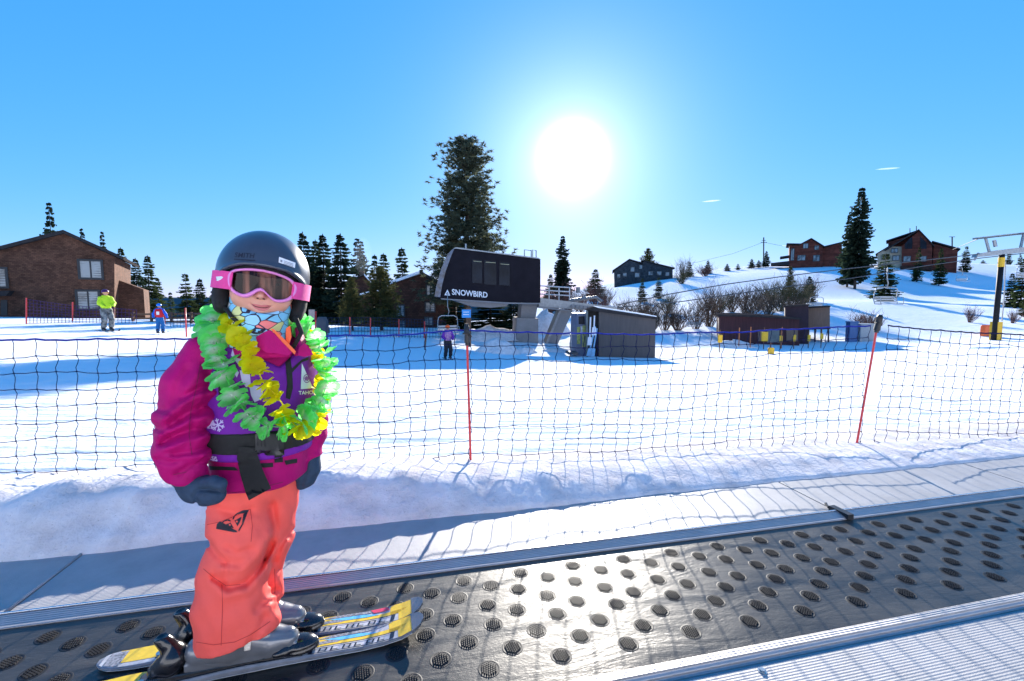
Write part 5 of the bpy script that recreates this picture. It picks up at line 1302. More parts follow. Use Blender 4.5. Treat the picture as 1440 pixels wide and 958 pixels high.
bush('d', 1122, 388, 446, 43, 46, 'olive bush overhanging the dark cabin roof')
bush('b', 1080, 400, 446, 42, 40, 'bare bush at the left foot of the wide olive one')
bush('c', 836, 388, 422, 60, 34, 'reddish bush around the fir left of the grey building')
bush('a', 852, 396, 422, 58, 30, 'bare bush left of the grey building\'s lower corner')
bush('c', 798, 390, 425, 50, 44, 'reddish bush behind the white terminal railings')
bush('c', 776, 392, 426, 51, 34, 'reddish bush at the foot of the dense fir under the sun')
bush('c', 818, 396, 426, 52, 34, 'reddish bush right of the white terminal railings')
bush('d', 958, 374, 400, 70, 28, 'round brown bush on the ridge right of the grey building')
bush('a', 960, 356, 400, 80, 24, 'tall thin pale tree without leaves behind the round brown bush')
bush('c', 992, 368, 388, 80, 32, 'purple bare bush on the ridge line')
bush('c', 1140, 380, 398, 55, 36, 'pinkish bare bush on the snow below the red house')
bush('c', 1212, 428, 458, 36, 50, 'wide red brown bush behind the blue and grey bins')
bush('a', 1228, 436, 458, 36, 34, 'dry bush tip under the empty chair')
bush('c', 1364, 424, 446, 38, 28, 'small red brown bush left of the lift tower')
bush('c', 1424, 430, 452, 37, 24, 'thin red brown bush right of the lift tower')
bush('d', 1240, 416, 426, 45, 26, 'scrub at the foot of the full dark fir')

for k, px, yt, bs, d, w_, lb in (('d', 1010, 404, 452, 43, 40, 'olive scrub behind the tallest bare bush'), ('b', 1118, 404, 446, 40, 42, 'bare bush right behind the plum cabin roof'), ('d', 1086, 386, 440, 46, 44, 'brown bush filling the gap left of the wide olive one'),
        ('b', 916, 418, 466, 35, 40, 'low bare bush touching the right corner of the grey ski shed'), ('a', 870, 414, 456, 40, 36, 'thin bare bush over the middle of the grey ski shed roof'), ('d', 1130, 400, 440, 45, 36, 'brown bush above the tan cabin roof'), ('c', 846, 404, 440, 48, 30, 'reddish bush above the left end of the ski shed roof'),
        ('d', 938, 402, 448, 46, 38, 'brown bush higher up between the shed bushes and the thicket'), ('b', 1052, 408, 452, 41, 40, 'dense bare bush directly above the barn roof middle')):
    bush(k, px, yt, bs, d, w_, lb)
# ================================================================== BUILDINGS
class Wall:
    """a vertical wall plane through a point seen at (px, py, d), turned by yaw; picture rays are met with it"""
    def __init__(s, px, d, yaw=0.0):
        s.C = P(px, 425, DM(d)); s.f = Vector((math.cos(R(yaw)), math.sin(R(yaw)), 0)); s.n = Vector((s.f.y, -s.f.x, 0))      # n points to the camera
    def pt(s, px, py, out=0.0):
        r = ray(px, py); return CAM + r * ((s.C + s.n * out - CAM).dot(s.n) / r.dot(s.n))
def solid(name, wall, poly, depth, m, parent, out=0.0, dirn=None):
    mb = MB(); mb.prism([wall.pt(x, y, out) for x, y in poly], (dirn or -wall.n) * depth); o = mb.build(name, m, parent)
    if parent is not None and parent.type == 'EMPTY': o.data.transform(Matrix.Translation(-Vector(parent.location)))
    return o
def relto(o, root): o.data.transform(Matrix.Translation(-Vector(root.location))); return o
def window(wall, x0, y0, x1, y1, root, mfr, mpane, fr=.09, split=True):
    a, c = wall.pt(x0, y0), wall.pt(x1, y1); f = wall.f; w_ = (c - a).dot(f); h = a.z - c.z
    fm = MB()
    def bar(u0, u1, z0, z1, o0, o1): 
        p = [a + f * u + wall.n * o + Vector((0, 0, z)) for u, o, z in ((u0, o0, z0), (u1, o0, z0), (u1, o1, z0), (u0, o1, z0))]; q = [v_ + Vector((0, 0, z1 - z0)) for v_ in p]; return p, q
    for u0, u1, z0, z1 in ((-fr, 0, -h - fr, fr), (w_, w_ + fr, -h - fr, fr), (0, w_, 0, fr), (0, w_, -h - fr, -h)): fm.hexa(*bar(u0, u1, z0, z1, .005, .09))
    if split: fm.hexa(*bar(w_ / 2 - fr * .3, w_ / 2 + fr * .3, -h, 0, .005, .07))
    o = relto(fm.build('window', mfr, root), root)
    pm = MB(); pm.hexa(*bar(0, w_, -h, 0, .004, .03)); relto(pm.build('pane', mpane, o), root); return o
def brickmat(name, c, scale=2.2, c2=None):
    m, t, b = new_mat(name); b.inputs['Roughness'].default_value = .85; b.inputs['Specular IOR Level'].default_value = .15
    tcn = t.nodes.new('ShaderNodeTexCoord'); mp = t.nodes.new('ShaderNodeMapping'); mp.inputs['Rotation'].default_value = (R(90), 0, 0); t.links.new(tcn.outputs['Object'], mp.inputs[0])
    br = N(t, 'ShaderNodeTexBrick', Scale=scale); br.inputs['Color1'].default_value = (*[x * .75 for x in c], 1); br.inputs['Color2'].default_value = (*[x * 1.3 for x in (c2 or c)], 1); br.inputs['Mortar'].default_value = (*[x * .45 for x in c], 1); br.inputs['Mortar Size'].default_value = .012; br.inputs['Row Height'].default_value = .22; br.inputs['Brick Width'].default_value = .34
    t.links.new(mp.outputs[0], br.inputs['Vector'])
    nz = N(t, 'ShaderNodeTexNoise', Scale=1.1, Detail=5.0); t.links.new(mp.outputs[0], nz.inputs['Vector'])
    mm = t.nodes.new('ShaderNodeMix'); mm.data_type = 'RGBA'; mm.blend_type = 'MULTIPLY'; mm.inputs['Factor'].default_value = .7
    rp = t.nodes.new('ShaderNodeValToRGB'); rp.color_ramp.elements[0].color = (.45, .45, .45, 1); rp.color_ramp.elements[1].color = (1.25, 1.2, 1.15, 1); rp.color_ramp.elements[0].position = .3; rp.color_ramp.elements[1].position = .7
    t.links.new(nz.outputs['Fac'], rp.inputs[0]); t.links.new(br.outputs['Color'], mm.inputs['A']); t.links.new(rp.outputs[0], mm.inputs['B']); t.links.new(mm.outputs['Result'], b.inputs['Base Color']); return m
m_shin = brickmat('brown_shingles', (.13, .062, .040), 2.4)
m_shin2 = brickmat('dark_brown_siding', (.075, .034, .024), 1.6)
m_roof = mat('dark_roofing', (.045, .040, .040), rough=.9, spec=0, var=.2, scale=3); m_dk = mat('dark_window_frame', (.03, .028, .028), rough=.6, var=.1)
m_pane, t, b = new_mat('window_glass_with_blinds'); b.inputs['Roughness'].default_value = .12; b.inputs['Specular IOR Level'].default_value = .6
tcn = t.nodes.new('ShaderNodeTexCoord'); sp = t.nodes.new('ShaderNodeSeparateXYZ'); t.links.new(tcn.outputs['Object'], sp.inputs[0]); sn = math_(t, 'SINE', math_(t, 'MULTIPLY', sp.outputs['Z'], 40.0)); nz = N(t, 'ShaderNodeTexNoise', Scale=.9); t.links.new(tcn.outputs['Object'], nz.inputs['Vector'])
rp = t.nodes.new('ShaderNodeValToRGB'); rp.color_ramp.elements[0].color = (.06, .08, .09, 1); rp.color_ramp.elements[1].color = (.24, .27, .28, 1); rp.color_ramp.elements[0].position = .38; rp.color_ramp.elements[1].position = .5
t.links.new(math_(t, 'ADD', nz.outputs['Fac'], math_(t, 'MULTIPLY', sn, .05)), rp.inputs[0]); t.links.new(rp.outputs[0], b.inputs['Base Color'])
m_glass = mat('dark_glass', (.012, .016, .024), rough=.2, var=.4, scale=1.2, spec=.10)
m_snowcap = mat('roof_snow', (.86, .87, .9), rough=.6, var=.03, spec=0)
m_red = globals()['m_red']
# brown shingled house
W = Wall(161, 32, 34)
hA = thing('shingled_house', 'brown shingled two storey house with low gable behind the skier in yellow', 'house', on(161, 449, 32))
back = -W.n
solid('wall', W, [(-60, 452), (161, 452), (161, 361), (89, 328.5), (-60, 367)], 8.5, m_shin, hA)
def roofslab(name, W, p0, p1, depth, th, m, root, over=.45, out=.35):
    a, c = W.pt(*p0, out=out), W.pt(*p1, out=out); u = (c - a); u.normalize(); a = a - u * 0; n = Vector((0, 0, 1)); mb = MB(); dv = -W.n * (depth + out + .3)
    e = c + u * over
    mb.hexa([a, e, e + dv, a + dv], [q + n * th for q in (a, e, e + dv, a + dv)]); return relto(mb.build(name, m, root), root)
roofslab('roof', W, (89, 328), (163, 361), 8.5, .22, m_roof, hA); roofslab('roof', W, (89, 328), (-60, 366.5), 8.5, .22, m_roof, hA, over=0)
for x0, y0, x1, y1 in ((112, 367, 143, 391), (109, 410, 139, 434), (-14, 378, 9, 403)): window(W, x0, y0, x1, y1, hA, m_dk, m_pane, .13)
solid('awning', W, [(-20, 409), (14, 409), (8, 416), (-20, 417)], .9, m_roof, hA, out=.9)
solid('door', W, [(1, 422), (10, 422), (10, 444), (1, 444)], .06, m_dk, hA, out=.06)
W2 = Wall(163, 32.2, 90 + 34); c0 = W.pt(161, 452) - W.n * 1.2
mb = MB(); c1 = W.pt(162, 452) - W.n * 2.0; c1.z -= .6; f_ = W.f
mb.hexa([c1, c1 + f_ * 1.5, c1 + f_ * 1.5 - W.n * 4, c1 - W.n * 4], [c1 + Vector((0, 0, 3.6)), c1 + f_ * 1.5 + Vector((0, 0, 2.9)), c1 + f_ * 1.5 - W.n * 4 + Vector((0, 0, 2.9)), c1 - W.n * 4 + Vector((0, 0, 3.6))]); relto(mb.build('porch', m_shin, hA), hA)
# brown lodge behind the pines
W = Wall(590, 38, 6)
hB = thing('brown_lodge', 'dark brown three storey lodge half hidden by olive pines and the lift terminal', 'house', on(575, 460, 38))
solid('wall', W, [(546, 476), (640, 476), (640, 412), (590, 386), (546, 401)], 9, m_shin2, hB)
roofslab('roof', W, (590, 385), (645, 413), 9, .25, m_roof, hB); r_ = roofslab('roof', W, (590, 385), (548, 399.5), 9, .22, m_snowcap, hB); r_['label'] = 'snowy roof slope'
for q in ((600.5, 402, 610, 415), (599, 426, 611, 438), (598, 447, 608, 457), (559, 430, 568, 444), (562, 452, 569, 462)): window(W, *q, hB, m_dk, m_pane, .1)
# little cabin with the smoking chimney
W = Wall(505, 52, 16)
hC = thing('cabin', 'small red brown cabin with chimney and snowy roof behind the young pines', 'house', on(508, 460, 52))
solid('wall', W, [(490, 470), (526, 470), (526, 396), (512, 388), (490, 397)], 6, m_shin2, hC); roofslab('roof', W, (512, 387), (488, 397), 6, .2, m_roof, hC); r_ = roofslab('roof', W, (512, 387), (533, 412), 6, .25, m_snowcap, hC, .2)
solid('chimney', W, [(505, 397), (512, 397), (512, 381), (505, 381)], .9, m_shin2, hC, out=-1.0)
solid('porch_roof', W, [(506, 413), (522, 409), (521, 412), (506, 416)], 1.0, m_snowcap, hC, out=1.0)
# grey building on the hill
m_gs = brickmat('blue_grey_siding', (.055, .062, .070), 1.4)
W = Wall(884, 84, -12)
hD = thing('hillside_building', 'blue grey apartment building on the snowy hill above the ski shed', 'building', on(890, 402, 84))
solid('wall', W, [(864, 410), (905, 408), (946, 402), (946, 378), (905, 368), (905, 373), (885, 366), (864, 381)], 12, m_gs, hD)
roofslab('roof', W, (885, 365.5), (863, 380.5), 12, .3, m_roof, hD, .4); roofslab('roof', W, (903, 367), (947, 377.5), 12, .3, m_roof, hD, .4); roofslab('roof', W, (885, 365.5), (904, 371), 12, .3, m_roof, hD, 0)
for q in ((868, 386, 872, 391), (876, 384, 881, 389), (887, 376, 892, 382), (893, 384, 899, 390), (912, 382, 918, 387), (924, 382, 930, 387), (936, 383, 941, 388), (899, 373, 903, 378)): window(W, *q, hD, m_dk, m_pane, .12, False)
# red house, left one on the ridge
m_rw = brickmat('red_brown_logs', (.155, .042, .028), .9); m_rw.node_tree.nodes['Brick Texture'].inputs['Brick Width'].default_value = 4; m_cream = mat('cream_siding', (.45, .36, .25), rough=.7, var=.1, scale=2)
W = Wall(1130, 78, -30)
hE = thing('red_house', 'red brown wooden house on the ridge left of the big spreading fir', 'house', on(1135, 374, 78))
solid('wall', W, [(1110, 380), (1157, 380), (1157, 347), (1141, 337), (1124, 345), (1110, 345)], 9, m_rw, hE); solid('wing', W, [(1157, 379), (1184, 379), (1184, 342), (1157, 349)], 8, m_rw, hE, out=-1)
roofslab('roof', W, (1141, 336), (1158, 346.5), 9, .25, m_roof, hE, .4); roofslab('roof', W, (1141, 336), (1124, 345), 9, .25, m_roof, hE, .2); roofslab('roof', W, (1126, 343.8), (1108, 343.5), 9, .25, m_roof, hE, .3); roofslab('roof', W, (1157, 348), (1186, 341), 8, .25, m_roof, hE, .2, -.7)
for q in ((1122, 359.5, 1132, 366), (1144, 359.5, 1152, 367), (1130, 343, 1136, 349), (1146, 346, 1151, 351), (1113, 350, 1116, 366)): window(W, *q, hE, m_dk, m_pane, .12)
solid('deck', W, [(1084, 373), (1110, 373), (1110, 367), (1084, 370)], 5, m_roof, hE, out=0); solid('deck_roof', W, [(1097, 361), (1110, 359), (1110, 361), (1097, 363)], 5, m_roof, hE)
# house with the glass gable
W = Wall(1290, 72, -40)
hF = thing('glass_gabled_house', 'red brown house with tall glass gable and cream side wall on the ridge', 'house', on(1290, 378, 72))
solid('wall', W, [(1268, 384), (1311, 384), (1311, 345), (1292, 325), (1268, 347)], 10, m_rw, hF); solid('dormer', W, [(1249, 352), (1249, 341), (1289, 328.5), (1289, 346)], 5, m_rw, hF, out=-2.2); solid('side_wing', W, [(1234, 380), (1268, 382), (1268, 347), (1250, 347), (1234, 357)], 7, m_cream, hF, out=-.6); solid('right_wing', W, [(1311, 384), (1345, 384), (1347, 352), (1313, 343)], 8, m_rw, hF, out=-1)
roofslab('roof', W, (1292, 324), (1312, 345), 10, .3, m_roof, hF, .5); roofslab('roof', W, (1292, 324), (1246, 352), 10, .3, m_roof, hF, .3); roofslab('roof', W, (1246, 340), (1290, 325.5), 8, .3, m_roof, hF, .0, -2); roofslab('roof', W, (1311, 340.5), (1349, 351), 8, .3, m_roof, hF, .2, -.7); roofslab('roof', W, (1252, 346), (1233, 357.5), 7, .25, m_roof, hF, .3, -.3)
for poly in ([(1272.5, 350), (1283, 350), (1283, 333), (1280, 335), (1272.5, 343)], [(1294, 350), (1303, 350), (1303, 341), (1294, 333)]): solid('gable_glass', W, poly, .08, m_glass, hF, out=.08)
for q in ((1271, 361, 1280, 367.5), (1294, 361, 1302, 367.5), (1241, 359, 1246, 365), (1256, 360, 1264, 366), (1254, 350, 1262, 355)): window(W, *q, hF, m_dk, m_pane, .12)
for i in (0, 1): solid('chimney', W, [(1288 + i * -9, 325 + i * 4), (1289.2 + i * -9, 325 + i * 4), (1289.2 + i * -9, 318 + i * 3), (1288 + i * -9, 318 + i * 3)], .2, m_dk, hF, out=-2)
mb = MB(); dk0 = W.pt(1266, 376, .0)
solid('deck', W, [(1266, 380), (1312, 380), (1312, 374), (1266, 374)], 2.5, m_shin2, hF, out=2.5)
# dark red barn, cabins
m_barn = mat('dark_red_barn_boards', (.055, .016, .020), rough=.8, var=.25, scale=2, stretch=(8, 8, .5)); m_tan = mat('tan_boards', (.19, .12, .085), rough=.8, var=.15, scale=3, stretch=(8, 8, .6)); m_plum = mat('plum_boards', (.035, .018, .028), rough=.8, var=.2, scale=3); m_greyb = mat('weathered_panel', (.16, .17, .16), rough=.7, var=.25, scale=3)
W = Wall(1060, 31, -22)
hG = thing('barn', 'long low dark red barn below the bare bushes', 'barn', on(1060, 485, 31))
solid('wall', W, [(1011, 492), (1124, 492), (1124, 449), (1066, 445), (1011, 444)], 4.5, m_barn, hG)
solid('roof', W, [(1009, 445), (1066, 446), (1127, 450), (1127, 447.5), (1066, 443), (1009, 442)], 5.2, m_roof, hG, out=.4)
solid('door', W, [(1079, 464), (1096, 464), (1096, 482), (1079, 482)], .06, m_greyb, hG, out=.06); solid('door', W, [(1106, 464), (1122, 464), (1122, 480), (1106, 480)], .06, m_tan, hG, out=.06); solid('panel', W, [(1066, 466), (1076, 466), (1076, 480), (1066, 480)], .06, m_tan, hG, out=.06)
W = Wall(1120, 31, -30)
hH = thing('cabin', 'dark plum cabin between the red barn and the tan cabin', 'cabin', on(1120, 480, 34)); solid('wall', W, [(1104, 486), (1137, 486), (1137, 430), (1104, 432)], 4, m_plum, hH); solid('roof', W, [(1102, 432), (1138, 430), (1138, 428), (1102, 430)], 4.5, m_roof, hH, out=.2)
W = Wall(1150, 31.5, -32)
hI = thing('cabin', 'tan cabin raised on posts, with a white metal frame on its roof', 'cabin', on(1150, 480, 31)); solid('wall', W, [(1135, 461), (1167, 460), (1167, 432), (1135, 433)], 3.2, m_tan, hI); solid('roof', W, [(1133, 434), (1168, 432), (1168, 430), (1133, 432)], 3.6, m_roof, hI, out=.2)
solid('floor_beam', W, [(1134, 464), (1168, 463), (1168, 460.5), (1134, 461.5)], 3.3, m_plum, hI, out=.03)
for x in (1137, 1146, 1155, 1165): solid('post', W, [(x - 1.2, 488), (x + 1.2, 488), (x + 1.2, 463), (x - 1.2, 463)], .14, m_plum, hI, out=-.1)

# ================================================================== CHAIRLIFT
m_hood = mat('charcoal_terminal_panels', (.016, .0135, .018), rough=.6, var=.15, scale=2, spec=.05); m_hood2 = mat('grey_underside', (.20, .20, .21), rough=.5, var=.1); m_galv = mat('galvanised_steel', (.30, .31, .32), rough=.45, metal=.6, var=.15, scale=8); m_conc = mat('concrete', (.25, .23, .22), rough=.9, var=.15, scale=2, bump=.01)
m_nose = mat('reflecting_glass', (.05, .08, .13), rough=.15, var=.6, scale=3, spec=.5)
W = Wall(640, 23, 9)
T = thing('lift_terminal', 'dark chairlift terminal with white lettering on its side, held on a concrete pedestal', 'ski lift', on(742, 492, 24.5))
side = [(620, 419.5), (612, 417), (614, 402), (621, 378), (630, 358), (636, 351), (641, 349.5), (757, 364), (760, 366), (760, 426), (716, 425)]
solid('hood', W, side, 3.4, m_hood, T)
solid('roof_edge', W, [(637, 350), (641, 347.8), (757, 362.5), (761, 365), (757, 364), (641, 349.6)], 3.5, m_galv, T, out=.06)
solid('nose_glass', W, [(611, 417), (613.5, 402), (620.5, 378), (629.5, 357.5), (636, 350.6), (639, 350), (634.5, 360), (627, 381), (621.5, 402), (619, 418)], .06, m_nose, T, out=.07)
solid('lower_trim', W, [(620, 419.6), (715, 425.5), (760, 426.3), (760, 428), (715, 427.5), (621, 421)], 3.5, m_hood2, T, out=.05)
for x0, y0, x1, y1 in ((664, 364.5, 678, 398), (681, 366, 698, 400), (702, 368, 717, 401)): solid('window', W, [(x0, y0), (x1, y0 + 1.4), (x1, y1 + 1), (x0, y1)], .04, m_glass, T, out=.035)
for x0, y0, x1 in ((666, 367, 677), (683, 368.5, 697), (704, 371, 716)): solid('painted_reflection', W, [(x0, y0), (x1, y0 + 1), (x1, y0 + 1.6), (x0, y0 + .6)], .02, mat('painted_yellow_reflection', (.45, .42, .25), rough=.4), T, out=.055)  # yellow strips painted as interior lights reflected in the panes
solid('underside', W, [(634, 421), (716, 427), (712, 431), (690, 433), (664, 431)], 2.6, m_hood2, T, out=-.3)
ft = font_mesh('SNOWBIRD', .022, 1.0, 0, 1.0)
a0_, a1_ = W.pt(635.5, 411), W.pt(685.5, 415.5); xs_ = [q.co.x for q in ft.vertices]; wd = max(xs_) - min(xs_); sc_ = (a1_ - a0_).length / wd; cx = (max(xs_) + min(xs_)) / 2; cyv = .0; ud = (a1_ - a0_).normalized(); vd = Vector((0, 0, 1)); mid_ = (a0_ + a1_) / 2
mb = MB(); mb.add([mid_ + W.n * .05 + ud * (q.co.x - cx) * sc_ + vd * (q.co.y - cyv) * sc_ * 1.15 for q in ft.vertices], [tuple(p_.vertices) for p_ in ft.polygons]); relto(mb.build('lettering', m_white, T), T)
mb = MB(); tri = [(625, 415.2), (633.2, 416), (629.2, 407.2)]; tin = [(627.2, 414), (631, 414.4), (629.2, 410.4)]
for i in range(3):
    j = (i + 1) % 3; mb.add([W.pt(*tri[i], .05), W.pt(*tri[j], .05), W.pt(*tin[j], .05), W.pt(*tin[i], .05)], [(0, 1, 2, 3)])
mb.add([W.pt(628.6, 413.6, .05), W.pt(629.8, 413.8, .05), W.pt(629.2, 411.8, .05)], [(0, 1, 2)]); relto(mb.build('logo', m_white, T), T)
mb = MB()
for x0, x1 in ((737.5, 747), (749, 754)):
    mb.tube([W.pt(x0, 362, -1), W.pt(x0, 351.5, -1), W.pt(x1, 352.5, -1), W.pt(x1, 363, -1)], .035, 5)
mb.tube([W.pt(655, 351, -1.4), W.pt(655, 343, -1.4)], .05, 5); relto(mb.build('roof_rail', m_galv, T), T)
W3 = Wall(742, 24.3, 6)
solid('pedestal', W3, [(725, 496), (757, 498), (757, 448), (727, 447)], 2.0, m_conc, T); solid('column', W3, [(732, 448), (753, 448), (757, 424), (734, 424)], 1.4, m_hood2, T, out=-.3)
solid('footing', W3, [(722, 500), (782, 502), (782, 488), (770, 484), (724, 482)], 2.2, m_conc, T, out=.1)
solid('leaning_leg', W3, [(765, 494), (780, 494), (806, 436), (789, 435)], .9, m_hood2, T, out=-.2); solid('leg_edge', W3, [(763, 494), (766.5, 494), (790.5, 435), (787.5, 435)], .95, m_galv, T, out=-.15)
solid('beam', W3, [(758, 431), (868, 440), (868, 432), (758, 419)], 1.2, m_galv, T, out=-.1)
solid('beam_flange', W3, [(758, 433), (800, 438), (800, 436), (758, 430.5)], 1.4, m_hood2, T, out=.05)
mb = MB()
for k in range(11):
    c = W3.pt(806 + k * 5.7, 431 + k * .55, .1); mb.tube([c, c - W3.n * .12], .105, 10)
for k in range(11):
    c = W3.pt(806 + k * 5.7, 431 + k * .55, -1.3); mb.tube([c, c - W3.n * .12], .105, 10)
relto(mb.build('wheel_bank', m_hood2, T), T)
mb = MB()
for y in (402, 408, 413.5): mb.tube([W3.pt(757, y, -1), W3.pt(801, y + 2.5, -1)], .035, 5)
for x in (757, 772, 786, 801): mb.tube([W3.pt(x, 401 + (x - 757) * .06, -1), W3.pt(x, 420 + (x - 757) * .1, -1)], .035, 5)
relto(mb.build('railing', mat('white_rail_paint', (.62, .62, .64), rough=.5), T), T)
mb = MB(); mb.tube([W3.pt(800, 423, -.6), W3.pt(838, 418, -.6), W3.pt(846, 424, -.6)], .1, 6); mb.tube([W3.pt(812, 424, -.6), W3.pt(824, 416, -.6)], .06, 5); mb.tube([W3.pt(813, 412, -.6), W3.pt(813, 404, -.6)], .12, 8); relto(mb.build('drive_gear', m_hood2, T), T)

m_chair = mat('pale_grey_chair_paint', (.40, .41, .42), rough=.4, var=.1, metal=.3)
def chair_proto():
    o = bpy.data.objects.new('lift_chair', None); link(o)
    mb = MB(); mb.tube([(0, 0, 3.0), (0, 0, 2.2), (.12, 0, 1.9), (0, 0, 1.55)], .04, 6); mb.build('hanger', m_galv, o, sm=True)
    mb = MB(); mb.tube([(-.95, .0, 1.25), (-.9, 0, 1.5), (-.6, 0, 1.62), (.6, 0, 1.62), (.9, 0, 1.5), (.95, 0, 1.25)], .035, 6)
    for s in (-1, 1): mb.tube([(s * .95, 0, 1.3), (s * .97, .05, .8), (s * .95, -.05, .45), (s * .9, -.5, .42)], .033, 6); mb.tube([(s * .96, 0, .95), (s * .95, -.45, .9), (s * .95, -.5, .45)], .025, 5)
    mb.build('side_frame', m_chair, o, sm=True)
    mb = MB(); mb.box((-.9, -.55, .42), (.9, -.02, .48)); mb.build('seat', m_chair, o, bevel=.02)
    mb = MB(); [mb.box((-.9, .02 + .03 * k, .55 + k * .16), (.9, .05 + .03 * k, .66 + k * .16)) for k in range(3)]; mb.build('backrest', m_chair, o)
    return o
cp = chair_proto(); cfirst = True
def chair(px, ybot, ytop, d, rz, label, sx=1.0):
    global cfirst
    o = cp if cfirst else copy_tree(cp); cfirst = False
    z0, z1 = P(px, ybot, DM(d)), P(px, ytop, DM(d)); s = (z1.z - z0.z) / 1.2; o.location = (z0.x, z0.y, z0.z - .42 * s); o.scale = (s * sx, s, s); o.rotation_euler = (0, 0, R(rz)); return tag(o, label, 'chairlift chair', 'chairs hanging on the lift')
chair(630, 470, 444, 22.5, 20, 'chair hanging under the terminal beside the pupil in the orange helmet', .68)
chair(1245, 428, 404, 32, 10, 'empty pale chair hanging in front of the full dark fir')
chair(1148, 433, 418, 33, 15, 'chair resting above the tan cabin roof')
chair(975, 459, 446, 36, 12, 'chair parked low among the bare bushes')
chair(1440, 391, 374, 33, 10, 'chair at the picture edge right of the lift tower')
chair(1352, 396, 387, 50, 10, 'tiny far chair on the slope above the lift tower', 1.3)
# grey ski shed and its booth
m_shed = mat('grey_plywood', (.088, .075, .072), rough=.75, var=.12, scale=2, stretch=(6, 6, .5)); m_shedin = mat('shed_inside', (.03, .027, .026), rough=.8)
W = Wall(842, 20, -9)
sh = thing('ski_shed', 'grey wooden ski shed with open doorway and thin snow on its sloping roof', 'shed', on(880, 503, 20))
solid('wall', W, [(842, 506), (921, 507), (922, 449), (842, 438)], 3.0, m_shed, sh)
solid('wall', W, [(825, 503), (842, 506), (842, 438), (834, 434), (825, 436)], 3.0, m_shedin, sh, out=-.35); solid('door_post', W, [(824, 504), (827, 504), (827, 437), (824, 437)], .3, m_greyb, sh, out=.05)
solid('roof', W, [(823, 436), (834, 432), (843, 433.5), (924, 446), (924, 449.5), (842, 438.5)], 3.4, m_roof, sh, out=.12); solid('roof_snow', W, [(836, 431), (843, 432), (923, 444.5), (924, 446.5), (843, 434)], 3.2, m_snowcap, sh, out=.1)
bt_ = thing('ticket_booth', 'narrow blue grey booth with small window and posters beside the ski shed', 'booth', on(815, 502, 20.5)); m_booth = mat('blue_grey_paint', (.13, .15, .22), rough=.6, var=.15, scale=3)
W = Wall(815, 20.3, 4); solid('wall', W, [(810, 503), (825, 503), (825, 440), (812, 441)], 1.4, m_booth, bt_); solid('window', W, [(814, 445), (822, 445), (822, 456), (814, 456)], .04, m_glass, bt_, out=.045)
for i, (q, c) in enumerate((((811.5, 460, 816, 484), (.30, .32, .08)), ((819, 458, 823.5, 488), (.32, .33, .10)), ((816.5, 459, 819, 470), (.45, .45, .5)))): o_ = solid('poster', W, [(q[0], q[1]), (q[2], q[1]), (q[2], q[3]), (q[0], q[3])], .03, mat('poster_print', c, var=.4, scale=9), bt_, out=.035)
solid('step', W, [(800, 499), (813, 499), (813, 496), (800, 496)], .8, m_shed, bt_, out=.4); mb = MB(); mb.tube([W.pt(803, 497, .4), W.pt(803, 470, .4), W.pt(811, 470, .4)], .035, 5); relto(mb.build('handrail', m_galv, bt_), bt_)
m_bsl = mat('light_blue_tool_paint', (.20, .42, .62), rough=.4)
W = Wall(836, 19.7, 0)
for i, (x0, y0, x1, y1, m, lb) in enumerate(((828, 499, 837, 459, m_bsl, 'light blue shovel leaning steeply in the ski shed doorway'), (833, 500, 839.5, 462, m_bsl, 'light blue shovel leaning against the doorway edge of the ski shed'), (829, 484, 830.5, 446, m_white, 'white pole standing at the back of the ski shed doorway'), (835, 470, 836, 444, m_white, 'shorter white pole hanging inside the ski shed doorway'))):
    mb = MB(); a = W.pt(x0, y0); c = W.pt(x1, y1); mb.tube([Vector((0, 0, 0)), c - a], .035, 6); d_ = (c - a).normalized(); s_ = Vector((1, 0, 0)); mb.hexa([d_ * -.05 - s_ * .1 - Vector((0, .03, 0)), d_ * -.05 + s_ * .1 - Vector((0, .03, 0)), d_ * -.05 + s_ * .1, d_ * -.05 - s_ * .1], [d_ * .3 - s_ * .08 - Vector((0, .03, 0)), d_ * .3 + s_ * .08 - Vector((0, .03, 0)), d_ * .3 + s_ * .08, d_ * .3 - s_ * .08])
    o = mb.build('shovel' if i < 2 else 'pole', m); o.location = a; tag(o, lb, 'shovel' if i < 2 else 'pole')
# lift tower
W = Wall(1400, 30, 0); tw = thing('lift_tower', 'dark lift tower with yellow collar and yellow pad at the right edge', 'lift tower', on(1398, 479, 30)); m_tw = mat('dark_steel', (.012, .013, .016), rough=.6, spec=.15, var=.2, scale=5); m_ypad = mat('yellow_vinyl_pad', (.75, .42, .01), rough=.5, var=.1, scale=4); m_opad = mat('orange_vinyl_pad', (.80, .14, .03), rough=.5, var=.1, scale=4)
mb = MB(); a, c = W.pt(1397.5, 482), W.pt(1409, 358); mb.tube([a, c], .15, 12); relto(mb.build('pole', m_tw, tw, sm=True), tw)
mb = MB(); mb.tube([a.lerp(c, .86), a.lerp(c, .965)], .17, 12); relto(mb.build('collar', m_ypad, tw), tw)
solid('pad', W, [(1401.5, 479), (1408.5, 479), (1410.5, 453), (1403.5, 453)], .5, m_ypad, tw, out=.15)
solid('crossarm', W, [(1373, 362), (1375, 358), (1404, 352), (1404, 359)], .35, m_galv, tw, out=.1); solid('crossarm', W, [(1404, 359), (1404, 352), (1470, 344), (1470, 352)], .35, m_galv, tw, out=.1)
solid('top_frame', W, [(1374, 336.5), (1374, 334), (1470, 323.5), (1470, 326.5)], .3, m_galv, tw, out=-.4)
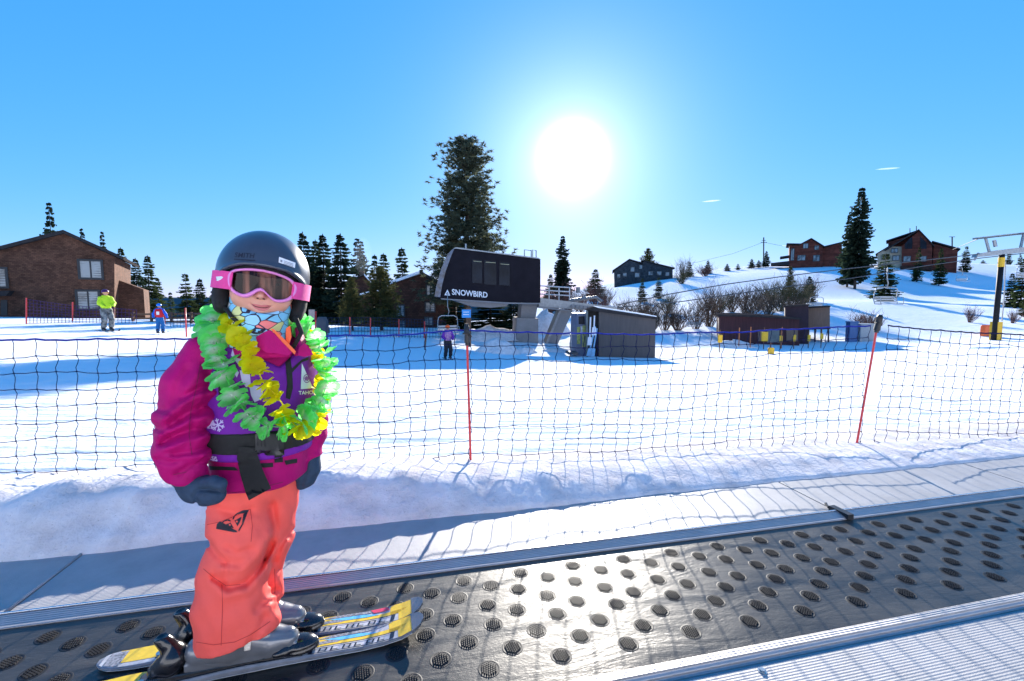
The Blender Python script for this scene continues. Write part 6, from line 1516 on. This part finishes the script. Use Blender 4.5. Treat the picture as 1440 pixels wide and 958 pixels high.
mb = MB(); mb.tube([W.pt(1386, 335, -.3), W.pt(1391, 354, -.2)], .08, 6); mb.tube([W.pt(1440, 328, -.3), W.pt(1435, 349, -.2)], .08, 6); mb.tube([W.pt(1398, 338, -.3), W.pt(1400, 347, -.3)], .1, 6); mb.tube([W.pt(1370, 366, 0), W.pt(1376, 356, 0)], .07, 6); relto(mb.build('strut', m_galv, tw), tw)
mb = MB(); mb.tube([W.pt(1414, 368, -.5), W.pt(1412, 420, -.5), W.pt(1409, 452, -.5)], .035, 5); relto(mb.build('ladder', m_galv, tw), tw)
q = on(1388, 466, 32); op = MB(); op.box((-.32, -.18, 0), (.32, .18, .72)); op.box((-.25, -.2, .72), (.25, .2, .78)); o = op.build('crash_pad', m_opad, bevel=.05); o.location = q; tag(o, 'orange crash pad standing on the snow left of the lift tower', 'crash pad')
# cables: from the terminal up to the tower and beyond, in gentle sag
m_cab = mat('steel_cable', (.05, .05, .055), rough=.5)
def cable(name, label, pts, r=.03):
    mb = MB(); p0 = P(*pts[0][:2], DM(pts[0][2])); out = []
    for i in range(len(pts) - 1):
        a, c = P(*pts[i][:2], DM(pts[i][2])), P(*pts[i + 1][:2], DM(pts[i + 1][2]))
        for k in range(8): out.append(a.lerp(c, k / 8) - p0)
    out.append(P(*pts[-1][:2], DM(pts[-1][2])) - p0); mb.tube(out, r, 5); o = mb.build(name, m_cab); o.location = p0; return tag(o, label, 'cable', 'lift cables and wires')
cable('haul_rope', 'lift cable rising from the terminal wheels across the bushes to the tower', [(868, 429, 24.5), (940, 414, 25), (1020, 400, 26), (1100, 389, 27), (1200, 377, 28.3), (1300, 366, 29.2), (1380, 357, 30), (1480, 348, 31)])
cable('haul_rope', 'lower lift cable passing behind the empty chair', [(868, 433, 26), (960, 424, 27), (1100, 404, 28.5), (1200, 391, 30), (1300, 374, 31), (1380, 363, 31.5), (1480, 352, 32)])
cable('power_line', 'thin wire from the utility pole down over the ridge bushes', [(1073, 341, 86), (1030, 357, 86), (980, 369, 86), (950, 373, 86)], .035)
cable('power_line', 'thin wire from the utility pole to the red house', [(1075, 341, 86), (1100, 346, 83), (1118, 346, 78)], .035)
cable('haul_rope', 'lift cable running from the glass gabled house side to the tower top frame', [(1340, 351, 60), (1376, 336, 30.2), (1470, 325, 29)], .03)
up_ = thing('utility_pole', 'utility pole with crossarm on the ridge above a fir', 'utility pole', on(1074, 372, 86)); a = P(1074, 334, DM(86)); mb = MB(); mb.tube([Vector((0, 0, 0)), a - Vector(up_.location)], .16, 6); mb.build('pole', m_bark, up_); mb = MB(); k = P(1074, 341, DM(86)) - Vector(up_.location); mb.box((k.x - .9, k.y - .08, k.z - .06), (k.x + .9, k.y + .08, k.z + .06)); mb.box((k.x - .6, k.y - .08, k.z + .5), (k.x + .6, k.y + .08, k.z + .6)); mb.build('crossarm', m_bark, up_)
up2 = thing('utility_pole', 'utility pole with short crossarm behind the right wing of the glass gabled house', 'utility pole', on(1339, 376, 80)); a = P(1339, 333, DM(80)); mb = MB(); mb.tube([Vector((0, 0, 0)), a - Vector(up2.location)], .14, 6); mb.build('pole', m_bark, up2); mb = MB(); k = a - Vector(up2.location); mb.box((k.x - .7, k.y - .08, k.z - .1), (k.x + .7, k.y + .08, k.z + .02)); mb.build('crossarm', m_bark, up2)

# ================================================================== SMALL THINGS ON THE SNOW
m_wood = mat('brown_post_wood', (.16, .075, .035), rough=.8, var=.2, scale=5); m_sblue = mat('sign_blue', (.02, .30, .70), rough=.4, var=.08); m_swht = m_white
W = Wall(656, 19, 0); q = on(657, 484, 19)
sg = thing('sign_post', 'wooden post with a bright blue sign, seen above the straight red net pole', 'sign', q); solid('post', W, [(655.5, 488), (662, 488), (662, 433), (655.5, 433)], .2, m_wood, sg); solid('sign_panel', W, [(649.5, 435.5), (662, 435.5), (662, 447), (649.5, 447)], .05, m_sblue, sg, out=.08)
for y in (438.5, 442): solid('sign_line', W, [(651.5, y), (659.5, y), (659.5, y + 1.1), (651.5, y + 1.1)], .01, m_white, sg, out=.1)
def pad(px, y0, y1, wpx, d, label, ground_y=None):
    q = P(px, y1, d); gz = terr(q.x, q.y); b0 = min(gz, q.z); w_ = wpx * d / F / 2; top = P(px, y0, d).z
    o = thing('slope_marker', label, 'marker', (q.x, q.y, b0), 0, 'yellow markers on bamboo poles'); mb = MB(); mb.box((-w_, -w_ * .5, q.z - b0), (w_, w_ * .5, top - b0)); mb.build('pad', m_ypad, o, bevel=.03)
    mb = MB(); mb.tube([(0, w_ * .4, 0), (0, w_ * .4, top - b0 + .25)], .025, 6); mb.build('bamboo', m_wood, o); return o
pad(1012.5, 471, 482, 6, 24, 'yellow marker on a tall thin pole at the left end of the barn')
pad(1075, 467, 480, 8, 27, 'large yellow marker in front of the barn doors')
pad(1084, 489, 498, 8, 21, 'low square yellow marker lying nearest on the open snow')
pad(1098, 472, 481, 4, 27, 'narrow yellow marker between the two barn doors')
pad(1117, 471, 480, 4, 27.5, 'narrow yellow marker at the right barn door')
pad(1137.5, 471, 480, 4, 28, 'narrow yellow marker below the left post of the tan cabin')
pad(1155.5, 469, 477, 4, 28, 'narrow yellow marker below the right posts of the tan cabin')
m_opole = mat('orange_bamboo', (.55, .17, .05), rough=.6)
for px, y0, y1, lb in ((1039, 461, 484, 'orange bamboo pole standing left of the barn middle'), (1055, 460, 484, 'orange bamboo pole standing in front of the barn middle'), (1099.5, 460, 472, 'orange bamboo pole behind the narrow yellow marker')):
    a = P(px, y1, 28); a.z = terr(a.x, a.y); mb = MB(); mb.tube([(0, 0, 0), (0, 0, P(px, y0, 28).z - a.z)], .03, 6); o = mb.build('bamboo_pole', m_opole); o.location = a; tag(o, lb, 'pole')
m_bbin = mat('blue_bin_plastic', (.02, .10, .26), rough=.5, var=.1); m_gbin = mat('grey_box', (.30, .32, .33), rough=.6, var=.1)
for px, w_, y0, y1, m, lb in ((1197, 12, 452, 478, m_bbin, 'tall blue bin below the red brown bush'), (1214, 20, 455, 478, m_gbin, 'grey metal box standing beside the blue bin')):
    a = P(px, y1, 31); a.z = terr(a.x, a.y) - .05; hw = w_ * 31 / F / 2; h = P(px, y0, 31).z - a.z; o = thing('storage_bin', lb, 'bin', a); mb = MB(); mb.box((-hw, -hw * .7, 0), (hw, hw * .7, h - .1)); mb.build('body', m, o, bevel=.03); mb = MB(); mb.box((-hw - .03, -hw * .75, h - .1), (hw + .03, hw * .75, h)); mb.build('lid', m, o, bevel=.02)
# litter bin and little notice by the helmet
q = on(454, 474, 15); a = P(454, 474, 15); a.z = terr(a.x, a.y); s = 15 / F; lb_ = thing('litter_bin', 'dark grey litter bin with rounded lid right of the child\'s chin strap', 'bin', a); m_lit = mat('dark_grey_plastic', (.045, .055, .075), rough=.6, var=.1)
H_ = P(454, 446, 15).z - a.z; mb = MB(); mb.loft([[(r * math.cos(k * .3927 * 1), r * math.sin(k * .3927), z) for k in range(16)] for r, z in ((6.2 * s, 0), (6.6 * s, .5 * H_), (6.8 * s, .70 * H_))]); mb.build('bin_body', m_lit, lb_, sm=True, ang=40)
mb = MB(); mb.loft([[(r * math.cos(k * .3927), r * math.sin(k * .3927), z) for k in range(16)] for r, z in ((7.6 * s, .70 * H_), (7.8 * s, .80 * H_), (7.4 * s, .9 * H_), (5.5 * s, H_))]); mb.build('lid', m_lit, lb_, sm=True, ang=40); mb = MB(); mb.box((6.5 * s, -.05, .55 * H_), (9.3 * s, .05, .72 * H_)); mb.build('handle', m_lit, lb_)
W = Wall(438, 17, 0); nt_ = thing('notice', 'small brownish notice on red posts beside the litter bin', 'sign', on(438, 470, 17)); solid('panel', W, [(434, 435.5), (442, 435.5), (442, 450), (434, 450)], .05, mat('notice_print', (.42, .30, .26), rough=.6, var=.35, scale=30), nt_)
for x in (436.5, 443.5): solid('post', W, [(x - .8, 474), (x + .8, 474), (x + .8, 438), (x - .8, 438)], .05, m_red, nt_, out=-.08)
# far nets
m_fnet = mat('purple_net', (.07, .02, .10), rough=.8); m_fnet2 = mat('navy_net', (.012, .014, .05), rough=.8)
def far_net(label, pts, d, m, polep, cell=.16, r=.012):
    a = P(pts[0][0], pts[0][2], d); o = thing('fence_net', label, 'net', a, 0, 'nets round the beginners\' area'); mb = MB(); ob = Vector(a)
    rows = None
    for (x0, t0, b0), (x1, t1, b1) in zip(pts[:-1], pts[1:]):
        A0, A1, B0, B1 = P(x0, t0, d), P(x1, t1, d), P(x0, b0, d), P(x1, b1, d); n = max(2, int((A1 - A0).length / cell)); m_ = max(3, int((A0.z - B0.z) / cell))
        for i in range(n + 1):
            mb.tube([A0.lerp(A1, i / n) - ob, B0.lerp(B1, i / n) - ob], r, 3, cap=False)
        for j in range(m_ + 1): mb.tube([A0.lerp(B0, j / m_) - ob, A1.lerp(B1, j / m_) - ob], r, 3, cap=False)
    mb.build('mesh', m, o)
    for x, y0, y1 in polep: pm = MB(); pm.tube([P(x, y1, d - .05) - ob, P(x, y0, d - .05) - ob], .03, 6); pm.build('pole', m_red, o)
    return o
far_net('purple net on red poles in front of the brown shingled house', [(37, 421, 455), (102, 430, 454), (150, 433, 454), (192, 436, 455)], 22, m_fnet, [(37, 419, 464), (102, 425, 452), (150, 430, 455)])
far_net('purple net stretched right of the blue skier towards the child\'s sleeve', [(230, 440, 460), (268, 440, 462), (300, 443, 468)], 24, m_fnet2, [(232, 440, 460)])
far_net('dark navy net along the trees between the litter bin and the chair', [(448, 447, 476), (490, 447, 476), (540, 447, 477), (600, 450, 478), (626, 452, 478)], 24, m_fnet2, [(492, 446, 472), (521, 447, 473), (561, 449, 474), (597, 452, 478)])
for px, y0, y1, lb in ((262, 433, 470, 'single red pole standing right of the blue skier'), (597, 460, 476, 'short leaning wooden stake left of the hanging chair')):
    a = P(px, y1, 19); a.z = terr(a.x, a.y) - .05; mb = MB(); mb.tube([(0, 0, 0), (.02 if px == 262 else .12, 0, P(px, y0, 19).z - a.z)], .028, 7); o = mb.build('marker_pole', m_red if px == 262 else m_wood, sm=True); o.location = a; tag(o, lb, 'pole')
W = Wall(225, 27, 0); rw = thing('rail_fence', 'low brown rail fence behind the blue skier', 'fence', on(225, 455, 27))
for y in (441, 447, 452): solid('rail', W, [(184, y), (292, y - 1), (292, y + 1.6), (184, y + 2.4)], .08, m_wood, rw)
for x in (186, 212, 240, 268, 291): solid('post', W, [(x - 1.2, 458), (x + 1.2, 458), (x + 1.2, 439), (x - 1.2, 439)], .12, m_wood, rw, out=.1)
# snow heaps by the terminal
def heap(px, py, d, wx, wy, h, seed, label):
    q = P(px, py, d); q.z = terr(q.x, q.y); mb = MB(); n = 30; rings = []
    for i in range(14):
        f = i / 13; row = []
        for k in range(n):
            a = 2 * math.pi * k / n; rr = (1 - f) ** .55; nn = 1 + .22 * fbm(math.cos(a) * 2 + seed, math.sin(a) * 2 + f, 1.0, 3)
            row.append((wx * rr * nn * math.cos(a), wy * rr * nn * math.sin(a), h * f * (1 + .2 * fbm(math.cos(a) + seed, f * 3, 1.2, 3)) - .1))
        rings.append(row)
    mb.loft(rings); o = mb.build('snow_heap', m_bank, sm=True); o.location = q; o['kind'] = 'structure'; return o
heap(700, 498, 20, 1.15, .8, .75, 1, ''); heap(735, 494, 21, .8, .6, .4, 2, ''); heap(690, 482, 25, 2.2, 1.4, .7, 5, ''); heap(785, 497, 22, 1.2, .6, .3, 7, ''); heap(1030, 484, 28.5, 1.7, .7, .55, 9, ''); heap(770, 470, 30, 1.6, 1.2, 1.7, 11, ''); heap(745, 440, 30, 1.0, 1.0, .8, 12, '')
# vapour trails
m_cl, t, b = new_mat('thin_vapour'); t.nodes.remove(b); trn = N(t, 'ShaderNodeBsdfTransparent'); dif = N(t, 'ShaderNodeBsdfTranslucent', Color=(1, 1, 1, 1)); lw = t.nodes.new('ShaderNodeLayerWeight'); lw.inputs[0].default_value = .4; inv = math_(t, 'MULTIPLY', math_(t, 'SUBTRACT', 1.0, lw.outputs['Facing']), .10); mx = t.nodes.new('ShaderNodeMixShader'); t.links.new(inv, mx.inputs[0]); t.links.new(trn.outputs[0], mx.inputs[1]); t.links.new(dif.outputs[0], mx.inputs[2]); t.links.new(mx.outputs[0], t.nodes['Material Output'].inputs[0])
for (x0, y0, x1, y1), lb in (((987, 284, 1014, 281.5), 'short white vapour trail right of the sun'), ((1231, 238.5, 1266, 236), 'longer faint vapour trail above the big spreading fir')):
    a, c = P(x0, y0, 6000), P(x1, y1, 6000); mid_ = (a + c) / 2; mb = MB(); mb.tube([a - mid_, a.lerp(c, .25) - mid_, mid_ - mid_, a.lerp(c, .75) - mid_, c - mid_], [2, 9, 13, 10, 2], 12); o = mb.build('vapour_trail', m_cl, sm=True); o.location = mid_; tag(o, lb, 'cloud')

# ================================================================== THE OTHER SKIERS
def col(name, c, r=.6): return mat(name, c, rough=r, var=.12, scale=8, spec=.2)
m_fskin = col('skin', (.55, .28, .2)); m_fblk = col('black_fabric', (.015, .015, .018)); m_ferr = col('ski_black', (.03, .03, .035), .3)
def skier(px, feet, head, d, label, yaw, jacket, pants, helm, arms, knees=.10, extra=None, gog=None):
    a = P(px, feet, d); a.z = terr(a.x, a.y) + .03; H = P(px, head, d).z - a.z; s = H / 1.72
    o = thing('person', label, 'person', a, R(yaw)); o.scale = (s, s, s)
    # local frame: faces -y, right hand at -x; height 1.72 with helmet
    hip, kn, ft_ = (0, .03, .84), (.0, -knees, .46), (0, .02, .06)
    LEG = lambda sx: [(sx * .09, .03, .86), (sx * .12, -knees, .47), (sx * .13, .03, .09)]
    AR = {-1: arms[0], 1: arms[1]}
    def arm(sx): return [(sx * .17, .01, 1.36)] + AR[sx]
    def f_b(X, Y, Z):
        dd = chain(X, Y, Z, [(0, .02, .86), (0, .02, 1.15), (0, .0, 1.40), (0, -.01, 1.50)], [.10, .10, .06, .05], .04); dd = smin(dd, ell(X, Y, Z, (0, -.02, 1.58), I3, (.078, .095, .115)), .02); dd = smin(dd, cap(X, Y, Z, (0, -.11, 1.565), (0, -.122, 1.55), .012, .016), .01)
        for sx in (-1, 1): dd = smin(dd, chain(X, Y, Z, LEG(sx), [.06, .05, .045], .02), .02); dd = smin(dd, chain(X, Y, Z, arm(sx), [.04, .035, .03], .02), .02)
        return dd
    def f_j(X, Y, Z):
        dd = ell(X, Y, Z, (0, .02, 1.17), I3, (.205, .155, .36)); dd = smax(dd, .80 - Z, .03); dd = smax(dd, Z - 1.47, .02)
        for sx in (-1, 1): dd = smin(dd, chain(X, Y, Z, arm(sx), [.080, .078, .060], .02), .03)
        return dd + .006 * np.sin(Z * 38 + X * 14)
    def f_p(X, Y, Z):
        dd = smin(chain(X, Y, Z, LEG(-1), [.115, .10, .095], .03), chain(X, Y, Z, LEG(1), [.115, .10, .095], .03), .02); dd = smin(dd, ell(X, Y, Z, (0, .03, .88), I3, (.18, .14, .14)), .03); return smax(smax(dd + .005 * np.sin(Z * 30 + X * 20), .13 - Z, .02), Z - .95, .02)
    kw = dict(lo=(-.5, -.6, 0), hi=(.5, .5, 1.8))
    sdf_obj('body', f_b, (-.5, -.6, 0), (.5, .5, 1.75), .022, m_fskin, o, 1)
    sdf_obj('jacket', f_j, (-.55, -.6, .7), (.55, .5, 1.6), .022, jacket, o, 1); sdf_obj('trousers', f_p, (-.35, -.4, .05), (.35, .35, 1.05), .022, pants, o, 1)
    def f_h(X, Y, Z): return smax(ell(X, Y, Z, (0, .005, 1.60), I3, (.125, .145, .130)), (1.575 + .25 * np.clip(-Y - .02, 0, .2)) - Z, .01)
    sdf_obj('helmet', f_h, (-.2, -.2, 1.4), (.2, .2, 1.78), .014, helm, o, 1)
    mb = MB(); mb.loft([[(.112 * math.sin(t_), -.125 * math.cos(t_), z) for t_ in np.linspace(-1.25, 1.25, 9)] for z in (1.555, 1.60, 1.615)], cap=False, closed=False); g_ = mb.build('goggles', gog or m_fblk, o); sd = g_.modifiers.new('t', 'SOLIDIFY'); sd.thickness = .02
    for sx in (-1, 1):
        mb = MB(); mb.ball(AR[sx][-1], (.055, .055, .06), 10, 7); mb.build('glove', m_fblk, o, sm=True)
        def f_bo(X, Y, Z): return smax(smin(chain(X, Y, Z, [(sx * .13, .03, .22), (sx * .13, .04, .08)], [.075, .07], .02), cap(X, Y, Z, (sx * .13, .05, .06), (sx * .13, -.14, .05), .055, .045), .03), .012 - Z, .005)
        sdf_obj('ski_boot', f_bo, (-.3, -.3, -.02), (.3, .2, .34), .018, m_ferr, o, 1)
    if extra: extra(o)
    L_ = .62 if H < 1.45 else .82
    for sx in (-1, 1):
        sk = MB(); sk.loft([[(-w_, y, z), (w_, y, z), (w_, y, z + .014), (-w_, y, z + .014)] for y, w_, z in ((L_, .035, .0), (.3, .036, 0), (-.3, .034, 0), (-L_ * .9, .042, .01), (-L_, .03, .05), (-L_ - .05, .012, .09))]); so = sk.build('ski', m_ferr if extra is None else extra.ski, None, bevel=.003)
        M_ = Matrix.Translation(Vector(a)) @ Matrix.Rotation(R(yaw), 4, 'Z') @ Matrix.Scale(s, 4) @ Matrix.Translation((sx * .13, 0, -.012)); so.location = M_.translation; so.rotation_euler = (0, 0, R(yaw + sx * -2)); so.scale = (s, s, s)
        tag(so, '%s of %s' % (('ski on the side nearer the sun' if False else ('outer ski' if sx > 0 else 'inner ski')), skier.nick), 'ski', 'skis of the distant skiers')
    return o
m_yj = col('fluorescent_yellow_nylon', (.55, .80, .03)); m_camo = mat('camouflage_fabric', (.36, .36, .34), rough=.8, c2=(.03, .03, .035), scale=7); m_ph = col('purple_helmet', (.08, .02, .10), .35)
skier.nick = 'the skier in the yellow jacket'
skier(152, 467, 407, 20, 'skier in fluorescent yellow jacket and camouflage trousers before the brown house', 60, m_yj, m_camo, m_ph, ([(-.24, -.06, 1.14), (-.14, -.24, 1.02)], [(.24, -.06, 1.14), (.14, -.24, 1.02)]), .10, None, mat('mirror_goggle', (.7, .35, .1), rough=.1))
m_bj = col('blue_nylon', (.01, .10, .55)); m_bt = col('teal_blue_nylon', (.01, .12, .34)); m_rv = col('red_vest_nylon', (.55, .02, .03)); m_bh = col('blue_helmet', (.02, .20, .75), .3)
def redvest(o):
    def f(X, Y, Z): dd = ell(X, Y, Z, (0, .02, 1.17), I3, (.225, .178, .38)); dd = smax(smax(dd, .92 - Z, .02), Z - 1.42, .02); return dd
    sdf_obj('vest', f, (-.3, -.3, .8), (.3, .3, 1.5), .02, m_rv, o, 1)
    mb = MB(); mb.box((-.07, .17, 1.08), (.07, .205, 1.26)); mb.build('vest_badge', m_white, o)
redvest.ski = m_wsk; skier.nick = 'the small skier in blue and red'
skier(226, 468, 427, 19.8, 'small skier in blue suit and red vest seen from behind', 195, m_bj, m_bt, m_bh, ([(-.30, .0, 1.12), (-.34, -.06, .92)], [(.30, .0, 1.12), (.34, -.06, .92)]), .06, redvest)
m_oh = col('orange_helmet', (.90, .12, .02), .3); m_pj = col('purple_pattern_nylon', (.16, .03, .32)); m_dkp = col('dark_grey_trousers', (.02, .02, .026)); m_pkv = mat('pink_and_purple_print', (.20, .03, .38), rough=.6, c2=(.55, .30, .35), scale=14)
def pinkvest(o):
    def f(X, Y, Z): dd = ell(X, Y, Z, (0, .02, 1.17), I3, (.222, .175, .38)); return smax(smax(dd, .92 - Z, .02), Z - 1.42, .02)
    sdf_obj('vest', f, (-.3, -.3, .8), (.3, .3, 1.5), .02, m_pkv, o, 1)
pinkvest.ski = m_ferr; skier.nick = 'the pupil in the orange helmet'
skier(630, 506, 457, 15, 'pupil in orange helmet and purple vest sliding below the lift terminal', 20, m_pj, m_dkp, m_oh, ([(-.26, -.06, 1.12), (-.20, -.26, 1.02)], [(.26, -.06, 1.12), (.20, -.26, 1.02)]), .14, pinkvest)
# unused tree models must not stay at the origin
for k, o in proto.items():
    if k not in used_proto:
        for c in list(o.children): bpy.data.objects.remove(c)
        bpy.data.objects.remove(o)

# chimney smoke
m_sm, t, b = new_mat('blue_wood_smoke'); t.nodes.remove(b); vp = N(t, 'ShaderNodeVolumePrincipled', Density=.02, Anisotropy=.3); vp.inputs['Color'].default_value = (.75, .85, 1, 1); t.links.new(vp.outputs[0], t.nodes['Material Output'].inputs['Volume'])
mb = MB(); a = P(508.5, 381, DM(51)); mb.loft([[(a.x + ox + r * math.cos(k * .5236), a.y + r * math.sin(k * .5236), a.z + z) for k in range(12)] for z, r, ox in ((-.6, .3, 0), (0, .7, .0), (1.0, 1.2, .1), (2.0, 1.4, .1), (3.0, 1.3, .2), (4.0, .9, .3), (4.6, .3, .4))])
sm_ = mb.build('smoke', m_sm, sm=True); tag(sm_, kind='stuff')
